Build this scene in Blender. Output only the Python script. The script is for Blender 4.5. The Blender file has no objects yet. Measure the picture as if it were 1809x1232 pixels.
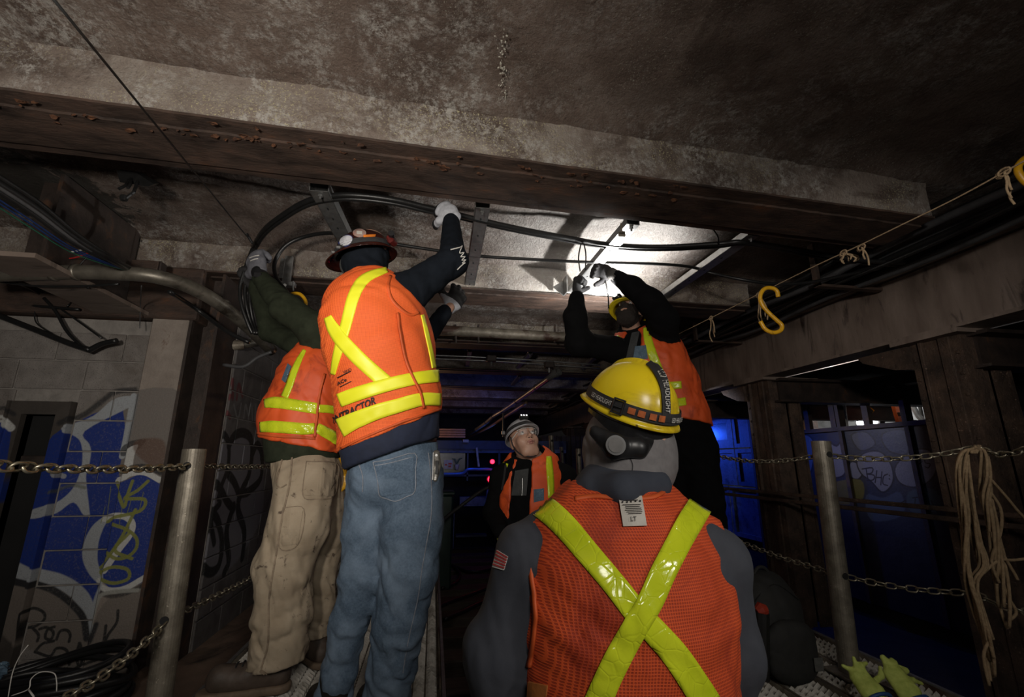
import bpy, bmesh, math, random
import numpy as np
from mathutils import Vector, Matrix
C = bpy.context.scene
COL = C.collection
random.seed(7); RNG = np.random.RandomState(7)
# ------------------------------------------------------------------ camera, exposure, lights
PITCH, YAW, F = math.atan(199/800), math.radians(9.6), 800.0
CAMP = np.array([0., 0., 1.0])
_f = np.array([math.sin(YAW)*math.cos(PITCH), math.cos(YAW)*math.cos(PITCH), math.sin(PITCH)])
_r = np.array([math.cos(YAW), -math.sin(YAW), 0.])
_u = np.cross(_r, _f)
_h = np.array([math.sin(YAW), math.cos(YAW), 0.])
cam = bpy.data.cameras.new('camera'); cam.sensor_width = 36; cam.lens = F/1809*36
cam.clip_start = .05; cam.clip_end = 200
co = bpy.data.objects.new('camera', cam); COL.objects.link(co)
co.matrix_world = Matrix(((_r[0], _u[0], -_f[0], 0), (_r[1], _u[1], -_f[1], 0), (_r[2], _u[2], -_f[2], 1.0), (0, 0, 0, 1)))
C.camera = co
C.view_settings.view_transform = 'Standard'; C.view_settings.look = 'None'
C.view_settings.gamma = 1; C.view_settings.use_curve_mapping = False
C.view_settings.exposure = 0.0
C.cycles.use_denoising = True
C.cycles.max_bounces = 5; C.cycles.diffuse_bounces = 3; C.cycles.glossy_bounces = 3
C.cycles.sample_clamp_indirect = 4.0
world = bpy.data.worlds.new('world'); C.world = world; world.use_nodes = True
world.node_tree.nodes['Background'].inputs[0].default_value = (.55, .6, .75, 1)
world.node_tree.nodes['Background'].inputs[1].default_value = 0.012

def light(kind, name, loc, tgt, power, color=(1, 1, 1), size=.1, angle=90, blend=.6, sy=None):
    l = bpy.data.lights.new(name, kind); l.energy = power; l.color = color
    if kind == 'SPOT':
        l.spot_size = math.radians(angle); l.spot_blend = blend; l.shadow_soft_size = size
    elif kind == 'AREA':
        l.size = size
        if sy: l.shape = 'RECTANGLE'; l.size_y = sy
    else: l.shadow_soft_size = size
    o = bpy.data.objects.new(name, l); COL.objects.link(o)
    o.location = loc
    if tgt is not None:
        o.rotation_euler = (Vector(tgt)-Vector(loc)).to_track_quat('-Z', 'Y').to_euler()
    return o
light('SPOT', 'left_work_light', (-.62, -.35, 1.25), (-.95, 1.8, 2.2), 200, (1, .93, .84), .10, 112, 1.0)
light('SPOT', 'right_work_light', (1.5, -.6, 1.5), (.75, 2.0, .8), 30, (1, .95, .88), .10, 90, 1.0)
light('SPOT', 'bay_work_light', (1.43, 3.18, 2.04), (1.20, 3.26, 2.63), 100, (1, .985, .96), .02, 152, .5)
light('AREA', 'added_fill_light', (.3, -.9, 1.7), (.3, 1.8, .5), 15, (1, .94, .86), .5)  # added fill with no lamp behind it, lifts the lower shadows
light('SPOT', 'added_girder_light', (.3, -.7, 1.7), (3.4, 3.6, 1.75), 150, (1, .93, .86), .08, 36, 1.0)  # unseen spot added to brighten the right girder
light('SPOT', 'blue_work_light', (3.9, 8.4, 1.5), (4.6, 7.3, 1.1), 90, (.02, .10, 1), .05, 160, .8)
light('AREA', 'blue_tunnel_light', (.7, 7.0, 1.7), (.9, 8.4, .85), 2.5, (.03, .14, 1), .3)
light('AREA', 'blue_back_light', (1.4, 9.4, 1.3), (-1.0, 11.0, 1.6), 8, (.05, .18, 1), .5)
light('AREA', 'blue_roof_light', (1.2, 7.0, .9), (.9, 8.0, 2.6), 1.5, (.08, .2, 1), .4)
light('POINT', 'warm_far_light', (-.2, 9.3, 1.5), None, 14, (1, .55, .28), .05)
light('POINT', 'yard_light', (6.6, 6.6, 2.1), None, 150, (.9, .95, 1), .1)
light('SPOT', 'pale_far_light', (2.9, 5.2, 1.75), (4.6, 4.2, 1.12), 34, (.85, .85, 1), .1, 56, 1.0)

# ------------------------------------------------------------------ pixel -> place helpers (photo traced at 1809x1232)
def ray(px, py):
    return _r*((px-904.5)/F) + _u*((616-py)/F) + _f
def J(px, py, D):                      # point at horizontal distance D in front of the camera
    d = ray(px, py); return CAMP + d*(D/float(d@_h))
def PX(px, py, X): d = ray(px, py); return CAMP + d*(X/d[0])
def PY(px, py, Y): d = ray(px, py); return CAMP + d*(Y/d[1])
def PZ(px, py, Z): d = ray(px, py); return CAMP + d*((Z-1.0)/d[2])
def pix(P):
    v = np.asarray(P, float)-CAMP; z = v@_f
    return 904.5+F*(v@_r)/z, 616-F*(v@_u)/z
V3 = lambda *a: np.array(a, float)
def unit(v): v = np.asarray(v, float); return v/(np.linalg.norm(v)+1e-12)

# ------------------------------------------------------------------ object helpers
WL = {}
def tagp(o, label=None, cat=None, group=None, kind=None):
    if label: o['label'] = label
    if cat: o['category'] = cat
    if group: o['group'] = group
    if kind: o['kind'] = kind
    return o
def empty(name, loc, label=None, cat=None, group=None, kind=None, parent=None):
    o = bpy.data.objects.new(name, None); COL.objects.link(o); o.empty_display_size = .05
    loc = np.array(loc, float)
    if parent is not None: o.parent = parent; o.location = loc-WL[parent.name]
    else: o.location = loc
    WL[o.name] = loc
    return tagp(o, label, cat, group, kind)
def mk(name, vf, mat, parent=None, smooth=False, label=None, cat=None, group=None, kind=None, origin=None, uv=None):
    v, f = vf
    v = np.asarray(v, float).reshape(-1, 3)
    if parent is not None: org = WL[parent.name]
    else: org = np.array(origin, float) if origin is not None else np.array([v[:, 0].mean(), v[:, 1].mean(), v[:, 2].min()])
    me = bpy.data.meshes.new(name)
    vv = v-org
    if isinstance(f, np.ndarray):
        n, k = f.shape
        me.vertices.add(len(vv)); me.vertices.foreach_set('co', vv.astype(np.float32).ravel())
        me.loops.add(n*k); me.loops.foreach_set('vertex_index', f.astype(np.int32).ravel())
        me.polygons.add(n); me.polygons.foreach_set('loop_start', np.arange(0, n*k, k, dtype=np.int32))
        me.update(calc_edges=True)
    else:
        me.from_pydata([tuple(x) for x in vv], [], [tuple(int(i) for i in x) for x in f])
    if smooth: me.polygons.foreach_set('use_smooth', [True]*len(me.polygons))
    if mat: me.materials.append(mat)
    me.update()
    o = bpy.data.objects.new(name, me); COL.objects.link(o)
    if parent is not None: o.parent = parent
    else: o.location = org
    WL[o.name] = org
    return tagp(o, label, cat, group, kind)
def join(*parts):
    vs, fs, n = [], [], 0
    for v, f in parts:
        v = np.asarray(v, float).reshape(-1, 3); vs.append(v)
        fs += [tuple(int(i)+n for i in q) for q in f]; n += len(v)
    return np.vstack(vs), fs
def box(c, s, R=None, bev=0):
    c = np.array(c, float); s = np.array(s, float)/2
    if bev <= 0:
        v = np.array([[x, y, z] for x in (-1, 1) for y in (-1, 1) for z in (-1, 1)], float)*s
        f = [(0, 1, 3, 2), (4, 6, 7, 5), (0, 4, 5, 1), (2, 3, 7, 6), (0, 2, 6, 4), (1, 5, 7, 3)]
    else:
        b = min(bev, s.min()*.49)
        bm = bmesh.new(); bmesh.ops.create_cube(bm, size=1)
        for q in bm.verts: q.co = Vector((q.co.x*2*s[0], q.co.y*2*s[1], q.co.z*2*s[2]))
        bmesh.ops.bevel(bm, geom=bm.edges[:], offset=b, segments=1, affect='EDGES')
        v = np.array([q.co[:] for q in bm.verts]); f = [[q.index for q in p.verts] for p in bm.faces]; bm.free()
    if R is not None: v = v@np.asarray(R).T
    return v+c, f
def boxb(a, b, bev=0):
    a, b = np.array(a, float), np.array(b, float)
    return box((a+b)/2, np.abs(b-a), None, bev)
def frame_of(d, up=(0, 0, 1)):
    d = unit(d); up = np.array(up, float)
    if abs(d@unit(up)) > .98: up = np.array([0, 1., 0])
    s = unit(np.cross(d, up)); u = np.cross(s, d)
    return d, s, u
def beam(a, b, w, h, up=(0, 0, 1), bev=0):          # box between two points
    a, b = np.array(a, float), np.array(b, float)
    d, s, u = frame_of(b-a, up)
    return box((a+b)/2, (np.linalg.norm(b-a), w, h), np.stack([d, s, u], 1), bev)
def smooth_path(pts, n=6, closed=False):
    p = np.array(pts, float); m = len(p)
    if m < 3: return p
    out = []
    rng = range(m if closed else m-1)
    for i in rng:
        p0 = p[(i-1) % m] if closed or i > 0 else 2*p[0]-p[1]
        p1 = p[i]; p2 = p[(i+1) % m]
        p3 = p[(i+2) % m] if closed or i+2 < m else 2*p[-1]-p[-2]
        for t in np.arange(n)/n:
            out.append(.5*((2*p1)+(-p0+p2)*t+(2*p0-5*p1+4*p2-p3)*t*t+(-p0+3*p1-3*p2+p3)*t**3))
    if not closed: out.append(p[-1])
    return np.array(out)
def tube(pts, r, n=8, closed=False, caps=True):
    p = np.array(pts, float); m = len(p); r = np.broadcast_to(np.array(r, float), (m,))
    if closed: tg = np.roll(p, -1, 0)-np.roll(p, 1, 0)
    else:
        tg = np.gradient(p, axis=0)
    tg /= np.linalg.norm(tg, axis=1)[:, None]+1e-12
    a = np.array([0, 0, 1.]) if abs(tg[0][2]) < .9 else np.array([1., 0, 0])
    nrm = unit(np.cross(tg[0], a)); vs = []
    ang = np.arange(n)*2*math.pi/n
    for i in range(m):
        nrm = unit(nrm-tg[i]*(nrm@tg[i])); b = np.cross(tg[i], nrm)
        vs.append(p[i]+r[i]*(np.cos(ang)[:, None]*nrm+np.sin(ang)[:, None]*b))
    v = np.vstack(vs); f = []
    for i in range(m if closed else m-1):
        j = (i+1) % m
        for k in range(n):
            k2 = (k+1) % n
            f.append((i*n+k, i*n+k2, j*n+k2, j*n+k))
    if caps and not closed:
        f.append(tuple(range(n))[::-1]); f.append(tuple((m-1)*n+k for k in range(n)))
    return v, f
def hollow_tube(a, b, ro, ri, n=20):
    a, b = np.array(a, float), np.array(b, float); d, s, u = frame_of(b-a)
    ang = np.arange(n)*2*math.pi/n; ring = np.cos(ang)[:, None]*s+np.sin(ang)[:, None]*u
    v = np.vstack([a+ring*ro, b+ring*ro, b+ring*ri, a+ring*ri]); f = []
    for q in range(4):
        for k in range(n):
            k2 = (k+1) % n; q2 = (q+1) % 4
            f.append((q*n+k, q*n+k2, q2*n+k2, q2*n+k))
    return v, f
def prism(poly, a, b, wn=None):                     # 2D polygon (points in 3D) extruded from a to b offsets
    p = np.array(poly, float); n = len(p)
    v = np.vstack([p+np.array(a), p+np.array(b)])
    f = [tuple(range(n))[::-1], tuple(range(n, 2*n))]+[(i, (i+1) % n, n+(i+1) % n, n+i) for i in range(n)]
    return v, f
def gridf(nx, ny):
    i, j = np.meshgrid(np.arange(nx-1), np.arange(ny-1), indexing='ij')
    a = (i*ny+j).ravel(); return np.stack([a, a+ny, a+ny+1, a+1], 1)
def fbm(P, s=1.0, oct=4, seed=0):                   # cheap warped-sine noise, roughly -1..1
    P = np.asarray(P, float)*s; rs = np.random.RandomState(seed+11); out = 0; amp = 1; tot = 0
    for o in range(oct):
        a = rs.randn(3, 3); a /= np.linalg.norm(a, axis=1)[:, None]; ph = rs.rand(6)*6.28
        q = P*(2.1**o)
        w = np.sin(q@a[0]*1.7+ph[0])+np.sin(q@a[1]*2.3+ph[1])
        out = out+amp*np.sin(q@a[2]*2.0+1.9*w+ph[2])*np.cos(q@a[0]*1.3+1.3*w+ph[3]); tot += amp; amp *= .55
    return out/tot

# ------------------------------------------------------------------ materials
MATS = {}
def nodes_of(m): return m.node_tree.nodes, m.node_tree.links
def N(nt, typ, **kw):
    n = nt.nodes.new(typ)
    for k, v in kw.items():
        if k.startswith('i_'):
            key = k[2:]; key = int(key) if key.isdigit() else key.replace('_', ' ')
            n.inputs[key].default_value = v
        else: setattr(n, k, v)
    return n
def ramp(nt, fac, stops):
    r = nt.nodes.new('ShaderNodeValToRGB'); e = r.color_ramp.elements
    while len(e) > 1: e.remove(e[-1])
    e[0].position = stops[0][0]; e[0].color = (*stops[0][1], 1)
    for p, c in stops[1:]: q = e.new(p); q.color = (*c, 1)
    nt.links.new(fac, r.inputs[0]); return r.outputs[0]
def mix(nt, fac, a, b, mode='MIX'):
    m = nt.nodes.new('ShaderNodeMix'); m.data_type = 'RGBA'; m.blend_type = mode
    for s, v in ((0, fac), (6, a), (7, b)):
        if isinstance(v, (int, float)): m.inputs[s].default_value = v
        elif isinstance(v, tuple): m.inputs[s].default_value = (*v, 1)
        else: nt.links.new(v, m.inputs[s])
    return m.outputs[2]
def g3(c): return (c, c, c)
def mat(name, stops, scale=8, detail=6, rough=.7, metal=0, bump=.2, bscale=None, bdist=.01, speck=None, stain=None,
        rrange=None, img=None, extra=None, distort=.3, spec=.5, stretch=None):
    """noise ramp between stops; speck=(color, scale, threshold); stain=(color, scale, lo, hi)"""
    m = bpy.data.materials.new(name); m.use_nodes = True; nt = m.node_tree; L = nt.links
    bs = nt.nodes['Principled BSDF']
    geo = N(nt, 'ShaderNodeNewGeometry'); pos = geo.outputs['Position']
    if stretch:
        mp = N(nt, 'ShaderNodeMapping'); mp.inputs['Scale'].default_value = stretch; L.new(pos, mp.inputs[0]); pos = mp.outputs[0]
    nz = N(nt, 'ShaderNodeTexNoise', i_Scale=scale, i_Detail=detail, i_Roughness=.62, i_Distortion=distort); L.new(pos, nz.inputs['Vector'])
    if isinstance(stops[0], (int, float)): stops = [(.3, tuple(c*.75 for c in stops)), (.7, tuple(min(1, c*1.2) for c in stops))]
    col = ramp(nt, nz.outputs[0], stops)
    if stain:
        st = N(nt, 'ShaderNodeTexNoise', i_Scale=stain[1], i_Detail=7, i_Roughness=.65, i_Distortion=.8); L.new(pos, st.inputs['Vector'])
        fac = ramp(nt, st.outputs[0], [(stain[2], g3(0)), (stain[3], g3(1))]); col = mix(nt, fac, col, stain[0])
    if speck:
        sp = N(nt, 'ShaderNodeTexNoise', i_Scale=speck[1], i_Detail=3, i_Roughness=.7); L.new(pos, sp.inputs['Vector'])
        fac = ramp(nt, sp.outputs[0], [(speck[2], g3(0)), (speck[2]+.06, g3(1))]); 
        if len(speck) > 3:
            s2 = N(nt, 'ShaderNodeTexNoise', i_Scale=speck[3], i_Detail=4); L.new(pos, s2.inputs['Vector'])
            fac = mix(nt, ramp(nt, s2.outputs[0], [(.42, g3(0)), (.6, g3(1))]), (0, 0, 0), fac)
        col = mix(nt, fac, col, speck[0])
    if img: col = img(nt, col, geo.outputs['Position'])
    if extra: col = extra(nt, col, pos, bs)
    L.new(col, bs.inputs['Base Color'])
    bs.inputs['Roughness'].default_value = rough; bs.inputs['Metallic'].default_value = metal
    bs.inputs['Specular IOR Level'].default_value = spec
    if rrange: L.new(ramp(nt, nz.outputs[0], [(.3, g3(rrange[0])), (.7, g3(rrange[1]))]), bs.inputs['Roughness'])
    if bump:
        b2 = N(nt, 'ShaderNodeTexNoise', i_Scale=bscale or scale*4, i_Detail=8, i_Roughness=.7); L.new(pos, b2.inputs['Vector'])
        bp = N(nt, 'ShaderNodeBump', i_Strength=bump, i_Distance=bdist); L.new(b2.outputs[0], bp.inputs['Height'])
        if not bs.inputs['Normal'].is_linked: L.new(bp.outputs[0], bs.inputs['Normal'])
    MATS[name] = m; return m
def emis(name, col, s):
    m = bpy.data.materials.new(name); m.use_nodes = True; bs = m.node_tree.nodes['Principled BSDF']
    bs.inputs['Base Color'].default_value = (*col, 1); bs.inputs['Emission Color'].default_value = (*col, 1)
    bs.inputs['Emission Strength'].default_value = s; return m

# ------------------------------------------------------------------ painted prints rasterised in memory (flat paint on walls)
class Paint:
    def __init__(s, name, w, h, to_uv):               # to_uv: photo px points -> 0..1 image coordinates
        s.w, s.h, s.name, s.to = w, h, name, to_uv
        s.rgb = np.zeros((h, w, 3)); s.a = np.zeros((h, w))
    def _lay(s, x0, x1, y0, y1, al, col):
        a = al; A = s.a[y0:y1, x0:x1]; R = s.rgb[y0:y1, x0:x1]
        na = a+A*(1-a)
        R[:] = (np.array(col)*a[..., None]+R*(A*(1-a))[..., None])/np.maximum(na, 1e-6)[..., None]; A[:] = na
    def _pts(s, pts): return s.to(np.array(pts, float))*[s.w, s.h]
    def _seg(s, P, gx, gy):
        d = np.full(gx.shape, 1e9)
        for a, b in P:
            ab = b-a; t = np.clip(((gx-a[0])*ab[0]+(gy-a[1])*ab[1])/(ab@ab+1e-9), 0, 1)
            d = np.minimum(d, (gx-a[0]-t*ab[0])**2+(gy-a[1]-t*ab[1])**2)
        return np.sqrt(d)
    def _box(s, p, m):
        x0, y0 = np.floor(p.min(0)-m).astype(int); x1, y1 = np.ceil(p.max(0)+m).astype(int)
        x0, y0 = max(x0, 0), max(y0, 0); x1, y1 = min(x1, s.w), min(y1, s.h)
        if x1 <= x0 or y1 <= y0: return None
        gx, gy = np.meshgrid(np.arange(x0, x1)+.5, np.arange(y0, y1)+.5); return x0, x1, y0, y1, gx, gy
    def poly(s, pts, col, blur=1.0, al=1.0, smooth=True):
        p = s._pts(smooth_path([(a, b, 0) for a, b in pts], 4, True)[:, :2] if smooth else pts)
        B = s._box(p, blur*2+1)
        if B is None: return
        x0, x1, y0, y1, gx, gy = B; ins = np.zeros(gx.shape, bool); q = np.roll(p, -1, 0)
        for a, b in zip(p, q):
            if a[1] == b[1]: continue
            c = ((a[1] > gy) != (b[1] > gy)) & (gx < (b[0]-a[0])*(gy-a[1])/(b[1]-a[1])+a[0]); ins ^= c
        d = s._seg(list(zip(p, q)), gx, gy); d = np.where(ins, d, -d)
        s._lay(x0, x1, y0, y1, np.clip(d/blur*.5+.5, 0, 1)*al, col)
    def stroke(s, pts, w, col, blur=1.0, al=1.0, n=4):
        pp = smooth_path([(a, b, 0) for a, b in pts], n)[:, :2] if len(pts) > 2 else np.array(pts, float)
        p = s._pts(pp); u = s._pts([pts[0], (pts[0][0]+w, pts[0][1])]); W = max(.7, np.linalg.norm(u[1]-u[0])/2)
        B = s._box(p, W+blur*2+1)
        if B is None: return
        x0, x1, y0, y1, gx, gy = B; d = s._seg(list(zip(p[:-1], p[1:])), gx, gy)
        s._lay(x0, x1, y0, y1, np.clip((W-d)/blur*.5+.5, 0, 1)*al, col)
    def image(s):
        im = bpy.data.images.new(s.name, s.w, s.h, alpha=True, float_buffer=True)
        im.colorspace_settings.name = 'Non-Color'
        px = np.dstack([s.rgb, s.a]).astype(np.float32)
        im.pixels.foreach_set(px.ravel()); im.update(); im.pack(); return im
    def node(s, comp, rng, wet=1.0):
        """comp: function(nt,pos)->(u socket, v socket) given as two axis letters; rng ((a0,a1),(b0,b1)) world ranges"""
        im = s.image()
        def f(nt, col, pos):
            sep = N(nt, 'ShaderNodeSeparateXYZ'); nt.links.new(pos, sep.inputs[0]); cb = N(nt, 'ShaderNodeCombineXYZ')
            for k, ax in enumerate(comp):
                mr = N(nt, 'ShaderNodeMapRange', i_1=rng[k][0], i_2=rng[k][1]); mr.clamp = False
                nt.links.new(sep.outputs[ax], mr.inputs[0]); nt.links.new(mr.outputs[0], cb.inputs[k])
            ti = N(nt, 'ShaderNodeTexImage', image=im, extension='CLIP'); nt.links.new(cb.outputs[0], ti.inputs[0])
            nz = N(nt, 'ShaderNodeTexNoise', i_Scale=90, i_Detail=3); nt.links.new(pos, nz.inputs['Vector'])
            k = N(nt, 'ShaderNodeMath', operation='MULTIPLY'); nt.links.new(ti.outputs[1], k.inputs[0])
            nt.links.new(ramp(nt, nz.outputs[0], [(.34, g3(.78)), (.46, g3(1))]), k.inputs[1])
            return mix(nt, k.outputs[0], col, ti.outputs[0])
        return f

# ------------------------------------------------------------------ implicit surfaces for bodies, clothes and hands
def smin(a, b, k):
    h = np.maximum(k-np.abs(a-b), 0)/k; return np.minimum(a, b)-h*h*k*.25
def smax(a, b, k): return -smin(-a, -b, k)
def seg(P, A, B, ra, rb, side=None, cap=1.0):
    A = np.asarray(A, float); B = np.asarray(B, float)
    ab = B-A; L2 = ab@ab+1e-12
    t = np.clip(((P-A)@ab)/L2, 0, 1); v = P-(A+t[:, None]*ab)
    if side is None:
        return np.sqrt((v*v).sum(1))-(ra+t*(rb-ra))
    ax = ab/math.sqrt(L2); s = unit(np.asarray(side)-ax*(np.asarray(side)@ax)); fr = np.cross(ax, s)
    w = ra[0]+t*(rb[0]-ra[0]); d = ra[1]+t*(rb[1]-ra[1]); h = (w+d)*.5*cap
    n = np.sqrt((v*v).sum(1))+1e-9
    q = np.sqrt(((v@s)/w)**2+((v@fr)/d)**2+((v@ax)/h)**2)+1e-9
    return n*(1-1/q)
def ell(P, c, r, R=None):
    v = P-np.asarray(c); 
    if R is not None: v = v@R
    n = np.sqrt((v*v).sum(1))+1e-9; q = np.sqrt(((v/np.asarray(r, float))**2).sum(1))+1e-9
    return n*(1-1/q)
def chain(joints, radii, k=.03, side=None):
    def f(P):
        d = None
        for i in range(len(joints)-1):
            e = seg(P, joints[i], joints[i+1], radii[i], radii[i+1], side)
            d = e if d is None else smin(d, e, k)
        return d
    js = np.array(joints); rm = max(max(r) if isinstance(r, (tuple, list)) else r for r in radii)+.05
    f.lo = js.min(0)-rm; f.hi = js.max(0)+rm
    return f
def U(k, *fs):
    def f(P):
        d = fs[0](P)
        for g in fs[1:]: d = smin(d, g(P), k)
        return d
    f.lo = np.min([g.lo for g in fs], 0); f.hi = np.max([g.hi for g in fs], 0); return f
def off(g, e):
    def f(P): return g(P)-e
    f.lo = g.lo-abs(e)-.01; f.hi = g.hi+abs(e)+.01; return f
def cut(g, *hs, k=.008):                              # g minus every h
    def f(P):
        d = g(P)
        for h in hs: d = smax(d, -h(P), k)
        return d
    f.lo = g.lo; f.hi = g.hi; return f
def keep(g, *hs, k=.008):
    def f(P):
        d = g(P)
        for h in hs: d = smax(d, h(P), k)
        return d
    f.lo = g.lo; f.hi = g.hi; return f
def plane(c, n):                                      # negative on the side opposite to n
    c = np.asarray(c); n = unit(n)
    f = lambda P: (P-c)@n
    f.lo = c-9; f.hi = c+9; return f
def disp(g, amp, s, seed=0, oct=2, near=None):
    def f(P):
        d = g(P); n = 1-2*np.abs(fbm(P, s, oct, seed)); return d+amp*n
    f.lo = g.lo-amp; f.hi = g.hi+amp; return f
def folds(g, A, B, amp, freq, seed=0, warp=.5):      # creases that run round a limb from A to B
    A = np.asarray(A); B = np.asarray(B); ax = unit(B-A); L = np.linalg.norm(B-A)
    s_ = unit(np.cross(ax, [0.3, .2, .9]))
    s2_ = np.cross(ax, s_)
    def f(P):
        d = g(P); q = P-A; t = q@ax; w = fbm(P, 8, 2, seed); a = q@s_; b = q@s2_
        ph = t*freq*.8+warp*3.4*w+a*freq*.8*math.cos(seed)+b*freq*.8*math.sin(seed)
        m = np.clip((t+.04)/.08, 0, 1)*np.clip((L+.04-t)/.08, 0, 1)
        md = np.clip(.45+.75*np.sin(a*17+2.2*w+seed*1.7)*np.cos(b*15-1.8*w+t*7), 0, 1)
        return d-amp*1.5*m*md*(np.abs(np.sin(ph*.5))-.62)
    f.lo = g.lo-amp; f.hi = g.hi+amp; return f
def surf(f, h, lo=None, hi=None):
    """surface-nets meshing of f=0, coarse pass first so that only cells near the surface are sampled finely"""
    lo = np.array(f.lo if lo is None else lo, float); hi = np.array(f.hi if hi is None else hi, float)
    K = 4; H = h*K
    n = np.ceil((hi-lo)/H).astype(int)+1
    g = [lo[i]+np.arange(n[i]+1)*H for i in range(3)]
    X = np.stack(np.meshgrid(*g, indexing='ij'), -1).reshape(-1, 3)
    c = f(X).reshape(n+1)
    near = np.abs(c) < H*2.2
    m = near.copy()
    for ax in range(3):
        q = m.copy(); a = [slice(None)]*3; b = [slice(None)]*3; a[ax] = slice(1, None); b[ax] = slice(None, -1)
        q[tuple(a)] |= m[tuple(b)]; q[tuple(b)] |= m[tuple(a)]; m = q
    N_ = n*K+1
    idx = [np.minimum(np.round(np.arange(N_[i])/K).astype(int), n[i]) for i in range(3)]
    fine = c[np.ix_(*idx)].copy(); mk_ = m[np.ix_(*idx)]
    w = np.nonzero(mk_); Pf = lo+np.stack(w, 1)*h
    vals = np.empty(len(Pf)); B = 150000
    for i in range(0, len(Pf), B): vals[i:i+B] = f(Pf[i:i+B])
    fine[w] = vals
    s = fine < 0
    corner = [(a, b, c_) for a in (0, 1) for b in (0, 1) for c_ in (0, 1)]
    S = [s[a:N_[0]-1+a, b:N_[1]-1+b, c_:N_[2]-1+c_] for a, b, c_ in corner]
    cnt = sum(x.astype(np.int8) for x in S); act = (cnt > 0) & (cnt < 8)
    ci = np.stack(np.nonzero(act), 1); vid = -np.ones(act.shape, int); vid[act] = np.arange(len(ci))
    pos = np.zeros((len(ci), 3)); num = np.zeros(len(ci))
    for a in range(8):
        for ax in range(3):
            ca = corner[a]
            if ca[ax]: continue
            cb = list(ca); cb[ax] = 1; ia = ci+np.array(ca); ib = ci+np.array(cb)
            fa = fine[tuple(ia.T)]; fb = fine[tuple(ib.T)]; x = (fa < 0) != (fb < 0)
            t = np.where(x, fa/np.where(x, fa-fb, 1), 0)
            p = np.array(ca, float)+np.zeros((len(ci), 3)); p[:, ax] = t
            pos[x] += p[x]; num[x] += 1
    pos /= num[:, None]; verts = lo+(ci+pos)*h
    faces = []
    for ax in range(3):
        a1, a2 = (ax+1) % 3, (ax+2) % 3
        sl = [slice(None)]*3; sl[ax] = slice(0, -1); sl2 = [slice(None)]*3; sl2[ax] = slice(1, None)
        e0 = s[tuple(sl)]; e1 = s[tuple(sl2)]; x = np.stack(np.nonzero(e0 != e1), 1)
        x = x[(x[:, a1] > 0) & (x[:, a2] > 0) & (x[:, a1] < N_[a1]-1) & (x[:, a2] < N_[a2]-1)]
        if not len(x): continue
        o1 = np.zeros(3, int); o1[a1] = 1; o2 = np.zeros(3, int); o2[a2] = 1
        q = np.stack([vid[tuple((x-o1-o2).T)], vid[tuple((x-o2).T)], vid[tuple(x.T)], vid[tuple((x-o1).T)]], 1)
        ins = s[tuple(x.T)]; q[~ins] = q[~ins][:, ::-1]; faces.append(q[(q >= 0).all(1)])
    return verts, np.vstack(faces)
def skin(name, f, h, mat_, parent, **kw):
    v, q = surf(f, h); return mk(name, (v, q), mat_, parent, smooth=True, **kw)
def march(f, O, Dv, e=0.0, tmax=6.0, it=60):
    O = np.asarray(O, float)+np.zeros_like(Dv); t = np.zeros(len(O)); 
    for _ in range(it):
        d = f(O+Dv*t[:, None])-e; t = np.minimum(t+d*.8, tmax)
    hit = np.abs(f(O+Dv*t[:, None])-e) < .008
    return O+Dv*t[:, None], hit, t
def cast(f, pts, e=.003, D0=.5):
    pts = np.array(pts, float); d = np.array([unit(ray(a, b)) for a, b in pts])
    P, hit, t = march(f, CAMP+d*D0, d, e)
    return P, hit
def sheet(P, hit, nx, ny, th=.004, toward=None):
    """grid of surface points (nx*ny) -> thin solid patch; cells with a missed corner are dropped"""
    P = P.reshape(nx, ny, 3); H = hit.reshape(nx, ny)
    du = np.gradient(P, axis=0); dv = np.gradient(P, axis=1); nr = np.cross(du, dv)
    nr /= np.linalg.norm(nr, axis=2)[..., None]+1e-9
    ref = (CAMP-P) if toward is None else (P-np.asarray(toward)); flip = (nr*ref).sum(2) < 0; nr[flip] *= -1
    top = (P).reshape(-1, 3); bot = (P-nr*th).reshape(-1, 3); V = np.vstack([top, bot]); n = nx*ny; fs = []
    ok = H[:-1, :-1] & H[1:, :-1] & H[1:, 1:] & H[:-1, 1:]
    big = np.linalg.norm(P[1:, :-1]-P[:-1, :-1], axis=2) > .12; ok &= ~big
    for i in range(nx-1):
        for j in range(ny-1):
            if not ok[i, j]: continue
            a, b, c, d = i*ny+j, (i+1)*ny+j, (i+1)*ny+j+1, i*ny+j+1
            fs.append((a, b, c, d)); fs.append((n+d, n+c, n+b, n+a))
            if i == 0 or not ok[i-1, j]: fs.append((a, d, n+d, n+a))
            if i == nx-2 or not ok[i+1, j]: fs.append((c, b, n+b, n+c))
            if j == 0 or not ok[i, j-1]: fs.append((b, a, n+a, n+b))
            if j == ny-2 or not ok[i, j+1]: fs.append((d, c, n+c, n+d))
    used = sorted({i for q in fs for i in q}); mp = {a: k for k, a in enumerate(used)}
    if not used: return V[:3], [(0, 1, 2)]
    return V[used], [tuple(mp[i] for i in q) for q in fs]
def px_ribbon(f, line, w, e=.006, th=.006, nw=5, n=8, D0=.5):
    """ribbon laid on surface f along a line traced in the photo; w = width in px (number or per point)"""
    L = smooth_path([(a, b, 0) for a, b in line], n)[:, :2]; m = len(L)
    W = np.interp(np.linspace(0, 1, m), np.linspace(0, 1, len(line)), np.broadcast_to(w, (len(line),)))
    tg = np.gradient(L, axis=0); tg /= np.linalg.norm(tg, axis=1)[:, None]+1e-9; nm = np.stack([-tg[:, 1], tg[:, 0]], 1)
    k = np.linspace(-.5, .5, nw); pts = (L[:, None]+nm[:, None]*(W[:, None]*k)[..., None]).reshape(-1, 2)
    P, hit = cast(f, pts, e, D0); return sheet(P, hit, m, nw, th)
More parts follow.
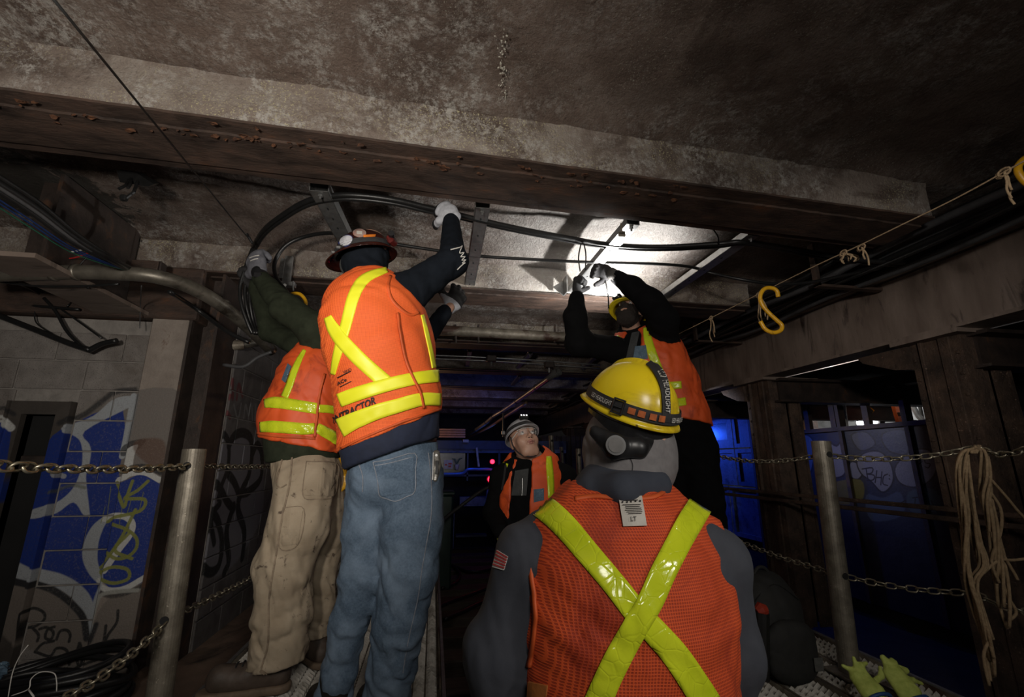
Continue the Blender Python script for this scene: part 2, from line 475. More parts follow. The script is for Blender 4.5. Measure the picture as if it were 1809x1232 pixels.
def px_quad(f, q, nx=8, ny=8, e=.006, th=.006, D0=.5):
    q = np.array(q, float); s = np.linspace(0, 1, nx)[:, None, None]; t = np.linspace(0, 1, ny)[None, :, None]
    pts = ((q[0]*(1-s)+q[1]*s)*(1-t)+(q[3]*(1-s)+q[2]*s)*t).reshape(-1, 2)
    P, hit = cast(f, pts, e, D0); return sheet(P, hit, nx, ny, th)
def band(f, c, n, hw, a0=0, a1=360, e=.006, th=.006, na=72, nw=5, R=.6):
    c = np.asarray(c); n = unit(n); s = unit(np.cross(n, [0, 1, 0.01])); u = np.cross(n, s)
    ang = np.radians(np.linspace(a0, a1, na)); k = np.linspace(-hw, hw, nw)
    dirs = np.cos(ang)[:, None]*s+np.sin(ang)[:, None]*u
    O = (c+dirs[:, None]*R+(k[:, None]*n)[None]).reshape(-1, 3); D = np.repeat(-dirs, nw, 0)
    P, hit, t = march(f, O, D, e, R); return sheet(P, hit, na, nw, th, toward=c)
_tc = {}
def text_mesh(s, bold=0.0):
    cu = bpy.data.curves.new('t', 'FONT'); cu.body = s; cu.align_x = 'LEFT'; cu.offset = bold; cu.resolution_u = 2
    o = bpy.data.objects.new('t', cu); COL.objects.link(o); dg = bpy.context.evaluated_depsgraph_get()
    me = bpy.data.meshes.new_from_object(o.evaluated_get(dg))
    v = np.array([q.co[:2] for q in me.vertices]); f = [tuple(p.vertices) for p in me.polygons]
    bpy.data.objects.remove(o); bpy.data.curves.remove(cu); bpy.data.meshes.remove(me)
    v[:, 0] -= v[:, 0].min(); w = v[:, 0].max(); h = v[:, 1].max(); v[:, 0] /= w; v[:, 1] /= max(h, 1e-6); return v, f
def lay_text(s, fn, bold=0.0, flip=False):
    """fn maps (n,2) text coordinates in 0..1 to 3D points"""
    v, f = text_mesh(s, bold); return fn(v), f
def px_text(f, s, o, r, u, e=.01, bold=.0, D0=.5):      # o origin px, r px vector of the whole word, u px vector of the height
    o, r, u = map(lambda q: np.array(q, float), (o, r, u))
    def fn(v):
        P, hit = cast(f, o+v[:, :1]*r+v[:, 1:]*u, e, D0); return P
    return lay_text(s, fn, bold)
# ================================================================== materials of the place
M = {}
def grit(nt, col, pos, bs):
    def nz(sc, det, ro, di=0): n = N(nt, 'ShaderNodeTexNoise', i_Scale=sc, i_Detail=det, i_Roughness=ro, i_Distortion=di); nt.links.new(pos, n.inputs['Vector']); return n.outputs[0]
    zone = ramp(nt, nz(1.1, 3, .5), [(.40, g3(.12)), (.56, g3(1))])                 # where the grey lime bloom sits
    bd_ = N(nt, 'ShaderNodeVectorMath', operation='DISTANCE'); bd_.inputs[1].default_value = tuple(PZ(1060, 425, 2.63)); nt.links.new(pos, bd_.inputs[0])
    near = ramp(nt, bd_.outputs['Value'], [(.55, g3(1)), (1.0, g3(0))]); zone = mix(nt, near, zone, (1, 1, 1))   # blends to pale grey around a point above the bearded worker
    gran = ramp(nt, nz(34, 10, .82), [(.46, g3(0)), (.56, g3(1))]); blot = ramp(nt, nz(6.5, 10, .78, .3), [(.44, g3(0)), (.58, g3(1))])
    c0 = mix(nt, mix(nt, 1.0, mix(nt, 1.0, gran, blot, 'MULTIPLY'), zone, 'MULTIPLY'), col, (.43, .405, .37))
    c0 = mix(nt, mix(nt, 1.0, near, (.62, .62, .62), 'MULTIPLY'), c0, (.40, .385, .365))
    pits = ramp(nt, nz(75, 6, .8), [(.33, g3(.45)), (.42, g3(1))])
    c1 = mix(nt, 1.0, c0, pits, 'MULTIPLY')
    c2 = mix(nt, ramp(nt, nz(3.4, 11, .78, .5), [(.64, g3(0)), (.68, g3(.75))]), c1, (.02, .015, .012))
    for (px, py, rad) in ((75, 345, .42), (150, 395, .25)):                       # black mould patches
        p = PZ(px, py, 2.63); vd = N(nt, 'ShaderNodeVectorMath', operation='DISTANCE'); vd.inputs[1].default_value = tuple(p); nt.links.new(pos, vd.inputs[0])
        ad = N(nt, 'ShaderNodeMath', operation='MULTIPLY_ADD', i_1=.9, i_2=-.45); nt.links.new(nz(9, 8, .75, .4), ad.inputs[0]); sm = N(nt, 'ShaderNodeMath', operation='ADD'); nt.links.new(ad.outputs[0], sm.inputs[0]); nt.links.new(vd.outputs['Value'], sm.inputs[1])
        c2 = mix(nt, ramp(nt, sm.outputs[0], [(rad, g3(.85)), (rad+.05, g3(0))]), c2, (.02, .019, .014))
    return c2
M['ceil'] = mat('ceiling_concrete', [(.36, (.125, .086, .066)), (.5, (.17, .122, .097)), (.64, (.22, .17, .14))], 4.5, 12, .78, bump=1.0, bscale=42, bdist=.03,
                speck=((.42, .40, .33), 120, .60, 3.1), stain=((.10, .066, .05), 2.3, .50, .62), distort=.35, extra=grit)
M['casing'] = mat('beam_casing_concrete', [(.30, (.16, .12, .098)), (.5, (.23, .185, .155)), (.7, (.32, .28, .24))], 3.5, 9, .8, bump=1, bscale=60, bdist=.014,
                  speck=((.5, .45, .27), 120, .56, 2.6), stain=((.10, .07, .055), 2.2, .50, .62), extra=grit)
M['rust'] = mat('rusty_painted_steel', [(.3, (.022, .015, .012)), (.5, (.06, .038, .028)), (.62, (.085, .05, .035)), (.75, (.15, .06, .025))], 5, 8, .62, .1, bump=.7, bscale=26, bdist=.012, stretch=(1, 2.5, 2.5), rrange=(.5, .8))
M['darksteel'] = mat('sooty_dark_steel', [(.3, (.018, .013, .011)), (.7, (.06, .042, .034))], 6, 8, .6, .2, bump=.5, bscale=30, bdist=.008, stain=((.09, .045, .025), 6, .58, .68))
M['girder'] = mat('grey_painted_girder', [(.3, (.135, .10, .08)), (.6, (.215, .168, .138)), (.8, (.27, .218, .185))], 2.0, 8, .55, .0, bump=.25, bscale=20, bdist=.006,
                  stain=((.05, .036, .03), 2.6, .56, .70), stretch=(1, 4.0, .8), speck=((.36, .34, .31), 40, .68, 2.5))
M['colrust'] = mat('flaking_brown_column_paint', [(.3, (.03, .02, .015)), (.5, (.075, .048, .034)), (.65, (.12, .075, .05)), (.8, (.2, .13, .09))], 7, 9, .6, .1, bump=1, bscale=45, bdist=.012, speck=((.3, .2, .15), 60, .62, 6))
M['galv'] = mat('galvanised_steel', [(.3, (.24, .24, .235)), (.7, (.37, .37, .365))], 25, 4, .38, .75, bump=.15, bscale=90, bdist=.002, stain=((.25, .23, .2), 9, .55, .7))
M['post'] = mat('weathered_galvanised_pipe', [(.3, (.10, .086, .066)), (.6, (.20, .178, .14)), (.8, (.32, .29, .24))], 14, 7, .5, .45, bump=.3, bscale=60, bdist=.003, speck=((.5, .45, .36), 90, .66))
M['chain'] = mat('dull_plated_chain', (.30, .27, .2), 60, 3, .35, .8, bump=.1)
M['grate'] = mat('shiny_grating_steel', [(.3, (.6, .56, .5)), (.7, (.85, .82, .75))], 30, 5, .3, .3, bump=.2, bscale=80, bdist=.003, stain=((.2, .17, .13), 7, .5, .68))
M['block'] = mat('grey_cinder_block', [(.3, (.115, .105, .1)), (.7, (.185, .17, .16))], 9, 8, .85, bump=.8, bscale=130, bdist=.006, speck=((.06, .05, .045), 150, .6), stain=((.1, .08, .066), 1.5, .5, .7))
M['mortar'] = mat('pale_mortar', (.24, .22, .2), 12, 5, .9, bump=.5, bscale=70)
M['floor'] = mat('brown_dirty_concrete', [(.3, (.12, .08, .055)), (.7, (.24, .165, .12))], 4, 8, .75, bump=.4, bscale=40, stain=((.03, .022, .018), 1.8, .5, .64))
M['dirt'] = mat('track_bed_dirt', (.022, .018, .015), 8, 8, .85, bump=1, bscale=40, bdist=.03)
M['wood'] = mat('old_creosoted_timber', [(.3, (.03, .022, .016)), (.7, (.085, .06, .042))], 4, 8, .75, bump=.8, bscale=20, stretch=(1, 7, 7))
M['black'] = mat('black_cable_jacket', (.012, .012, .012), 20, 4, .38, bump=.12, bscale=80)
M['greycable'] = mat('dusty_grey_cable', (.06, .06, .062), 12, 5, .5, bump=.2)
M['pipe'] = mat('dusty_grey_conduit', [(.3, (.11, .098, .078)), (.7, (.21, .19, .155))], 10, 7, .42, .5, bump=.3, bscale=50, bdist=.003, stain=((.04, .032, .024), 5, .52, .66))
M['oldpipe'] = mat('corroded_brown_pipe', [(.3, (.1, .085, .06)), (.55, (.2, .17, .13)), (.75, (.34, .31, .24))], 9, 8, .5, .3, bump=.7, bscale=40, bdist=.006, stain=((.06, .03, .02), 5, .52, .62))
M['green'] = mat('green_conduit', (.012, .1, .055), 10, 4, .45, bump=.1)
M['bluew'] = mat('blue_wire', (.008, .025, .10), 10, 2, .45, bump=0)
M['redw'] = mat('red_wire', (.35, .02, .02), 10, 2, .45, bump=0)
M['whitew'] = mat('white_plastic', (.6, .58, .54), 10, 2, .4, bump=0)
M['rope'] = mat('jute_rope', [(.3, (.24, .16, .085)), (.7, (.42, .3, .175))], 60, 5, .85, bump=1, bscale=220, bdist=.006)
M['yellow'] = mat('yellow_painted_hook', [(.3, (.5, .25, .01)), (.7, (.66, .36, .012))], 30, 5, .35, bump=.15, stain=((.25, .12, .01), 22, .6, .68))
M['void'] = mat('dark_unlit_interior', (.006, .006, .006), 5, 2, .9, bump=0)  # near-black colour stands in for shade in openings, holes and dark screens
M['paneldark'] = mat('dark_blue_panel_paint', [(.3, (.02, .03, .06)), (.7, (.045, .06, .11))], 4, 6, .5, bump=.3, stain=((.02, .02, .025), 3, .5, .62))
M['bluepaint'] = mat('blue_painted_door', [(.3, (.05, .08, .17)), (.7, (.13, .18, .32))], 6, 8, .5, bump=.4, bscale=30, stain=((.03, .04, .08), 7, .52, .64))
M['bluepipe'] = mat('blue_painted_tube', (.1, .2, .5), 6, 4, .35, .3, bump=0)
M['yardwall'] = mat('pale_corrugated_sheet', [(.3, (.16, .15, .135)), (.7, (.3, .29, .27))], 5, 6, .6, bump=.3)
M['orange_s'] = mat('orange_painted_steel', (.62, .11, .02), 12, 4, .5, bump=.1)
M['copper'] = mat('brown_cable_bundle', (.3, .19, .12), 15, 4, .4, .4, bump=.2)
M['signw'] = mat('off_white_card', (.5, .47, .42), 10, 3, .6, bump=0)
M['redink'] = mat('red_ink', (.5, .03, .02), 10, 2, .5, bump=0)

# ================================================================== setting
# --- ceiling slab
def rough_grid(x0, x1, y0, y1, z, step, amp, seed=3, drop=None):
    nx = int((x1-x0)/step)+1; ny = int((y1-y0)/step)+1
    X, Y = np.meshgrid(np.linspace(x0, x1, nx), np.linspace(y0, y1, ny), indexing='ij')
    P = np.stack([X, Y, np.full_like(X, z)], -1).reshape(-1, 3)
    n = fbm(P*[1, 1, 0]+[0, 0, seed], 2.2, 3, seed)+.55*fbm(P, 11, 4, seed+1)+.3*np.abs(fbm(P, 30, 2, seed+2))
    P[:, 2] += amp*n
    if drop is not None: P[:, 2] += drop(P)
    return P, gridf(nx, ny)[:, ::-1]
BEAMS = [1.79, 3.45, 5.1, 6.75, 8.4, 10.05, 11.7, 13.35]
def bskew(i): return .043 if i == 0 else .012
def haunch(P):
    d = np.zeros(len(P))
    for i, yb in enumerate(BEAMS):
        c = yb+.18+P[:, 0]*bskew(i)
        d -= .055*np.exp(-((np.abs(P[:, 1]-c)-.17).clip(0)/.10)**2)
    d += -.012*np.exp(-((P[:, 0]-(-.03))/.02)**2)*(P[:, 1] < 1.9)
    return d
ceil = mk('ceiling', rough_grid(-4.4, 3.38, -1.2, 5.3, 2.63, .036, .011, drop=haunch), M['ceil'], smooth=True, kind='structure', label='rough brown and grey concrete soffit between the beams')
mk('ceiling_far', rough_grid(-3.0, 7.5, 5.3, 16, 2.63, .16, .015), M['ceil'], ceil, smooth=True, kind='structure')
mk('slab_top', boxb((-4.6, -1.4, 2.7), (7.6, 16.2, 2.8)), M['darksteel'], ceil, kind='structure')
def beamx(i, y0, x0, x1):
    sk = bskew(i)
    n = int((x1-x0)/.05)+1; xs = np.linspace(x0, x1, n)
    prof = [(-.035, 2.64), (-.012, 2.60), (.0, 2.55), (.0, 2.49), (.0, 2.43), (.0, 2.364), (.06, 2.362), (.18, 2.362), (.33, 2.362), (.36, 2.37), (.36, 2.45), (.36, 2.52), (.37, 2.60), (.40, 2.64)]
    P = np.array([[(x, y0+x*sk+a, z) for a, z in prof] for x in xs]).reshape(-1, 3)
    P += np.stack([0*P[:, 0], .008*fbm(P, 9, 4, 5+i)+.004*fbm(P, 40, 2, i), .004*fbm(P, 12, 3, 6+i)*(P[:, 2] < 2.6)], 1)
    b = mk('ceiling_beam', (P, gridf(n, len(prof))[:, ::-1]), M['casing'], smooth=True, kind='structure', origin=((x0+x1)/2, y0, 2.35),
           label=['broad roof beam crossing nearest overhead', 'roof beam lit behind the workers, second from the near one'][i] if i < 2 else None)
    # steel bottom flange with a wavering rusted edge, and a riveted cover plate under it
    def plate(a0, a1, z0, z1, rag, m, nm):
        k = int((x1-x0)/.03)+1; xx = np.linspace(x0, x1, k)
        e0 = y0+xx*sk+a0+rag*fbm(np.stack([xx, xx*0, xx*0], 1), 9, 4, i)
        e1 = y0+xx*sk+a1+rag*.6*fbm(np.stack([xx, xx*0+3, xx*0], 1), 7, 4, i)
        v = np.vstack([np.stack([xx, e0, 0*xx+z0], 1), np.stack([xx, e0, 0*xx+z1], 1), np.stack([xx, e1, 0*xx+z1], 1), np.stack([xx, e1, 0*xx+z0], 1)])
        f = []
        for q in range(4):
            for j in range(k-1): f.append((q*k+j, q*k+j+1, ((q+1) % 4)*k+j+1, ((q+1) % 4)*k+j))
        f += [(0, k, 2*k, 3*k), (k-1, 4*k-1, 3*k-1, 2*k-1)]
        mk(nm, (v, f), m, b)
    plate(-.010, .375, 2.350, 2.3615, .003, M['rust'], 'bottom_flange')
    plate(.07, .31, 2.338, 2.352, .006, M['rust'], 'cover_plate')
    return b
for i, y in enumerate(BEAMS): beamx(i, y, -4.4 if i < 3 else -2.5, 2.78 if i < 2 else 3.38)
# flaking rust scabs along the near beam
vs = []
for k in range(90):
    x = random.uniform(-2.2, 1.2); y = 1.79+x*.043+random.choice([.06, .07, .0, .1])+random.uniform(-.02, .02)
    r = random.uniform(.003, .013); q = [(x+r*1.8*math.cos(a)*random.uniform(.6, 1.2), y+r*math.sin(a)*random.uniform(.5, 1.1), 2.335-random.uniform(0, .012)) for a in np.arange(7)*.9]
    vs.append(prism(q, (0, 0, 0), (0, 0, .002)))
M['scab'] = mat('orange_rust_flake', [(.3, (.03, .015, .01)), (.7, (.17, .065, .024))], 40, 5, .7, bump=.8)
mk('rust_flakes', join(*vs), M['scab'], kind='stuff', label='curling orange rust flakes under the nearest roof beam', cat='rust')
# patch of spalled concrete and the crack with white crust on the near bay
frame3_ = lambda a: np.array([[math.cos(a), -math.sin(a), 0], [math.sin(a), math.cos(a), 0], [0, 0, 1]])
vs = []
for k in range(90):
    t = random.random()**.8; p = PZ(888+random.gauss(0, 5), 50+t*165, 2.604); r = random.uniform(.0008, .003)
    vs.append(box(p, (r*2, r*3, r*2), frame3_(random.random()*6.28), r*.4))
M['crust'] = mat('white_mineral_crust', (.4, .38, .32), 40, 4, .8, bump=.5)
mk('mineral_crust', join(*vs), M['crust'], kind='stuff', label='white mineral crust along the crack in the near ceiling bay', cat='crust')

# --- floors
fl = mk('floor', rough_grid(-4.4, 7.5, -1.5, 16, -.62, .12, .02, 9), M['dirt'], smooth=True, kind='structure')
fl.data.flip_normals()
for k in range(30):
    y = .1+k*.5; mk('tie', box((.62, y, -.56), (1.02, .24, .13), None, .01), M['wood'], fl)
mk('ledge', boxb((-4.4, -1.0, -.65), (-1.06, 16, -.25)), M['floor'], fl, kind='structure')
mk('ledge_right', boxb((2.35, -1.0, -.65), (3.3, 16, -.5)), M['dirt'], fl, kind='structure')

# --- facing block wall (left), with door
YW = 3.45
pw = Paint('paint_wall_left', 1500, 1900, lambda p: np.array([((q[0]+3.7)/2.1, (q[2]+.7)/2.8) for q in (PY(a, b, YW) for a, b in p)]))
BL, PA, DK, OL, WH = (.012, .032, .20), (.34, .36, .38), (.022, .022, .024), (.20, .21, .035), (.5, .5, .48)
pw.poly([(100, 770), (232, 712), (300, 760), (285, 1000), (262, 1030), (215, 1045), (180, 1025), (165, 1105), (120, 1035), (60, 1012), (20, 995), (60, 870)], BL, 2)
pw.poly([(225, 700), (330, 700), (300, 850), (262, 835), (212, 850), (222, 770)], (.17, .15, .135), 2)
pw.poly([(190, 1065), (240, 1035), (280, 1035), (240, 1190), (165, 1190), (165, 1130)], (.17, .145, .125), 3)
pw.poly([(20, 1040), (70, 1030), (110, 1060), (155, 1110), (165, 1150), (60, 1150), (0, 1100)], (.17, .145, .125), 5)
pw.stroke([(112, 748), (148, 733), (178, 711), (203, 693), (238, 689)], 11, DK, 5, .85)
pw.poly([(122, 752), (165, 735), (200, 706), (232, 700), (238, 712), (228, 720), (150, 762), (158, 785), (161, 800), (156, 830), (152, 845), (158, 900), (158, 911), (148, 911), (130, 888), (100, 907), (62, 916), (60, 902), (100, 888), (125, 868), (138, 845), (145, 820), (145, 792), (138, 775), (116, 762)], PA, 2.5)
pw.stroke([(236, 700), (229, 740), (223, 775), (216, 806)], 11, PA, 2)
pw.stroke([(246, 700), (240, 735), (230, 780)], 10, (.13, .14, .15), 6, .8)
pw.poly([(214, 806), (220, 786), (262, 776), (258, 788), (240, 800)], DK, 2, .8)
pw.poly([(226, 800), (250, 786), (244, 805), (236, 842), (210, 852), (208, 844), (224, 838)], WH, 1.5)
pw.stroke([(209, 850), (235, 838), (262, 835), (288, 848)], 10, WH, 1.5)
pw.stroke([(238, 826), (262, 824), (290, 836)], 8, DK, 2, .9)
pw.poly([(186, 912), (163, 930), (147, 962), (146, 990), (158, 1016), (174, 1030), (178, 1014), (172, 990), (174, 960), (182, 935), (192, 916)], PA, 2.5)
pw.stroke([(185, 917), (205, 911), (228, 912), (241, 925), (236, 945), (217, 970), (192, 1006)], 11, WH, 1.5)
pw.poly([(196, 925), (222, 922), (228, 930), (210, 955), (186, 985), (182, 960)], BL, 2)
pw.stroke([(175, 1026), (198, 1040), (228, 1037), (262, 1018)], 10, WH, 2)
pw.stroke([(175, 1036), (198, 1050), (230, 1046), (262, 1030)], 7, DK, 3, .8)
pw.stroke([(25, 1000), (60, 1016), (100, 1026), (130, 1042), (150, 1065), (161, 1108)], 25, PA, 3)
pw.stroke([(162, 1112), (170, 1065), (182, 1032), (184, 1010)], 12, PA, 3)
pw.stroke([(166, 1110), (180, 1060), (196, 1045), (250, 1040)], 7, (.3, .3, .27), 3)
pw.stroke([(25, 1024), (60, 1032), (95, 1044), (125, 1066), (147, 1092), (153, 1128)], 12, DK, 3)
pw.stroke([(178, 1100), (166, 1130), (158, 1130)], 9, DK, 4)
for s_ in ([(45, 1083), (43, 1110), (41, 1133)], [(43, 1084), (58, 1075), (76, 1082), (78, 1095), (62, 1107), (44, 1110)], [(56, 1108), (68, 1122), (66, 1133)],
           [(70, 1112), (82, 1109), (94, 1117), (90, 1130), (80, 1127), (84, 1113), (96, 1108)], [(100, 1130), (106, 1116), (118, 1114), (124, 1122), (122, 1134)],
           [(62, 1152), (75, 1138), (95, 1133)], [(62, 1152), (88, 1160), (100, 1146), (118, 1150), (122, 1175)], [(195, 1102), (191, 1136)], [(181, 1137), (208, 1127)], [(216, 1076), (214, 1096), (199, 1118), (192, 1134)],
           [(140, 1137), (135, 1160), (140, 1178), (146, 1160), (141, 1137)], [(165, 1142), (152, 1172)], [(132, 1182), (150, 1172), (183, 1160)], [(190, 1136), (188, 1152)]):
    pw.stroke(s_, 5.2, (.012, .012, .012), 1.6, .95)
for s_ in ([(207, 853), (216, 872), (226, 895), (233, 872), (241, 850)], [(268, 850), (250, 866), (228, 880), (262, 882), (254, 902), (205, 914), (191, 922)], [(246, 900), (222, 948), (196, 985), (178, 1003)],
           [(205, 925), (232, 935), (248, 950), (247, 968), (232, 982), (212, 985), (196, 975)], [(178, 1012), (205, 1000), (232, 1004), (234, 1020), (208, 1028), (184, 1020), (178, 1010)], [(236, 940), (210, 970), (240, 985)]):
    pw.stroke(s_, 6, OL, 1.5, .92)
for x in (211, 202, 226, 240, 186, 196, 260): pw.stroke([(x, 860+x % 7*9), (x-8, 905+x % 5*20)], 1.2, OL, 1, .8)
pw.poly([(0, 748), (26, 748), (22, 800), (10, 872), (0, 880)], BL, 2)
pw.stroke([(-6, 740), (10, 742), (27, 757)], 14, WH, 3); pw.stroke([(-6, 722), (12, 722), (32, 733)], 8, DK, 4, .8)
pw.stroke([(100, 838), (113, 842)], 9, (.28, .29, .32), 2); pw.stroke([(95, 870), (125, 858), (150, 862)], 6, (.09, .1, .04), 4, .6)
pw.poly([(250, 778), (296, 780), (288, 830), (245, 800)], (.11, .055, .035), 5, .7)
pimg = pw.node('XZ', ((-3.7, -1.6), (-.7, 2.1)))
M['blockp'] = mat('painted_cinder_block', [(.3, (.165, .148, .135)), (.7, (.26, .236, .216))], 9, 8, .8, bump=.8, bscale=130, bdist=.006, speck=((.06, .05, .045), 150, .6), stain=((.1, .08, .066), 1.5, .5, .7), img=pimg)
M['pilaster'] = mat('painted_concrete_pilaster', [(.3, (.20, .165, .14)), (.7, (.32, .275, .235))], 6, 8, .75, bump=.8, bscale=70, bdist=.006, stain=((.12, .06, .035), 6, .6, .7), img=pimg)
M['frame'] = mat('painted_steel_door_frame', (.07, .06, .052), 8, 6, .5, .2, bump=.2, img=pimg)
_d0, _d1, _dz = PY(44, 735, YW)[0], PY(104, 735, YW)[0], PY(75, 733, YW)[2]
wl = mk('wall_left', join(boxb((-4.4, YW+.012, -.6), (_d0, YW+.2, 1.96)), boxb((_d1, YW+.012, -.6), (-1.95, YW+.2, 1.96)), boxb((_d0, YW+.012, _dz), (_d1, YW+.2, 1.96))), M['mortar'], kind='structure', label='grey block wall with blue and white graffiti facing the camera')
dx0, dx1 = PY(44, 735, YW)[0], PY(104, 735, YW)[0]; dz = PY(75, 733, YW)[2]; fw = .085
BH, BWd, J_ = .2, .4, .009
ztop = PY(120, 637, YW)[2]; xj = PY(151, 660, YW)[0]
_bmesh = {}
def block_at(parent, cx, z0, w, along='x', m=None, depth=.1, face=YW, h=BH):
    key = (round(w, 2), along, m.name, round(h, 2))
    if key not in _bmesh:
        s = (w-J_, depth, h-J_) if along == 'x' else (depth, w-J_, h-J_)
        o = mk('block', box((0, 0, 0), s, None, .004), m, None, origin=(0, 0, 0)); _bmesh[key] = o.data; bpy.data.objects.remove(o)
    o = bpy.data.objects.new('block', _bmesh[key]); COL.objects.link(o); o.parent = parent
    j = random.uniform(-.002, .002)
    c = np.array([cx, face+depth/2+j, z0+h/2]) if along == 'x' else np.array([face-depth/2+j, cx, z0+h/2])
    o.location = c-WL[parent.name]; return o
r0 = int((ztop+.6)/BH)+1
for r in range(-1, r0+1):
    z0 = ztop-(r+1)*BH if r >= 0 else ztop
    if z0+BH > 1.97: continue
    off_ = (0 if r % 2 == 0 else BWd/2)
    for k in range(-9, 3):
        a = xj+k*BWd+off_; b = a+BWd; a = max(a, -4.3); b = min(b, -1.985)
        if b-a < .05: continue
        spans = [(a, b)]
        if z0 < dz+fw-.02:
            spans = []
            if a < dx0-fw: spans.append((a, min(b, dx0-fw)))
            if b > dx1+fw: spans.append((max(a, dx1+fw), b))
        for a_, b_ in spans:
            if b_-a_ > .03: block_at(wl, (a_+b_)/2, z0, b_-a_, 'x', M['blockp'])
pil = mk('pilaster', box((-1.865, YW+.06, .73), (.235, .2, 2.66), None, .008), M['pilaster'], wl, label='concrete pilaster with flaking painted edge')
dr = mk('door_1', join(boxb((dx0-fw, YW-.03, -.3), (dx0, YW+.1, dz+fw)), boxb((dx1, YW-.03, -.3), (dx1+fw, YW+.1, dz+fw)), boxb((dx0, YW-.03, dz), (dx1, YW+.1, dz+fw)),
                       boxb((dx0-fw, YW-.045, -.3), (dx0-fw+.015, YW-.03, dz+fw)), boxb((dx1+fw-.015, YW-.045, -.3), (dx1+fw, YW-.03, dz+fw))), M['frame'], kind='structure', label='steel door frame round a dark opening in the graffiti wall')
mk('painted_dark_opening', boxb((dx0+.002, YW+.06, -.3), (dx1-.002, YW+.09, dz-.004)), M['void'], dr)  # black panel, the unlit depth of the opening put into its colour
mk('door_bar', boxb((dx0+.01, YW+.03, dz-.36), (dx1-.01, YW+.055, dz-.26), .005), M['darksteel'], dr)
# wall above: brown lintel beam on the block wall
mk('lintel_beam', join(boxb((-4.4, YW-.06, 1.97), (-1.7, YW+.22, 2.36), .01)), M['rust'], kind='structure', label='brown steel lintel beam over the graffiti block wall')
# corner column (dark H section) and side wall
cc = empty('corner_column', (-1.66, YW+.15, -.5), kind='structure', label='dark rusty steel column at the corner of the block wall')
mk('flange', boxb((-1.745, YW-.04, -.5), (-1.725, YW+.3, 2.34)), M['darksteel'], cc)
mk('web', boxb((-1.73, YW+.12, -.5), (-1.57, YW+.14, 2.34)), M['darksteel'], cc)
mk('flange', boxb((-1.585, YW-.02, -.5), (-1.565, YW+.3, 2.34)), M['darksteel'], cc)
XW = -1.55
ps = Paint('paint_wall_side', 1400, 800, lambda p: np.array([((q[1]-3.6)/4.4, (q[2]+.3)/2.5) for q in (PX(a, b, XW) for a, b in p)]))
ps.poly([(345, 785), (375, 765), (400, 775), (440, 768), (462, 800), (465, 900), (440, 960), (400, 1010), (365, 1015), (340, 960), (335, 870)], (.17, .165, .185), 4, .85)
for s_, w in (([(340, 795), (347, 768), (352, 762), (355, 778), (366, 768), (388, 762), (403, 778), (405, 800), (402, 830), (392, 858), (386, 880)], 8), ([(405, 786), (415, 770), (430, 765), (443, 775), (445, 800), (440, 840), (427, 868), (420, 900), (432, 940), (428, 985)], 8),
              ([(446, 802), (454, 786), (462, 802), (461, 845), (440, 868), (428, 872)], 6), ([(352, 850), (372, 848), (388, 862), (400, 885), (412, 900)], 9), ([(404, 838), (414, 852), (424, 876)], 7),
              ([(350, 885), (368, 900), (384, 920), (392, 960), (386, 1000), (370, 1012), (356, 1000)], 9), ([(388, 890), (372, 915), (378, 960)], 6), ([(412, 895), (400, 940), (404, 990), (396, 1012)], 7), ([(346, 905), (350, 960), (342, 1000)], 7)):
    ps.stroke(s_, w, (.008, .008, .008), 1.6)
for s_ in ([(362, 682), (350, 688), (346, 712), (352, 735), (363, 730)], [(368, 736), (375, 690), (383, 732), (372, 715)], [(393, 690), (384, 700), (392, 715), (382, 738)], [(398, 668), (396, 742)], [(408, 700), (398, 718), (407, 738)], [(412, 672), (411, 705)], [(418, 705), (422, 680), (428, 700)]):
    ps.stroke(s_, 3.6, (.13, .018, .022), 1.5, .8)
for s_ in ([(413, 715), (420, 740), (426, 714)], [(430, 742), (434, 716), (439, 734), (444, 714), (446, 742)], [(452, 716), (450, 742)]):
    ps.stroke(s_, 2.2, (.2, .2, .2), 1.5, .7)
simg = ps.node('YZ', ((3.6, 8.0), (-.3, 2.2)))
M['blocks'] = mat('sooty_cinder_block', [(.3, (.085, .078, .075)), (.7, (.14, .13, .125))], 9, 8, .85, bump=.8, bscale=130, bdist=.006, stain=((.04, .034, .03), 1.5, .5, .7), img=simg)
ws = mk('wall_left_side', boxb((XW-.25, YW+.3, -.3), (XW-.012, 16, 2.35)), M['mortar'], kind='structure', label='sooty block wall with black outline graffiti running back along the ledge')
for r in range(13):
    for k in range(0, 18):
        a = YW+.31+k*BWd+(0 if r % 2 else BWd/2)-BWd/2; b = a+BWd; a = max(a, YW+.31)
        if b-a > .04: block_at(ws, (a+b)/2, -.27+r*BH, b-a, 'y', M['blocks'], face=XW)
# --- girder along the left over the wall, and roof framing there
gl = empty('roof_girder', (-2.15, 5, 2.0), kind='structure', label='sooty steel girder along the left above the block wall')
mk('web', boxb((-2.17, 2.68, 2.0), (-2.15, 3.38, 2.6)), M['darksteel'], gl)
mk('bottom_flange', boxb((-2.32, 2.45, 1.985), (-2.0, 3.39, 2.01)), M['girder'], gl)
mk('added_dark_plate', boxb((3.36, -1.2, 2.34), (3.40, 16, 2.66)), M['darksteel'], kind='structure', label='added dark plate closing the gap over the right girder')  # added to cover the slab lit by the yard lamps
mk('stiffener', boxb((-2.3, 2.75, 2.01), (-2.17, 2.77, 2.58)), M['darksteel'], gl)
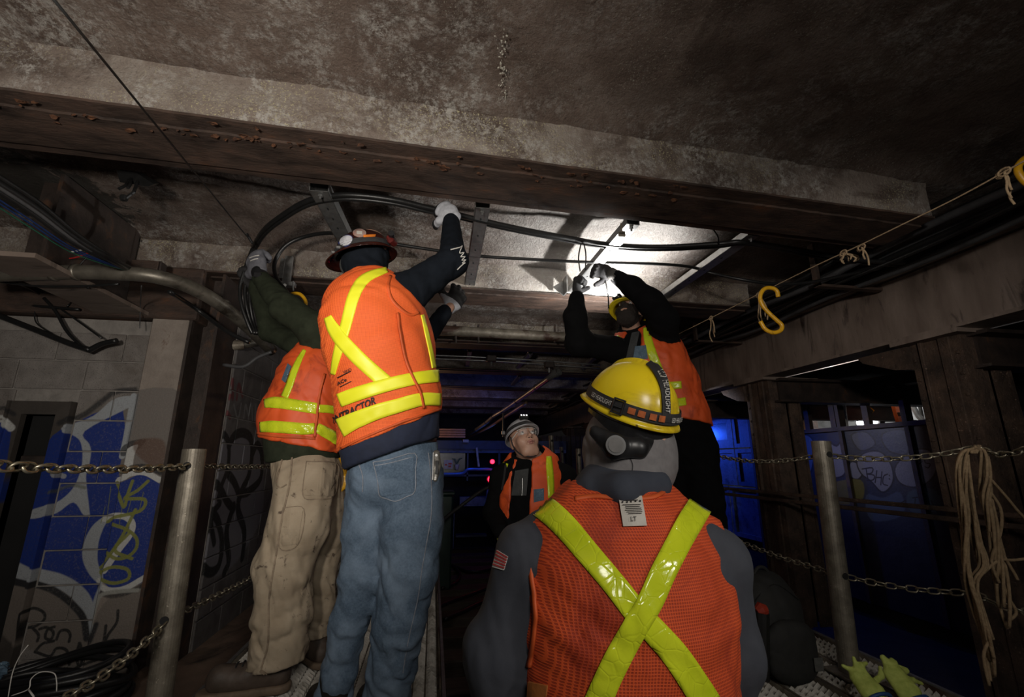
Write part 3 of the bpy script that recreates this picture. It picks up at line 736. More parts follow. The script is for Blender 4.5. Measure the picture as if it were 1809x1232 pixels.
# --- big longitudinal girder on the right
gr = empty('track_girder', (3.4, 6, 1.85), kind='structure', label='long grey plate girder on the right above the rusty columns')
n = 220; xs = np.linspace(-.2, 15.8, n); zs = np.linspace(1.87, 2.34, 9)
P = np.array([[(3.4, y, z) for z in zs] for y in xs]).reshape(-1, 3); P[:, 0] += .004*fbm(P, 2.2, 3, 4)
mk('web_plate', (P, gridf(n, 9)[:, ::-1]), M['girder'], gr, smooth=True)
mk('back_plate', boxb((3.42, -.2, 1.87), (3.44, 15.8, 2.34)), M['darksteel'], gr)
mk('bottom_flange', boxb((3.31, -.2, 1.845), (3.56, 15.8, 1.868)), M['girder'], gr)
mk('top_flange', boxb((3.31, -.2, 2.34), (3.56, 15.8, 2.362)), M['girder'], gr)
for y in (1.45, 5.9, 9.2): mk('splice_seam', boxb((3.392, y, 1.87), (3.4, y+.012, 2.34)), M['darksteel'], gr)
for y in np.arange(.5, 15, 1.72)*1.0:
    if y < .4: continue
cols = [(.62, .95), (2.35, 2.68), (4.15, 4.50), (5.9, 6.25), (7.65, 8.0), (9.4, 9.75), (11.2, 11.5)]
clab = ['', 'flaking brown riveted column nearest the hanging jute rope', 'rusty brown column between the blue door and the graffiti panels']
for i, (a, b) in enumerate(cols[1:]):
    c = empty('steel_column', (3.55, (a+b)/2, -.5), kind='structure', label=clab[i+1] if i < 2 else 'far rusty column under the track girder')
    mk('flange', boxb((3.40, a, -.5), (3.425, b-.08, 1.83)), M['colrust'], c)
    mk('flange', boxb((3.40, b-.05, -.5), (3.425, b, 1.83)), M['colrust'], c)
    mk('angle', join(boxb((3.38, a+.06, -.5), (3.40, a+.13, 1.83), .004), boxb((3.37, b-.1, -.5), (3.40, b-.075, 1.83), .004)), M['colrust'], c)
    mk('web', boxb((3.42, (a+b)/2-.012, -.5), (3.72, (a+b)/2+.012, 1.83)), M['colrust'], c)
    mk('side_plate', join(boxb((3.425, a, -.5), (3.52, a+.02, 1.83)), boxb((3.62, a+.01, -.5), (3.72, a+.03, 1.83)), boxb((3.53, a+.03, -.5), (3.60, a+.05, 1.83))), M['colrust'], c)
    mk('flange', boxb((3.72, a, -.5), (3.745, b, 1.83)), M['colrust'], c)
    mk('cap_plate', boxb((3.30, a-.06, 1.815), (3.95, b+.06, 1.843)), M['girder'], c)
    mk('knee_bracket', prism([(3.37, b, 1.81), (3.37, b+.40, 1.81), (3.37, b+.36, 1.76), (3.37, b+.12, 1.66), (3.37, b, 1.64)], (0, 0, 0), (.16, 0, 0)), M['colrust'], c)
    mk('outer_beam', join(boxb((3.5, a-.02, 1.60), (7.2, a, 1.80)), boxb((3.45, a-.12, 1.80), (7.2, b-.06, 1.825)), boxb((3.45, a-.1, 1.585), (7.2, a+.08, 1.605))), M['darksteel'], c)
    rv = []
    for z in np.arange(-.4, 1.8, .14):
        for y in (a+.03, b-.025): rv.append(box((3.396, y, z), (.012, .02, .02), None, .005))
    mk('rivets', join(*rv), M['colrust'], c, kind='stuff')
# guard rail of two weathered bars beyond the chain on the right
ra = empty('side_rail', (3.25, 4, .6), 'rusty double bar rail running low past the columns on the right', 'rail')
for z, m_ in ((.70, .028), (.64, .04)):
    mk('bar', beam((3.27, 1.7, z-.0), (3.27, 7.4, z), m_, .03, bev=.004), M['colrust'], ra)
# --- right-hand partition beyond the columns (graffiti) with blue door
XP = 4.6
pr = Paint('paint_wall_right', 1600, 900, lambda p: np.array([((q[1]-3.0)/2.9, (q[2]+.1)/1.6) for q in (PX(a, b, XP) for a, b in p)]))
pr.poly([(1395, 755), (1700, 735), (1700, 960), (1395, 930)], (.014, .019, .042), 2, smooth=False)
LI = (.125, .13, .19)
def bub(pts, c=LI):
    pr.stroke(list(pts)+[pts[0], pts[1]], 5, (.006, .007, .012), 1.5); pr.poly(pts, c, 2)
bub([(1407, 776), (1425, 770), (1437, 785), (1434, 825), (1425, 841), (1412, 830), (1405, 805)], (.05, .10, .42))
bub([(1462, 782), (1478, 790), (1490, 778), (1493, 800), (1465, 803)]); bub([(1466, 812), (1480, 808), (1494, 820), (1490, 838), (1475, 843), (1464, 833)])
bub([(1503, 818), (1518, 822), (1523, 835), (1515, 846), (1502, 840)])
bub([(1515, 815), (1530, 801), (1555, 800), (1572, 820), (1577, 845), (1570, 862), (1557, 868), (1540, 850), (1522, 836)])
bub([(1582, 828), (1600, 806), (1622, 795), (1645, 800), (1653, 828), (1640, 850), (1615, 860), (1590, 852)])
bub([(1505, 770), (1530, 765), (1545, 785), (1520, 795)], (.06, .065, .10)); bub([(1560, 768), (1600, 762), (1602, 800), (1570, 795)], (.04, .05, .1))
pr.poly([(1470, 855), (1520, 848), (1525, 880), (1500, 892), (1470, 885)], (.085, .075, .02), 3)
pr.poly([(1530, 875), (1560, 880), (1590, 870), (1595, 910), (1540, 920)], (.035, .05, .1), 3); pr.poly([(1605, 870), (1650, 865), (1660, 900), (1610, 905)], (.03, .05, .08), 3)
INK = (.004, .004, .006)
for s_ in ([(1530, 828), (1533, 846)], [(1523, 829), (1541, 827), (1540, 836), (1531, 838), (1544, 840), (1543, 848), (1532, 849)], [(1549, 832), (1546, 853)], [(1558, 834), (1556, 857)], [(1547, 844), (1557, 844)], [(1568, 838), (1561, 842), (1560, 855), (1568, 858)],
           [(1571, 840), (1571.5, 841)], [(1571, 846), (1571.5, 847)]): pr.stroke(s_, 2.0, INK, 1, n=3)
for s_ in ([(1613, 800), (1607, 806), (1612, 813), (1618, 807), (1613, 800)], [(1628, 806), (1621, 806), (1622, 812), (1629, 815), (1624, 820)], [(1642, 812), (1634, 811), (1635, 818), (1643, 820), (1640, 827), (1634, 825)],
           [(1411, 815), (1416, 826)], [(1418, 820), (1415, 824), (1419, 828), (1416, 833)], [(1424, 822), (1420, 827), (1425, 831), (1421, 836)], [(1612, 880), (1622, 879)], [(1617, 880), (1616, 892)], [(1630, 878), (1625, 888), (1631, 892), (1633, 887)], [(1645, 885), (1652, 898)], [(1590, 890), (1600, 885), (1598, 895)]):
    pr.stroke(s_, 1.8, INK, 1, n=3)
M['panelp'] = mat('graffiti_covered_panel', [(.3, (.012, .015, .028)), (.7, (.03, .034, .055))], 4, 6, .45, bump=.3, img=pr.node('YZ', ((3.0, 5.9), (-.1, 1.5))))
wr = empty('wall_right', (XP, 4.5, -.5), kind='structure', label='partition of dark graffiti panels beyond the rusty columns')
for k in range(5):
    a = 2.27+k*.76
    mk('panel', boxb((XP, a, -.45), (XP+.04, a+.745, 1.34)), M['panelp'], wr)
    mk('stud', boxb((XP-.03, a+.745, -.45), (XP+.05, a+.79, 1.80 if k else 1.4)), M['darksteel'], wr)
mk('added_light_stop', boxb((XP+.05, -1.2, -.7), (XP+.09, 12, -.05)), M['void'], wr)  # added strip stopping yard light from leaking under the panels
mk('added_dark_screen', boxb((XP+.1, -1.2, -.5), (XP+.15, 3.35, 1.9)), M['void'], wr)  # added black sheet blocking the bright yard wall beside the column
mk('top_rail', boxb((XP-.04, 2.3, 1.335), (XP+.08, 5.7, 1.38)), M['darksteel'], wr)
mk('header', boxb((XP-.05, 2.6, 1.74), (XP+.1, 8.3, 1.86)), M['darksteel'], wr)
for y in (3.55, 3.78, 4.2, 4.62, 5.0): mk('stud', boxb((XP, y, 1.38), (XP+.05, y+.07, 1.74)), M['darksteel'], wr)
bd = empty('door_2', (XP, 7, -.5), kind='structure', label='blue lit panelled door with a small window beyond the far column')
def pane_frame(y0, y1, z0, z1, t=.07):
    return join(boxb((XP-.02, y0, z0), (XP+.03, y0+t, z1)), boxb((XP-.02, y1-t, z0), (XP+.03, y1, z1)), boxb((XP-.02, y0+t, z0), (XP+.03, y1-t, z0+t)), boxb((XP-.02, y0+t, z1-t), (XP+.03, y1-t, z1)))
for (y0, y1, z0, z1) in ((6.0, 6.72, -.1, .62), (6.0, 6.48, .64, 1.18), (6.74, 7.9, -.1, .62), (6.5, 7.9, .64, 1.18), (7.95, 9.2, -.1, 1.7), (6.0, 6.48, 1.2, 1.72)):
    mk('panel', boxb((XP+.0, y0+.06, z0+.06), (XP+.02, y1-.06, z1-.06)), M['bluepaint'], bd); mk('panel_frame', pane_frame(y0, y1, z0, z1, .06), M['bluepaint'], bd)
mk('window_frame', pane_frame(6.5, 7.8, 1.20, 1.72, .13), M['bluepaint'], bd)
mk('window_pane', boxb((XP+.01, 6.63, 1.33), (XP+.02, 7.67, 1.59)), mat('dusty_dark_glass', (.05, .055, .06), 6, 6, .25, bump=.1), bd)
mk('added_dark_soffit', boxb((3.95, -1, 1.90), (6.2, 12, 1.93)), M['void'], wr)  # added black sheet keeping the yard-lit roof slab out of sight
# yard beyond the partition
wy = empty('wall_yard', (8.2, 6, -.5), kind='structure', label='pale sheet wall lit beyond the graffiti partition')
for k in range(16):
    mk('sheet', boxb((8.1+.06*(k % 2), 1.5+k*.62, -.4), (8.2+.06*(k % 2), 2.1+k*.62, 3.3)), M['yardwall'], wy)
def at(px, py, X): return PX(px, py, X)
L1 = empty('flood_lamp', at(1530, 746, 6.6), 'round white flood lamp burning above the graffiti panels', 'lamp')
c = at(1530, 746, 6.6); rv = [(math.cos(a)*.17, math.sin(a)*.11) for a in np.arange(16)*math.pi/8]
mk('bulb', prism([(c[0], c[1]+a, c[2]+b) for a, b in rv], (0, 0, 0), (.06, 0, 0)), emis('lamp_glow', (.95, .97, 1), 14), L1)
mk('housing', prism([(c[0], c[1]+a*1.2, c[2]+b*1.25) for a, b in rv], (.03, 0, 0), (.12, 0, 0)), M['darksteel'], L1)
mk('lamp_stand', tube([c+[.08, 0, -.05], c+[.08, 0, -1.6]], .02), M['darksteel'], L1)
c = at(1580, 684, 6.2)
L2 = empty('strip_lamp', c, 'slim bright strip lamp under the dark roof on the right', 'lamp')
mk('tube', beam(c+[0, -.13, 0], c+[0, .13, .01], .04, .035), emis('strip_glow', (.95, .97, 1), 9), L2)
mk('tube_end', beam(c+[0, .13, .0], c+[0, .36, .0], .04, .03), emis('strip_glow_warm', (1, .6, .2), 3), L2)
mk('bracket', beam(c+[0, -.3, .03], c+[0, .4, .04], .05, .02), M['darksteel'], L2)
ob = empty('orange_bar', at(1588, 738, 6.4), 'orange steel bar with a hole leaning beyond the partition', 'steel bar')
mk('bar', beam(at(1577, 695, 6.4), at(1577, 695, 6.4)+(at(1590, 740, 6.4)-at(1577, 695, 6.4))*6, .05, .12, up=(1, 0, 0)), M['orange_s'], ob); mk('bolt', box(at(1588, 732, 6.36), (.02, .05, .05), None, .01), M['darksteel'], ob)
wp = empty('white_brace', at(1628, 742, 6.5), 'pale diagonal brace leaning beside the orange bar', 'brace')
mk('tube', tube([at(1600, 698, 6.5), at(1622, 735, 6.5), at(1629, 742, 6.5), at(1629, 742, 6.5)+[0, -.4, -1.6]], .035, 10), M['whitew'], wp)
w2 = empty('pale_brace', at(1440, 730, 6.5), 'pale angled pipe above the left graffiti panel', 'brace')
mk('tube', tube([at(1424, 731, 6.5), at(1448, 729, 6.5), at(1466, 716, 6.5)], .025, 8), M['whitew'], w2)
w3 = empty('pale_post', at(1492, 755, 5.6), 'bright pale post standing left of the flood lamp', 'post')
mk('pole', tube([at(1489, 714, 5.6), at(1494, 756, 5.6), at(1494, 756, 5.6)+[0, 0, -1.8]], .035, 10), M['whitew'], w3)
wd = empty('timber_post', at(1418, 760, 5.6), 'orange brown timber post above the left graffiti panel', 'post')
mk('pole', beam(at(1414, 715, 5.6), at(1421, 762, 5.6), .12, .1), mat('warm_timber', (.3, .13, .04), 6, 6, .7, bump=.5), wd)
ld = empty('red_ladder', at(1396, 780, 5.3), 'red ladder leaning beside the rusty column', 'ladder')
for a, b in (((1382, 728), (1394, 785)), ((1401, 724), (1409, 770))): mk('rail', beam(at(*a, 5.3), at(*b, 5.3), .03, .05), mat('red_ladder_paint', (.25, .02, .015), 8, 4, .5, bump=0), ld)
for t in (.2, .55, .9): mk('rung', tube([at(1382+12*t, 728+57*t, 5.3), at(1401+8*t, 724+46*t, 5.3)], .014, 8), M['galv'], ld)
tp = empty('yellow_cord', at(1545, 740, 6.5), 'thin yellow cord rising from the flood lamp', 'cord')
mk('cord', tube([at(1530, 742, 6.6), at(1544, 726, 6.5), at(1516, 700, 6.5)], .008, 6), M['yellow'], tp)
# --- tunnel end and work car in the distance
mk('wall_far', boxb((-2.5, 15.9, -.6), (8.2, 16.1, 2.7)), M['darksteel'], kind='structure', label='dark far end of the tunnel')
def q8(px, py, Y=8.2): return PY(px, py, Y)
wc = empty('work_car', q8(860, 1000, 8.4), 'blue lit work car at the end of the track bed', 'rail car')
def pbox(x0, y0, x1, y1, Y, d=.05): a = PY(x0, y1, Y); b = PY(x1, y0, Y); return boxb((a[0], Y, a[2]), (b[0], Y+d, b[2]))
mk('roof_fascia', pbox(690, 780, 1000, 793, 8.4, .5), M['paneldark'], wc); mk('body', pbox(690, 793, 1000, 990, 8.8, .3), M['void'], wc)
mk('lintel', pbox(690, 793, 1000, 800, 8.5, .2), M['bluepaint'], wc)
for x in (690, 772, 824, 880, 935): mk('mullion', pbox(x, 800, x+4, 850, 8.5, .06), M['paneldark'], wc)
mk('sill', pbox(690, 838, 1000, 843, 8.5, .1), M['paneldark'], wc); mk('window_pane', pbox(776, 801, 822, 836, 8.56, .01), MATS['dusty_dark_glass'], wc)
mk('buffer_panel', pbox(812, 878, 872, 895, 8.2, .2), M['bluepaint'], wc); mk('step', pbox(805, 945, 860, 950, 8.2, .2), M['paneldark'], wc)
mk('lower_panel', pbox(800, 905, 803, 970, 8.2, .1), M['bluepaint'], wc)
cd = empty('notice_card', q8(791, 829, 8.45), 'white card with red marks in the work car window', 'sign'); mk('card', pbox(784, 813, 800, 829, 8.46, .01), M['signw'], cd)
for a in ((786, 820, 790, 823), (792, 818, 798, 821), (792, 823, 797, 826)): mk('red_mark', pbox(*a, 8.453, .006), M['redink'], cd)
cp = empty('white_cup', q8(807, 832, 8.4), 'small white pot on the work car sill', 'pot')
pc = q8(807, 830, 8.4); mk('pot', join(tube([pc, pc+[0, 0, .09]], [.03, .045], 12)), M['signw'], cp)
mk('sprig', join(*[tube([pc+[0, 0, .09], pc+[.05*math.cos(a), 0, .18], pc+[.09*math.cos(a), 0, .2]], .006, 5) for a in (0, 1, 2.2, 3)]), M['green'], cp)
hb = empty('blue_tube_hoop', q8(850, 880, 8.0), 'bent blue tube rail before the work car', 'rail')
mk('tube', tube(smooth_path([PY(700, 838, 8.0), PY(775, 838, 8.0), PY(815, 837, 8.0), PY(826, 830, 8.0), PY(845, 829.5, 8.0), PY(868, 830, 8.0), PY(875, 838, 8.0), PY(872, 858, 8.0), PY(863, 866, 8.0), PY(861, 880, 8.0)], 5), .025, 8), M['bluepipe'], hb)
for i, (x, y, s) in enumerate(((870, 816, .035), (867, 847, .05))):
    c = PY(x, y, 7.9); rl = empty('red_signal_lamp', c, ['upper of two glowing red lamps on the work car', 'lower larger glowing red lamp by the blue tube'][i], 'lamp', 'red lamps on the work car')
    rv = [(math.cos(a)*s, math.sin(a)*s) for a in np.arange(14)*2*math.pi/14]
    mk('lens', prism([(c[0]+a, c[1], c[2]+b) for a, b in rv], (0, 0, 0), (0, .03, 0)), emis('red_glow%d' % i, (1, .01, .03), 9), rl)
    mk('housing', prism([(c[0]+a*1.4, c[1], c[2]+b*1.4) for a, b in rv], (0, .02, 0), (0, .1, 0)), M['darksteel'], rl)
    pl = light('POINT', 'red_signal_light', tuple(c-[0, .12, 0]), None, .12, (1, .02, .05), .03)
hs = empty('pale_hose', PY(845, 830, 7.8), 'pale hose hanging in front of the work car', 'hose'); mk('hose', tube(smooth_path([PY(842, 791, 8.38), PY(844, 810, 8.38), PY(846, 825, 8.36)], 5), .02, 8), M['whitew'], hs)
wb = empty('wheeled_bin', PY(785, 985, 6.0), 'dark green bin beside the walkway behind the jeans', 'bin')
a = PY(772, 985, 6.0); b = PY(801, 875, 6.0)
mk('body', boxb((a[0], 6.0, -.5), (b[0], 6.35, b[2]), .02), mat('dark_green_plastic', (.01, .035, .025), 5, 4, .5, bump=.1), wb); mk('lid', boxb((a[0]-.02, 5.97, b[2]), (b[0]+.02, 6.38, b[2]+.04), .01), MATS['dark_green_plastic'], wb)
for k in range(4):
    y = 759+k*4.2; t = empty('cable_tray_line', PY(790, y, 10.2), ['topmost','second','third','lowest'][k]+' warm lit cable of the stack in the far tray', 'cable', 'cables in the far tray'); mk('cable', tube([PY(640, y-.5, 10.2), PY(770, y, 10.2), PY(822, y+.5, 10.2)], .022, 8), M['copper'], t)
jb = empty('junction_box', PY(823, 780, 8.3), 'small pale box under the work car fascia', 'box'); mk('box', pbox(818, 777, 828, 782, 8.3, .04), M['signw'], jb)
# dark board wall and short posts behind the man in the white helmet
bw = empty('board_fence', (2.3, 9, -.5), 'dark upright boards behind the man in the white helmet', 'fence')
for k in range(14):
    a = PY(958+k*8.5, 775, 9.0); mk('board', boxb((a[0], 9+.02*(k % 2), -.5), (a[0]+.09, 9.04+.02*(k % 2), a[2]+.05)), M['wood'], bw)
# ================================================================== walkways, posts, chains
def walkway(name, x0, x1, y0, y1, label, teeth_to):
    r = empty(name, ((x0+x1)/2, (y0+y1)/2, -.06), label, 'walkway')
    npl = max(3, int(round((x1-x0)/.24))); w = (x1-x0)/npl
    for k in range(npl):
        a = x0+k*w+.006; b = a+w-.012
        mk('plank', join(boxb((a, y0, -.045), (a+.008, y1, .0)), boxb((b-.008, y0, -.045), (b, y1, .0)), boxb((a, y0, -.046), (b, y1, -.040))), M['oldpipe'], r)
        tv, tf, n = [], [], 0                       # serrated strips across the plank
        nc = 4
        y = y0+.012
        while y < teeth_to:
            for c in range(nc):
                xa = a+.012+(b-a-.024)*c/nc; xb = a+.012+(b-a-.024)*(c+.86)/nc; xm = (xa+xb)/2; yo = .009*(c % 2)
                tv += [(xa, y+yo, -.036), (xb, y+yo, -.036), (xb, y+yo, -.014), (xm, y+yo-.003, .004), (xa, y+yo, -.014), (xa, y+yo+.016, -.03), (xm, y+yo+.016, -.018), (xb, y+yo+.016, -.03)]
                tf += [(n, n+1, n+2, n+3, n+4), (n+4, n+3, n+6, n+5), (n+3, n+2, n+7, n+6)]; n += 8
            y += .032
        mk('serration', (np.array(tv), tf), M['grate'], r, kind='stuff')
    for y in np.arange(y0+.3, min(y1, 8), 1.2): mk('bearer', boxb((x0+.01, y, -.11), (x1-.01, y+.05, -.047)), M['darksteel'], r)
    for y in np.arange(y0+.6, min(y1, 8), 1.8):
        for x in (x0+.06, x1-.06): mk('leg', boxb((x-.025, y-.025, -.62), (x+.025, y+.025, -.11)), M['darksteel'], r)
    mk('edge_angle', join(boxb((x1-.004, y0, -.07), (x1+.012, y1, .008)), boxb((x0-.012, y0, -.07), (x0+.004, y1, .008))), M['galv'], r)
    return r
walkway('grating_walkway', -.98, .085, .3, 7.9, 'serrated steel grating walkway under the two workers on the left', 6.5)
walkway('grating_walkway', 1.16, 2.30, .3, 7.9, 'serrated steel grating walkway under the black backpack', 4.2)
def post(px0, px1, D, r, label, base_z=0.0, hole_px=None):
    a = J(*px0, D); b = a.copy()
    d = J(*px1, D)-a; d = unit(d); d = d if d[2] < 0 else -d
    b = a+d*((a[2]-base_z)/-d[2])
    o = empty('railing_post', b, label, 'post', 'pipe posts of the chain railing')
    mk('pipe', hollow_tube(b, a, r, r-.006, 28), M['post'], o, smooth=False)
    mk('base_plate', box(b+[0, 0, .006], (.16, .16, .012), None, .003), M['post'], o)
    for h in (.07, .66):
        c = a+d*h; hd = unit(np.cross(d, [1, 0, 0])*[1, 1, 0]); 
        q = np.arange(14)*2*math.pi/14; s = unit(np.cross(hd, d)); 
        for sg in (-1, 1):
            cc_ = c+sg*hd*(r-.002)
            mk('chain_hole', prism([cc_+.016*(math.cos(t)*s+math.sin(t)*unit(np.cross(s, hd))) for t in q], sg*hd*(-.002), sg*hd*.0035), M['void'], o)
    return a, d, o
PA_, dA, pA = post((344, 794), (281, 1232), 2.03, .0455, 'weathered pipe post of the chain railing, nearest on the left')
PB_, dB, pB = post((1450, 780), (1500, 1175), 2.5, .046, 'weathered pipe post of the chain railing behind the yellow gloves')
PC_, dC, pC = post((1248, 786), (1268, 960), 3.55, .032, 'slim pipe post behind the leg of the man in black')
PD_, dD, pD = post((612, 797), (600, 985), 5.1, .042, 'distant pipe post seen between the tan and blue trousers')
PE_, dE, pE = post((974, 770), (978, 850), 6.3, .035, 'short pale pipe post right of the white-helmeted man')
post((1022, 793), (1024, 850), 5.2, .03, 'pipe post half hidden behind the grey hood')
post((992, 790), (996, 850), 6.9, .03, 'thin far pipe post with a bent top near the grey hood')
def link_mesh():
    pts = []; L_, W_ = .022, .0135
    for a in np.arange(16)*2*math.pi/16:
        pts.append((math.copysign(1, math.cos(a))*(L_-W_)*.999*(1 if abs(math.cos(a)) > .01 else 0)+W_*math.cos(a), W_*math.sin(a), 0))
    return tube(pts, .0042, 6, closed=True)
_lm = mk('link', link_mesh(), M['chain'], None, smooth=True, origin=(0, 0, 0)); LINK = _lm.data; bpy.data.objects.remove(_lm)
def chain_(pts, label, sag=.05, pitch=.0365, sc=1.0, name='railing_chain'):
    """links along a hanging curve through the given 3D points"""
    path = []
    for a, b in zip(pts[:-1], pts[1:]):
        for t in np.arange(60)/60: path.append(a+(b-a)*t-np.array([0, 0, sag*4*t*(1-t)]))
    path.append(pts[-1]); path = np.array(path); s = np.r_[0, np.cumsum(np.linalg.norm(np.diff(path, axis=0), axis=1))]
    root = empty(name, path[0], label, 'chain', 'chains of the railing')
    n = min(299, int(s[-1]/(pitch*sc))); P = np.stack([np.interp((np.arange(n)+.5)*s[-1]/n, s, path[:, i]) for i in range(3)], 1)
    T = np.gradient(P, axis=0)
    for i in range(n):
        d, sd, u = frame_of(T[i]); ang = math.radians(90*(i % 2)+35+random.uniform(-14, 14)); y = math.cos(ang)*sd+math.sin(ang)*u; z = np.cross(d, y)
        o = bpy.data.objects.new('link', LINK); COL.objects.link(o); o.parent = root
        loc = P[i]-WL[root.name]; R = np.stack([d, y, z], 1)*sc
        o.matrix_local = Matrix([[*R[0], loc[0]], [*R[1], loc[1]], [*R[2], loc[2]], [0, 0, 0, 1]])
    return root
hole = lambda P, d, h: P+d*h
nearL = lambda z: np.array([-1.0, .75, z])
chain_([PX(-30, 822, -1.02), hole(PA_, dA, .07)], 'upper chain crossing the graffiti wall to the near left post', .012)
chain_([hole(PA_, dA, .07), hole(PD_, dD, .07)], 'upper chain running back from the near left post', .035)
chain_([PX(60, 1262, -1.0), hole(PA_, dA, .66)], 'heavy lower chain sloping past the coiled cable', .035)
chain_([hole(PA_, dA, .66), hole(PD_, dD, .66)], 'lower chain running back behind the tan trousers', .07)
chain_([hole(PC_, dC, .06), hole(PB_, dB, .07)], 'upper chain in front of the blue door', .05)
chain_([hole(PB_, dB, .07), J(1725, 791, 2.02), J(1830, 783, 1.75)], 'upper chain the jute rope hangs from', .035)
chain_([hole(PC_, dC, .62), hole(PB_, dB, .66)], 'lower chain before the rusty column beside the orange shoulder', .02)
chain_([hole(PB_, dB, .66), J(1720, 1048, 2.12), J(1850, 1085, 1.9)], 'lower chain passing behind the jute rope', .02)

# ================================================================== struts between the roof beams
def strut(pn, pf, Z, w, label, holes=6, group='galvanised struts between the beams'):
    a, b = PZ(*pn, Z), PZ(*pf, Z)
    o = empty('ceiling_strut', (a+b)/2, label, 'bracket', group)
    d, s, u = frame_of(b-a); h = w*.55
    ch = join(beam(a, b, w, .004), beam(a+s*w/2+[0, 0, -h/2], b+s*w/2+[0, 0, -h/2], .004, h), beam(a-s*w/2+[0, 0, -h/2], b-s*w/2+[0, 0, -h/2], .004, h))
    fl_ = beam(a-[0, 0, h], b-[0, 0, h], w*.92, .003)
    mk('channel', join(ch, fl_), M['galv'], o)
    L_ = np.linalg.norm(b-a)
    for k in range(holes):
        c = a+d*(L_*(k+.6)/holes)-[0, 0, h+.0025]; q = np.arange(10)*2*math.pi/10
        mk('slot', prism([c+.013*math.cos(t)*d+.005*math.sin(t)*s for t in q], (0, 0, 0), (0, 0, .001)), M['void'], o)
    for c in (a+d*.03, b-d*.03):
        mk('bolt', join(tube([c-[0, 0, h+.004], c-[0, 0, h+.016]], .012, 6), tube([c-[0, 0, h+.016], c-[0, 0, h+.03]], .006, 6)), M['galv'], o)
        mk('clamp', box(c+[0, 0, .02], (.06, .07, .05), np.stack([d, s, u], 1), .004), M['galv'], o)
    return a, b
ZS = 2.43
strut((565, 322), (616, 425), ZS, .095, 'pale strut with a bolt head above the brown helmet')
strut((853, 355), (829, 500), ZS, .08, 'slotted strut beside the raised sleeve in the middle')
strut((1118, 385), (1000, 522), ZS, .08, 'strut the bearded worker is tying, with wing bolts')
strut((1330, 405), (1163, 525), ZS, .08, 'long strut behind the bearded worker, nearest the right girder')
c = PZ(1098, 408, 2.36); wb_ = empty('wing_bolt', c, 'rusty wing bolt hanging under the tied strut', 'bolt')
mk('shank', tube([c+[0, 0, .05], c-[0, 0, .02]], .006, 8), M['oldpipe'], wb_); mk('washer', tube([c-[0, 0, .012], c-[0, 0, .02]], .022, 12), M['oldpipe'], wb_); mk('nut', join(tube([c+[-.02, 0, -.03], c+[.02, 0, -.03]], .010, 8)), M['oldpipe'], wb_)
c = PZ(1000, 505, 2.40); an = empty('angle_bracket', c, 'small steel angle bracket left of the raised dark glove', 'bracket')
mk('plate', boxb(c+[-.01, -.05, -.07], c+[.0, .05, .07]), M['galv'], an); mk('gusset', prism([c+[-.01, .04, .06], c+[-.01, .04, -.08], c+[-.10, .04, .0]], (0, 0, 0), (0, .006, 0)), M['galv'], an); mk('bolt', tube([c+[0, 0, 0], c+[.012, 0, 0]], .012, 6), M['galv'], an)
c = J(508, 478, 3.1); hb2 = empty('strut_hanger', c, 'upright slotted channel hanger with clamp above the olive sleeve', 'bracket')
mk('channel', join(boxb(J(503, 497, 3.1)+[-.02, 0, 0], J(512, 452, 3.1)+[.02, .03, 0])), M['galv'], hb2); mk('channel', boxb(J(499, 494, 3.08)+[-.02, -.03, 0], J(502, 460, 3.08)+[.015, -.025, 0]), M['galv'], hb2)
mk('clamp', box(J(509, 503, 3.07), (.10, .05, .035), None, .004), M['galv'], hb2); mk('bolt', tube([J(503, 504, 3.02), J(503, 504, 3.06)], .012, 8), M['whitew'], hb2); mk('stud', tube([J(518, 514, 3.05), J(518, 497, 3.05)], .006, 6), M['galv'], hb2)
# farther struts and conduit between the next beams
for (a, b, z, lab) in (((830, 618), (824, 652), 2.42, 'far strut above the blue tunnel, left one'), ((937, 622), (908, 655), 2.42, 'bluish far strut slanting above the blue tunnel'), ((918, 663), (904, 680), 2.42, 'small blue lit strut deep in the tunnel'), ((1058, 622), (1030, 650), 2.42, 'far strut near the raised elbow')):
    strut(a, b, z, .055, lab, 0, 'struts deep in the tunnel')
# ================================================================== cables and pipes
def cable(name, pts3, r, m, label, cat='cable', n=6, sides=8, group=None):
    o = mk(name, tube(smooth_path(pts3, n), r, sides), m, None, smooth=True, label=label, cat=cat, group=group); return o
ZC = 2.395
up = [(448, 436), (466, 408), (492, 386), (540, 357), (590, 346), (640, 346), (700, 354), (750, 366), (795, 376), (860, 392), (930, 407), (1000, 420), (1050, 429), (1110, 435), (1180, 436), (1268, 431)]
cable('power_cable', [PZ(x, y, ZC) for x, y in up]+[PZ(1318, 428, ZC-.01), J(1400, 440, 2.95), J(1480, 454, 2.95), J(1560, 463, 2.95), J(1650, 462, 2.95), J(1730, 448, 2.95), J(1830, 428, 2.95)], .0165, M['black'], 'thick black cable arching overhead through both raised gloves')
cable('power_cable', [PZ(x+1, y+7, ZC-.01) for x, y in up[:8]]+[PZ(x, y+5, ZC+.01) for x, y in up[8:]]+[PZ(1318, 431, ZC), J(1400, 446, 3.0), J(1480, 459, 3.0), J(1560, 468, 3.0), J(1650, 467, 3.0), J(1730, 453, 3.0), J(1830, 434, 3.0)], .0125, M['black'], 'second black cable strapped under the arching one')
cable('power_cable', [PZ(x, y, ZC) for x, y in ((696, 431), (740, 438), (840, 452), (950, 459), (1030, 463), (1100, 465), (1170, 467), (1222, 472), (1250, 481))]+[J(x, y, 3.1) for x, y in ((1310, 494), (1370, 502), (1430, 499), (1500, 485), (1600, 466))], .0115, M['black'], 'thinner cable crossing below the arching one on the bright ceiling')
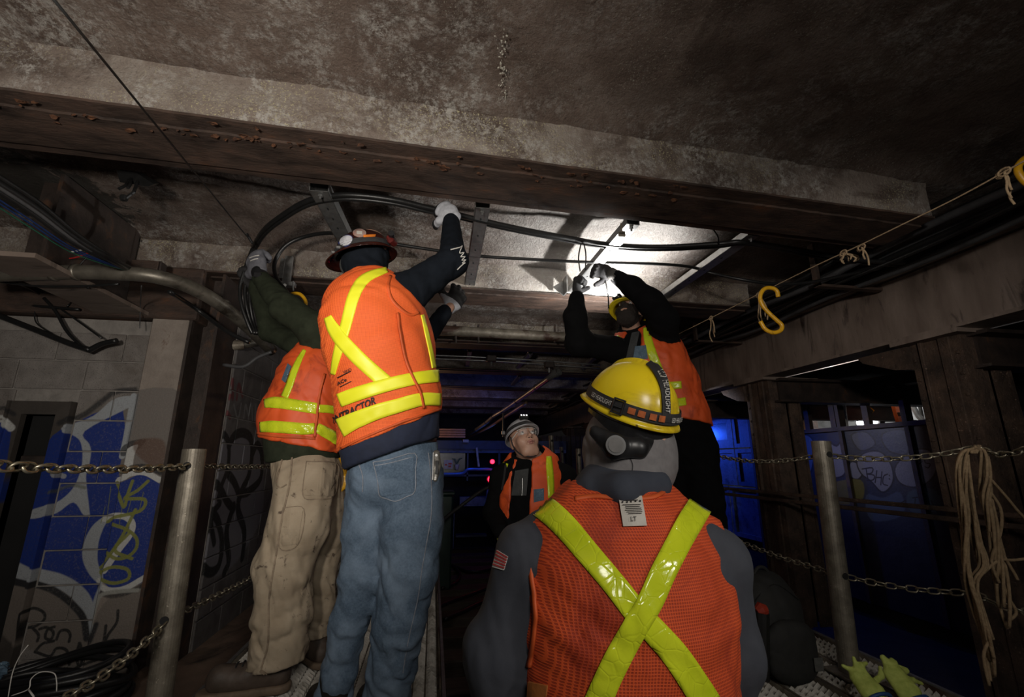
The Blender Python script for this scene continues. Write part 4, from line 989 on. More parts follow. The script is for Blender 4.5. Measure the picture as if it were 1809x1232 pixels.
cable('power_cable', [J(640, 425, 2.7), J(590, 412, 2.75), J(540, 418, 2.8), J(505, 434, 2.8), J(486, 462, 2.8), J(487, 488, 2.75), (J(503, 512, 2.72)), J(530, 545, 2.72), J(556, 588, 2.75), J(575, 640, 2.8)], .0135, M['black'], 'black cable looping down from the brown helmet behind the olive sleeve')
for i, (dx, dd) in enumerate(((0, 0), (9, .03), (17, .05))):
    cable('cable_tail', [J(446+dx*.3, 440, 2.62), J(432+dx, 478, 2.6+dd), J(424+dx, 510, 2.6+dd), J(427+dx*.9, 540, 2.6+dd), J(438+dx*.6, 572, 2.62+dd), J(446+dx*.5, 590, 2.64)], .0115, M['black'], ['outer cable strand hanging below the grey glove', 'middle cable strand hanging below the grey glove', 'inner cable strand hanging below the grey glove'][i], group='cable strands under the grey glove')
cable('pull_line', [J(86, -12, .8), J(86, -12, .8)*.5+J(441, 424, 2.6)*.5, J(441, 424, 2.6)], .0036, M['black'], 'thin taut pull line running from the top edge to the grey glove', 'line')
c = J(441, 421, 2.58); mk('line_clip', tube([J(436, 413, 2.56), J(446, 430, 2.58)], .008, 8), M['black'], None, label='black clip joining the pull line at the grey glove', cat='clip')
# wire ties at the strut
cable('cable_tie', [PZ(1027, 428, 2.40), J(1022, 455, 2.72), J(1025, 480, 2.74)], .0045, M['black'], 'left of two black loops hanging at the bearded worker\'s hands', 'cable tie', sides=6)
cable('cable_tie', [PZ(1031, 428, 2.40), J(1035, 450, 2.72), J(1034, 478, 2.74)], .0045, M['black'], 'right of two black loops hanging at the bearded worker\'s hands', 'cable tie', sides=6)
cable('cable_tie', [J(1058, 470, 2.75), J(1068, 492, 2.75), J(1074, 520, 2.75), J(1075, 545, 2.75)], .004, M['black'], 'loose black tie tail curling down past the headlamp', 'cable tie', sides=6)
cable('cable_tie', [PZ(1258, 403, 2.42), PZ(1268, 418, 2.40), PZ(1270, 434, 2.38)], .005, M['black'], 'black tie around the long strut', 'cable tie', sides=6)
# left-hand pipes
bigp = [J(-30, 486, 2.35), J(60, 483, 2.35), J(140, 481, 2.35), J(210, 483, 2.37), J(270, 488, 2.42), J(330, 505, 2.55), J(385, 535, 2.72), J(440, 580, 3.0), J(480, 620, 3.3)]
pp = empty('conduit_pipe', bigp[3], 'fat dusty conduit bending back above the block wall', 'pipe')
mk('pipe', tube(smooth_path(bigp, 6), .041, 16), M['pipe'], pp, smooth=True)
for (x, y, D) in ((97, 482, 2.35), (136, 481, 2.35), (395, 541, 2.76)): 
    q = J(x, y, D); t = unit(J(x+4, y+(0 if x < 300 else 2.2), D)-q); mk('coupling', tube([q-t*.012, q+t*.012], .045, 16), M['pipe'], pp, smooth=True)
p2 = empty('conduit_pipe', J(300, 614, 3.25), 'patched conduit strapped along the top of the block wall', 'pipe')
mk('pipe', tube(smooth_path([J(206, 600, 3.2), J(222, 609, 3.2), J(250, 613, 3.22), J(330, 615, 3.3), J(400, 612, 3.4), J(470, 603, 3.6)], 6), .034, 14), M['pipe'], p2, smooth=True)
mk('sleeve', tube([J(332, 615, 3.29), J(350, 615, 3.31)], .040, 14), M['oldpipe'], p2); mk('sleeve', tube([J(366, 614, 3.33), J(430, 609, 3.46)], .039, 14), M['oldpipe'], p2)
cable('green_conduit', [J(-20, 590, 3.3), J(60, 588, 3.3), J(110, 583, 3.3), J(160, 586, 3.3), J(205, 596, 3.3), J(300, 601, 3.3), J(420, 604, 3.5)], .012, M['green'], 'thin green conduit running above the block wall', 'conduit')
for pts, r, m, lab in (
    ([(-20, 551), (60, 582), (120, 606), (160, 619)], .019, 'black', 'heavy black wire sagging to a knot over the block wall'),
    ([(156, 620), (180, 608), (206, 602)], .018, 'black', 'short heavy black wire rising right of the knot'),
    ([(78, 527), (98, 550), (120, 588), (152, 619)], .010, 'black', 'black wire dropping steeply to the knot'),
    ([(30, 500), (70, 520), (130, 562), (180, 598)], .006, 'black', 'fine black wire slanting under the fat conduit'),
    ([(-20, 540), (60, 541), (140, 547)], .010, 'black', 'black wire along the left edge above the green conduit'),
    ([(-20, 495), (60, 505), (140, 506), (210, 502)], .007, 'black', 'black wire sagging just below the fat conduit'),
    ([(162, 446), (130, 480), (112, 500)], .004, 'black', 'short black tie wire crossing the fat conduit'),
    ([(156, 508), (138, 522), (118, 542)], .004, 'black', 'short tie wire under the fat conduit'),
    ([(-20, 462), (40, 456), (100, 450), (165, 438)], .0045, 'whitew', 'white wire above the fat conduit'),
    ([(48, 455), (90, 457), (130, 456), (162, 445)], .0045, 'redw', 'red wire curving above the fat conduit'),
    ([(300, 516), (345, 545), (400, 585), (440, 605)], .014, 'black', 'black cable hanging below the bend of the fat conduit'),
    ([(395, 645), (430, 648), (455, 632), (480, 622)], .012, 'greycable', 'short grey cable end curling beside the orange vest'),
    ([(62, 540), (64, 570), (96, 592), (110, 600)], .004, 'black', 'fine looped wire near the left edge'),
    ([(250, 505), (248, 540), (247, 580)], .003, 'greycable', 'thin plumb wire under the fat conduit')):
    cable('wire', [J(x, y, 2.45 if y < 520 else 2.9) for x, y in pts], r, M[m], lab, 'wire')
for i, (dx, dy, r, m) in enumerate(((0, 0, .02, 'black'), (6, -10, .012, 'black'), (-4, 10, .010, 'black'), (-6, 22, .006, 'bluew'), (-8, 27, .006, 'bluew'), (2, 6, .008, 'greycable'), (-10, 33, .004, 'green'))):
    cable('bundled_cable', [J(-25+dx, 312+dy, 1.55), J(60+dx, 367+dy, 1.75), J(130+dx*.8, 421+dy*.7, 1.95), J(190+dx*.5, 456+dy*.35, 2.15), J(232+dx*.2, 477+dy*.1, 2.4)], r*(1 if r > .007 else .6), M[m],
          ['thickest black cable of the slanting bundle at the left edge', 'upper black cable of the slanting bundle', 'lower black cable of the slanting bundle', 'upper blue cable of the slanting bundle', 'lower blue cable of the slanting bundle', 'grey cable of the slanting bundle', 'green wire under the slanting bundle'][i], group='slanting cable bundle at the left')
# cluster of old hooks on the ceiling, dark box
hk = empty('ceiling_anchor', J(237, 318, 2.15), 'cluster of black anchor hooks hanging from the ceiling at the left', 'hook')
mk('plate', prism([J(205, 300, 2.12), J(240, 305, 2.12), J(272, 325, 2.12), J(262, 330, 2.12), J(212, 322, 2.12)], (0, 0, 0), (0, .04, .03)), M['black'], hk)
for a, b, c_ in (((228, 318), (222, 328), (210, 334)), ((244, 320), (236, 340), (222, 350)), ((232, 316), (230, 326), (226, 332))): mk('hook', tube([J(*a, 2.12), J(*b, 2.08), J(*c_, 2.06)], .008, 6), M['black'], hk)
mk('nut', box(J(219, 350, 2.06), (.03, .03, .03), None, .006), M['black'], hk)
jb = empty('junction_box', J(255, 478, 2.75), 'small sooty steel box at the end of the slanting bundle', 'box'); mk('box', boxb(J(228, 480, 2.75), J(281, 458, 2.75)+[0, .1, 0], .005), M['darksteel'], jb); mk('cover', boxb(J(231, 478, 2.74), J(278, 460, 2.74)+[0, .012, 0], .003), M['rust'], jb)
# transverse pipe beyond the second beam, conduits
tpipe = empty('roof_pipe', PY(900, 592, 4.72), 'corroded pipe slung across behind the second roof beam', 'pipe')
mk('pipe', tube([PY(560, 570, 4.72), PY(800, 585, 4.72), PY(1000, 596, 4.72), PY(1080, 601, 4.72), (2.3, 4.75, PY(1080, 601, 4.72)[2]-.01)], .055, 16), M['oldpipe'], tpipe, smooth=True)
for x in (805, 845, 980): mk('hanger', tube([PY(x, 574, 4.72), PY(x, 606, 4.72)], .012, 6), M['darksteel'], tpipe)
for i, (ya, yb, Y) in enumerate(((627, 645, 5.45), (633, 651, 5.5))):
    cable('thin_conduit', [PY(740, ya, Y), PY(900, (ya+yb)/2-2, Y), PY(1060, yb, Y)], .012, M['galv'], ['upper thin conduit across under the third beam', 'lower thin conduit across under the third beam'][i], 'conduit')
for x, y in ((868, 634), (970, 645)):
    q = PY(x, y, 5.42); o = empty('conduit_clamp', q, 'small dark clamp with a dangling bolt on the thin conduits, %s' % ('middle of the bay' if x < 900 else 'near the raised elbow'), 'clamp')
    mk('body', box(q, (.12, .08, .08), None, .01), M['darksteel'], o); mk('bolt', tube([q, q-[0, 0, .1]], .015, 8), M['galv'], o)
fc = empty('long_conduit', J(985, 656, 5.2), 'open ended shiny conduit running back to a point in the tunnel', 'conduit')
lp = [J(980, 661, 5.2), J(930, 697, 6.6), J(893, 723, 8.0), J(872, 736, 8.6), J(855, 750, 9.4), J(822, 772, 12)]
mk('pipe', tube(smooth_path(lp, 5), [.036]*26, 10), M['galv'], fc, smooth=True); mk('socket', hollow_tube(J(980, 661, 5.2), J(987, 656, 5.15), .052, .042, 16), M['galv'], fc)
for k in (3, 7, 11, 15, 19, 22): 
    q = smooth_path(lp, 5); mk('strap', tube([q[k], q[k]+(q[k+1]-q[k])*.12], .042, 10), M['black'], fc)
cable('long_conduit', [J(930, 712, 7), J(895, 735, 8.2), J(860, 757, 10), J(818, 778, 12.5)], .028, M['copper'], 'second thinner conduit just under the shiny one', 'conduit')
q = J(892, 755, 6.0); dr_ = empty('drop_rod', q, 'threaded rod hanger left of the white helmet', 'rod'); mk('rod', tube([J(889, 730, 6), J(889, 772, 6)], .012, 6), M['galv'], dr_); mk('clip', box(J(889, 765, 6), (.05, .03, .05), None, .005), M['galv'], dr_)
# right-hand longitudinal cables under the roof
for i, (X, Z, r, m) in enumerate(((2.86, 2.46, .02, 'black'), (2.94, 2.41, .024, 'greycable'), (3.02, 2.47, .018, 'black'), (3.08, 2.39, .022, 'black'), (3.16, 2.44, .026, 'greycable'), (3.24, 2.37, .02, 'black'), (3.0, 2.33, .014, 'black'), (3.14, 2.31, .016, 'greycable'), (3.3, 2.42, .02, 'black'))):
    pts = [(X+.01*math.sin(k*1.7+i), -.4+k*.85, Z-.018*(1+math.cos(k*math.pi+i*.4))+.006*math.sin(k+i)) for k in range(15)]
    cable('trunk_cable', pts, r, M[m], ['first','second','third','fourth','fifth','sixth','low thin','low grey','last'][i]+' trunk cable counted from the track, racked above the right girder', group='trunk cables above the right girder', n=4)
for k, y in enumerate((1.0, 2.75, 4.4, 6.1, 7.8)):
    rk = empty('cable_rack', (3.08, y, 2.3), ['nearest','second','third','fourth','farthest'][k]+' steel rack arm carrying the trunk cables over the right girder', 'rack', 'rack arms under the trunk cables')
    mk('arm', boxb((2.8, y, 2.275), (3.36, y+.05, 2.295)), M['rust'], rk); mk('hanger', boxb((2.8, y, 2.28), (2.82, y+.05, 2.62)), M['rust'], rk)
# taut rope with yarn ties and yellow hooks
RX = 2.07
rope_px = [(1200, 590), (1330, 525), (1430, 475), (1520, 433), (1600, 394), (1690, 350), (1776, 303), (1850, 262)]
rp = [np.array([RX, PX(x, y, RX)[1], PX(x, y, RX)[2]]) for x, y in rope_px]
cable('taut_rope', rp, .0032, M['rope'], 'taut twisted line strung back under the trunk cables', 'rope', n=4, sides=6)
def yarn(px, py, L_, lab, k=3, D=None):
    c = PX(px, py, RX); o = empty('yarn_tie', c, lab, 'rope tie')
    ring = [c+[.0, .02*math.cos(a), .014*math.sin(a)] for a in np.arange(10)*2*math.pi/10]; mk('knot', join(*[tube(np.array(ring)+[.004*j, .006*j, 0], .004, 6, closed=True) for j in range(3)]), M['rope'], o, smooth=True)
    for j in range(k):
        l = L_*random.uniform(.55, 1); a = random.uniform(-1, 1)*.03
        mk('strand', tube(smooth_path([c, c+[.01*j, a*.5, -l*.35], c+[.015*j-.01, a, -l*.7], c+[.01*j, a*.6, -l]], 4), .0042, 6), M['rope'], o, smooth=True)
yarn(1196, 592, .17, 'frayed yarn tie nearest the orange vest'); yarn(1256, 562, .20, 'long yarn tie between the orange vest and the yellow hook', 3)
yarn(1340, 521, .22, 'frayed yarn tie just left of the big yellow hook', 4); yarn(1490, 447, .06, 'fluffy yarn knot over the grey cables', 7); yarn(1522, 437, .12, 'short yarn tail hanging over the girder edge', 2); yarn(1774, 304, .13, 'yarn tie beside the yellow hook at the right edge', 4)
def s_hook(pts3, r, label):
    o = empty('hanging_hook', pts3[len(pts3)//2], label, 'hook', 'yellow cable hooks'); P = smooth_path(pts3, 6)
    mk('rod', tube(P, r, 12), M['yellow'], o, smooth=True); return o
s_hook([J(x, y, 2.62) for x, y in ((1375, 525), (1372, 514), (1362, 509), (1350, 511), (1343, 523), (1346, 538), (1358, 553), (1372, 566), (1381, 575), (1379, 584), (1366, 588), (1352, 582), (1343, 568))], .0125, 'large yellow S-shaped hook hung on the taut line before the girder')
s_hook([J(x, y, 1.62) for x, y in ((1830, 275), (1812, 280), (1800, 292), (1799, 304), (1808, 318), (1822, 330), (1838, 345))], .0135, 'yellow hook cut off by the right edge of the view')
s_hook([J(x, y, 2.7) for x, y in ((511, 523), (518, 519), (530, 520), (539, 530), (540, 540), (535, 548), (529, 546))], .011, 'curved yellow hook above the olive sleeve')
# jute rope hanks over the right chain
hr = empty('jute_hank', J(1727, 800, 2.0), 'thick hank of pale jute rope draped over the upper chain', 'rope')
Lh = [[(1722, 792), (1700, 800), (1694, 830), (1700, 880), (1706, 930), (1705, 990), (1712, 1030), (1725, 1070), (1740, 1120), (1752, 1165), (1760, 1195)],
      [(1724, 790), (1708, 802), (1706, 850), (1712, 900), (1722, 950), (1736, 1000), (1722, 1030), (1735, 1085), (1748, 1130), (1750, 1165), (1748, 1205)],
      [(1722, 790), (1738, 800), (1742, 840), (1740, 880), (1752, 930), (1762, 990), (1768, 1030), (1776, 1075), (1784, 1110)]]
for k in range(22):
    b = Lh[0] if k < 8 else Lh[1] if k < 14 else Lh[2]
    ph = random.uniform(0, 6.28); am = random.uniform(4, 15) if k >= 14 else random.uniform(2, 11)
    m_ = len(b); e = random.randint(0, 2 if k < 14 else 3)
    pts = [J(x+am*math.sin(ph+i*.75)*min(1, i/2.5), y+(0 if i < 2 else random.uniform(-4, 4)), 1.98+.03*math.cos(ph+i*.9)) for i, (x, y) in enumerate(b[:m_-e])]
    mk('strand', tube(smooth_path(pts, 5), .0058, 6), M['rope'], hr, smooth=True)
for pts in ([(1742, 838), (1775, 875), (1800, 905), (1825, 930)], [(1716, 1035), (1740, 1010), (1765, 990), (1790, 990), (1830, 985)], [(1750, 870), (1768, 900), (1768, 940), (1752, 990), (1765, 1030)], [(1760, 960), (1790, 1010), (1798, 1025)], [(1752, 940), (1775, 1040), (1795, 1080), (1786, 1095)], [(1748, 1130), (1738, 1160), (1748, 1212)]):
    mk('strand', tube(smooth_path([J(x, y, 1.96) for x, y in pts], 5), .0056, 6), M['rope'], hr, smooth=True)
mk('wrap', join(*[tube([J(1716+j*3, 800, 1.93+.004*j), J(1722+j*3, 788, 2.0), J(1732+j*3, 800, 2.06)], .0055, 6) for j in range(4)]), M['rope'], hr, smooth=True)
# ================================================================== floor clutter
def bag():
    c = np.array(PZ(1370, 1190, 0.0)); fy = c[1]-.05; 
    o = empty('backpack', (c[0], fy, 0), 'black backpack standing on the right walkway beside the orange vest', 'bag')
    R = 0.0
    body = U(.05, chain([(c[0], fy+.02, .14), (c[0]-.005, fy+.05, .30), (c[0]-.01, fy+.06, .36)], [(.17, .12), (.165, .11), (.12, .08)], .04, side=(1, 0, 0)))
    body = disp(body, .004, 9, 3)
    mt = mat('black_pack_cloth', (.012, .012, .011), 30, 5, .8, bump=.4, bscale=200, bdist=.002)
    skin('body', body, .012, mt, o)
    pk = chain([(c[0], fy-.085, .09), (c[0], fy-.085, .19)], [(.13, .045), (.13, .045)], .02, side=(1, 0, 0)); skin('front_pocket', disp(pk, .003, 12, 4), .011, mt, o)
    mk('handle', tube(smooth_path([(c[0]-.06, fy+.05, .43), (c[0]-.03, fy+.05, .47), (c[0]+.01, fy+.05, .47), (c[0]+.04, fy+.05, .43)], 5), .009, 8), mt, o)
    mk('zip_line', join(tube(smooth_path([(c[0]-.15, fy-.05, .06), (c[0]-.155, fy-.04, .2), (c[0]-.13, fy-.03, .33), (c[0], fy-.02, .41), (c[0]+.12, fy-.03, .34)], 5), .003, 5)), M['black'], o)
    mk('zip_pull', box((c[0]-.145, fy-.075, .245), (.012, .004, .045), None, .001), mat('brass_pull', (.6, .42, .22), 20, 2, .3, .8, bump=0), o)
    mk('zip_pull', box((c[0]-.14, fy-.07, .14), (.006, .004, .03), None, .001), M['galv'], o)
    mk('patch', box((c[0]+.09, fy-.132, .10), (.045, .004, .055), None, .001), mat('grey_patch', (.07, .07, .065), 60, 3, .7, bump=0), o)
    return c, fy
bc, bfy = bag()
o = empty('bottle', J(1345, 1078, 2.35), 'bottle with a dull red top peeping out behind the black backpack', 'bottle'); mk('body', tube([J(1345, 1082, 2.35), J(1345, 1200, 2.35)], .034, 12), M['black'], o); mk('bottle_top', tube([J(1337, 1082, 2.35), J(1345, 1078, 2.35), J(1354, 1077, 2.35)], [.02, .035, .02], 10), mat('dull_red_plastic', (.3, .03, .015), 10, 3, .5, bump=0), o)
gm = mat('hi_vis_glove_knit', [(.3, (.30, .37, .06)), (.7, (.48, .55, .13))], 40, 5, .7, bump=.5, bscale=250, bdist=.002)
bl = mat('blue_glove_cuff', (.01, .05, .16), 20, 3, .6, bump=.1)
def laid_glove(pxs, D, label):
    """pxs: wrist, knuckle base, then finger tips with a mid joint each"""
    o = empty('work_glove', PZ(pxs['wrist'][0], pxs['wrist'][1], 0), label, 'glove', 'yellow-green work gloves on the walkway')
    W_, K_ = J(*pxs['wrist'], D), J(*pxs['palm'], D+.05)
    sd = unit(J(pxs['wrist'][0]+20, pxs['wrist'][1]-5, D)-W_)
    fs = [chain([W_, K_], [(.05, .03), (.042, .022)], .02, side=sd)]
    for tip in pxs['tips']:
        a = J(*tip[0], D+.05); b = J(*tip[1], D+.07); c = J(*tip[2], D+.08); fs.append(chain([a, b, c], [.013, .011, .008], .01))
    skin('glove', disp(U(.012, *fs), .0012, 60, 5), .0045, gm, o)
    a = J(pxs['wrist'][0], pxs['wrist'][1], D-.0); d, s, u = frame_of(a-K_)
    q = np.arange(20)*2*math.pi/20
    ring = [a+d*.035+.050*math.cos(t)*sd+.031*math.sin(t)*unit(np.cross(sd, d)) for t in q]; mk('cuff', tube(ring, .007, 8, closed=True), bl, o, smooth=True)
laid_glove(dict(wrist=(1540, 1222), palm=(1520, 1198), tips=[((1512, 1195), (1503, 1184), (1489, 1177)), ((1517, 1190), (1513, 1178), (1508, 1163)), ((1527, 1190), (1521, 1176), (1530, 1172)), ((1545, 1205), (1557, 1195), (1555, 1180))]), 2.15, 'left one of two yellow-green work gloves with blue cuffs')
laid_glove(dict(wrist=(1604, 1222), palm=(1578, 1190), tips=[((1572, 1188), (1566, 1176), (1558, 1163)), ((1580, 1186), (1572, 1172), (1560, 1160)), ((1584, 1184), (1580, 1172), (1575, 1165)), ((1590, 1188), (1600, 1185), (1588, 1178)), ((1600, 1200), (1612, 1202), (1628, 1208))]), 2.2, 'right one of two yellow-green work gloves with blue cuffs')
# cable coil bottom left
hc_ = empty('hose_coil', (-1.93, 3.1, -.25), 'thick black hose coiled on the ledge under the graffiti wall', 'hose')
for k in range(7):
    cx, cy = -1.93+.01*(k % 3), 3.1-.02*(k % 2); rx, ry = .36-.022*(k % 4), .24-.018*(k % 4); z = -.225+.028*k
    P = [(cx+rx*math.cos(t)*(1+.02*math.sin(3*t+k)), cy+ry*math.sin(t), z+.02*math.sin(t*2+k)+(.05 if k > 4 else 0)*math.cos(t)) for t in np.arange(40)*2*math.pi/40]
    mk('turn', tube(P, .017, 8, closed=True), M['black'], hc_, smooth=True)
cable('zip_tie', [J(14, 1235, 1.9), J(22, 1190, 1.9), J(35, 1160, 1.9), J(50, 1140, 1.9)], .0018, M['whitew'], 'upright white strap end at the bottom left corner', 'strap', sides=6)
cable('zip_tie', [J(20, 1230, 1.85), J(50, 1218, 1.85), J(55, 1200, 1.85), J(72, 1188, 1.85), (J(95, 1190, 1.85)), J(100, 1205, 1.85), J(100, 1222, 1.85)], .0018, M['whitew'], 'white strap looped over the black hose coil', 'strap', sides=6)
cable('zip_tie', [J(50, 1218, 1.85), J(60, 1232, 1.83)], .003, M['whitew'], 'short white strap tail at the bottom edge', 'strap', sides=6)
pb = empty('plastic_bag', J(2, 1190, 2.0), 'crumpled clear plastic with a blue tint at the left edge', 'bag')
f_ = disp(chain([J(-20, 1205, 2.0), J(6, 1178, 2.0)], [.035, .02], .02), .012, 40, 8); skin('film', f_, .006, mat('crinkled_clear_plastic', (.10, .16, .22), 30, 4, .12, bump=.6), pb)
# hoses on the track bed
for i, pts in enumerate(([(770, 1075), (800, 1062), (835, 1050), (860, 1040), (880, 1030)], [(780, 995), (800, 1000), (812, 1015), (806, 1030), (780, 1040)], [(785, 1095), (820, 1080), (850, 1066), (880, 1060)], [(700, 950), (760, 935), (800, 905), (850, 868), (880, 855)], [(800, 1000), (830, 1010), (870, 1005), (900, 990)])):
    D0 = None
    q = [PZ(x, y, -.47) for x, y in pts] if i != 3 else [J(x, y, 5.5) for x, y in pts]
    cable('floor_hose', q, .02, M['black'] if i != 3 else M['greycable'], ['black hose crossing the ties beyond the walkway', 'looped hose on the track bed', 'nearer black hose across the ties', 'slack grey cable slanting up past the blue tube', 'dark hose running toward the grey sleeve'][i], 'hose')
# ================================================================== people: cloth and skin materials
def weave(sc, amt, colr=None):
    def f(nt, col, pos, bs):
        sep = N(nt, 'ShaderNodeSeparateXYZ'); nt.links.new(pos, sep.inputs[0]); outs = []
        add = N(nt, 'ShaderNodeMath', operation='ADD'); nt.links.new(sep.outputs[0], add.inputs[0]); m5 = N(nt, 'ShaderNodeMath', operation='MULTIPLY', i_1=.55); nt.links.new(sep.outputs[1], m5.inputs[0]); nt.links.new(m5.outputs[0], add.inputs[1])
        for src, k in ((add.outputs[0], sc), (sep.outputs[2], sc)):
            m = N(nt, 'ShaderNodeMath', operation='MULTIPLY', i_1=k); nt.links.new(src, m.inputs[0])
            s = N(nt, 'ShaderNodeMath', operation='SINE'); nt.links.new(m.outputs[0], s.inputs[0]); outs.append(s.outputs[0])
        mm = N(nt, 'ShaderNodeMath', operation='MULTIPLY'); nt.links.new(outs[0], mm.inputs[0]); nt.links.new(outs[1], mm.inputs[1])
        ab = N(nt, 'ShaderNodeMath', operation='ABSOLUTE'); nt.links.new(mm.outputs[0], ab.inputs[0])
        fac = ramp(nt, ab.outputs[0], [(.30, g3(0)), (.62, g3(amt))]); bp = N(nt, 'ShaderNodeBump', i_Strength=.5, i_Distance=.002); nt.links.new(fac, bp.inputs['Height']); bp.invert = True
        nt.links.new(bp.outputs[0], bs.inputs['Normal'])
        return mix(nt, fac, col, colr or (.12, .012, .004))
    return f
def crinkle(nt, col, pos, bs):
    v = N(nt, 'ShaderNodeTexVoronoi', i_Scale=34, feature='DISTANCE_TO_EDGE'); nt.links.new(pos, v.inputs['Vector'])
    n = N(nt, 'ShaderNodeTexNoise', i_Scale=22, i_Detail=4, i_Distortion=1.5); nt.links.new(pos, n.inputs['Vector'])
    b1 = N(nt, 'ShaderNodeBump', i_Strength=.35, i_Distance=.004); nt.links.new(n.outputs[0], b1.inputs['Height'])
    b2 = N(nt, 'ShaderNodeBump', i_Strength=.35, i_Distance=.0015); nt.links.new(ramp(nt, v.outputs[0], [(0, g3(0)), (.06, g3(1))]), b2.inputs['Height']); nt.links.new(b1.outputs[0], b2.inputs['Normal'])
    nt.links.new(b2.outputs[0], bs.inputs['Normal']); return col
M['vestA'] = mat('orange_mesh_vest_bright', [(.3, (.86, .135, .022)), (.7, (.95, .17, .03))], 5, 3, .7, bump=0, extra=weave(620, .55, (.45, .035, .008)))
M['vestD'] = mat('orange_mesh_vest_worn', [(.3, (.60, .07, .014)), (.7, (.74, .10, .018))], 5, 4, .75, bump=0, extra=weave(600, .7, (.24, .018, .006)), stain=((.42, .045, .01), 6, .52, .66))
M['vestB'] = mat('orange_solid_vest', [(.3, (.62, .075, .014)), (.7, (.78, .11, .02))], 6, 4, .6, bump=.2, bscale=300, bdist=.001, stain=((.42, .05, .01), 7, .54, .66))
M['trim'] = mat('orange_binding', (.62, .10, .02), 10, 3, .6, bump=.1)
M['lime'] = mat('lime_reflective_tape', [(.3, (.80, .80, .02)), (.7, (.88, .88, .04))], 6, 3, .45, bump=.1, bscale=200, bdist=.001)
M['limeP'] = mat('shiny_lime_prismatic_tape', [(.3, (.52, .62, .015)), (.7, (.68, .76, .03))], 10, 3, .16, bump=0, extra=crinkle)
M['navy'] = mat('navy_cloth', (.012, .018, .042), 20, 4, .85, bump=.3, bscale=300, bdist=.001)
M['blackcloth'] = mat('black_navy_sweatshirt', (.0085, .011, .0155), 20, 4, .95, spec=.1, bump=.25, bscale=260, bdist=.001)
M['black2'] = mat('black_fleece', (.005, .005, .0055), 20, 4, .95, spec=.1, bump=.25, bscale=260, bdist=.001)
M['olive'] = mat('olive_sweatshirt', (.026, .031, .019), 20, 4, .95, spec=.12, bump=.3, bscale=260, bdist=.001)
M['greycloth'] = mat('charcoal_blue_sweatshirt', [(.3, (.036, .04, .052)), (.7, (.052, .056, .07))], 12, 4, .9, bump=.3, bscale=260, bdist=.001)
M['greyhood'] = mat('grey_marl_hood', [(.3, (.14, .132, .135)), (.7, (.185, .175, .178))], 60, 4, .9, bump=.3, bscale=300, bdist=.001)
def fade(nt, col, pos, bs):
    n = N(nt, 'ShaderNodeTexNoise', i_Scale=5, i_Detail=5, i_Distortion=.8); nt.links.new(pos, n.inputs['Vector'])
    return mix(nt, ramp(nt, n.outputs[0], [(.42, g3(0)), (.66, g3(.7))]), col, (.20, .27, .36))
M['denim'] = mat('blue_denim', [(.35, (.055, .088, .135)), (.65, (.10, .15, .215))], 140, 6, .85, bump=.4, bscale=420, bdist=.001, extra=fade)
M['seam'] = mat('pale_denim_stitch', (.22, .24, .28), 60, 2, .85, bump=0)
M['duck'] = mat('tan_canvas', [(.3, (.30, .235, .16)), (.7, (.42, .345, .25))], 7, 6, .88, bump=.4, bscale=320, bdist=.001, stain=((.10, .07, .05), 16, .60, .68), speck=((.06, .045, .035), 38, .70))
M['duckseam'] = mat('tan_stitched_seam', (.26, .20, .14), 60, 3, .88, bump=0)
M['boot'] = mat('brown_work_leather', [(.3, (.055, .04, .03)), (.7, (.11, .08, .062))], 12, 6, .6, bump=.4, bscale=90, bdist=.002)
M['sole'] = mat('tan_boot_sole', (.17, .12, .08), 20, 4, .7, bump=.3)
M['blackboot'] = mat('black_boot_leather', (.015, .014, .013), 12, 4, .5, bump=.2)
M['skin'] = mat('skin', [(.3, (.42, .235, .165)), (.7, (.54, .32, .23))], 20, 5, .5, bump=.15, bscale=160, bdist=.001)
M['hair'] = mat('dark_beard_hair', (.018, .012, .009), 80, 4, .8, bump=1, bscale=300, bdist=.004)
M['glovew'] = mat('white_grey_knit', [(.3, (.36, .37, .40)), (.7, (.5, .51, .55))], 40, 4, .85, bump=.4, bscale=400, bdist=.001)
M['glovek'] = mat('black_glove_coating', (.012, .012, .014), 40, 4, .6, bump=.3, bscale=200)
M['gloveg'] = mat('grey_knit_glove', [(.3, (.10, .10, .115)), (.7, (.15, .15, .17))], 40, 4, .85, bump=.5, bscale=420, bdist=.001)
M['gloved'] = mat('dark_grey_glove', (.016, .015, .016), 40, 4, .8, bump=.4, bscale=300)
M['hatA'] = mat('glossy_maroon_shell', [(.3, (.018, .005, .004)), (.7, (.042, .009, .006))], 7, 3, .13, bump=.05, bscale=20)
M['hatD'] = mat('scuffed_yellow_shell', [(.3, (.78, .56, .012)), (.7, (.86, .66, .02))], 6, 5, .26, bump=.1, bscale=60, bdist=.001, stain=((.42, .27, .02), 9, .50, .72), speck=((.14, .09, .02), 46, .67))
M['hatC'] = mat('yellow_shell', (.80, .62, .02), 6, 3, .3, bump=0)
M['hatE'] = mat('white_grey_shell', (.40, .40, .42), 6, 3, .3, bump=0)
M['strap'] = mat('black_elastic_strap', (.022, .021, .022), 60, 3, .75, bump=.5, bscale=300, bdist=.001)
M['plastic'] = mat('black_plastic', (.014, .014, .015), 30, 3, .35, bump=0)
M['lens'] = mat('clear_spectacle_lens', (.55, .55, .55), 5, 2, .03, bump=0)
M['lens'].node_tree.nodes['Principled BSDF'].inputs['Alpha'].default_value = .13
M['print'] = mat('black_vest_print', (.02, .016, .016), 60, 3, .7, bump=0)
M['printw'] = mat('white_thread_print', (.62, .6, .56), 60, 3, .7, bump=0)
M['orangep'] = mat('orange_woven_print', (.42, .10, .02), 60, 3, .7, bump=0)
M['eyew'] = mat('eye_white', (.6, .57, .54), 60, 2, .2, bump=0)
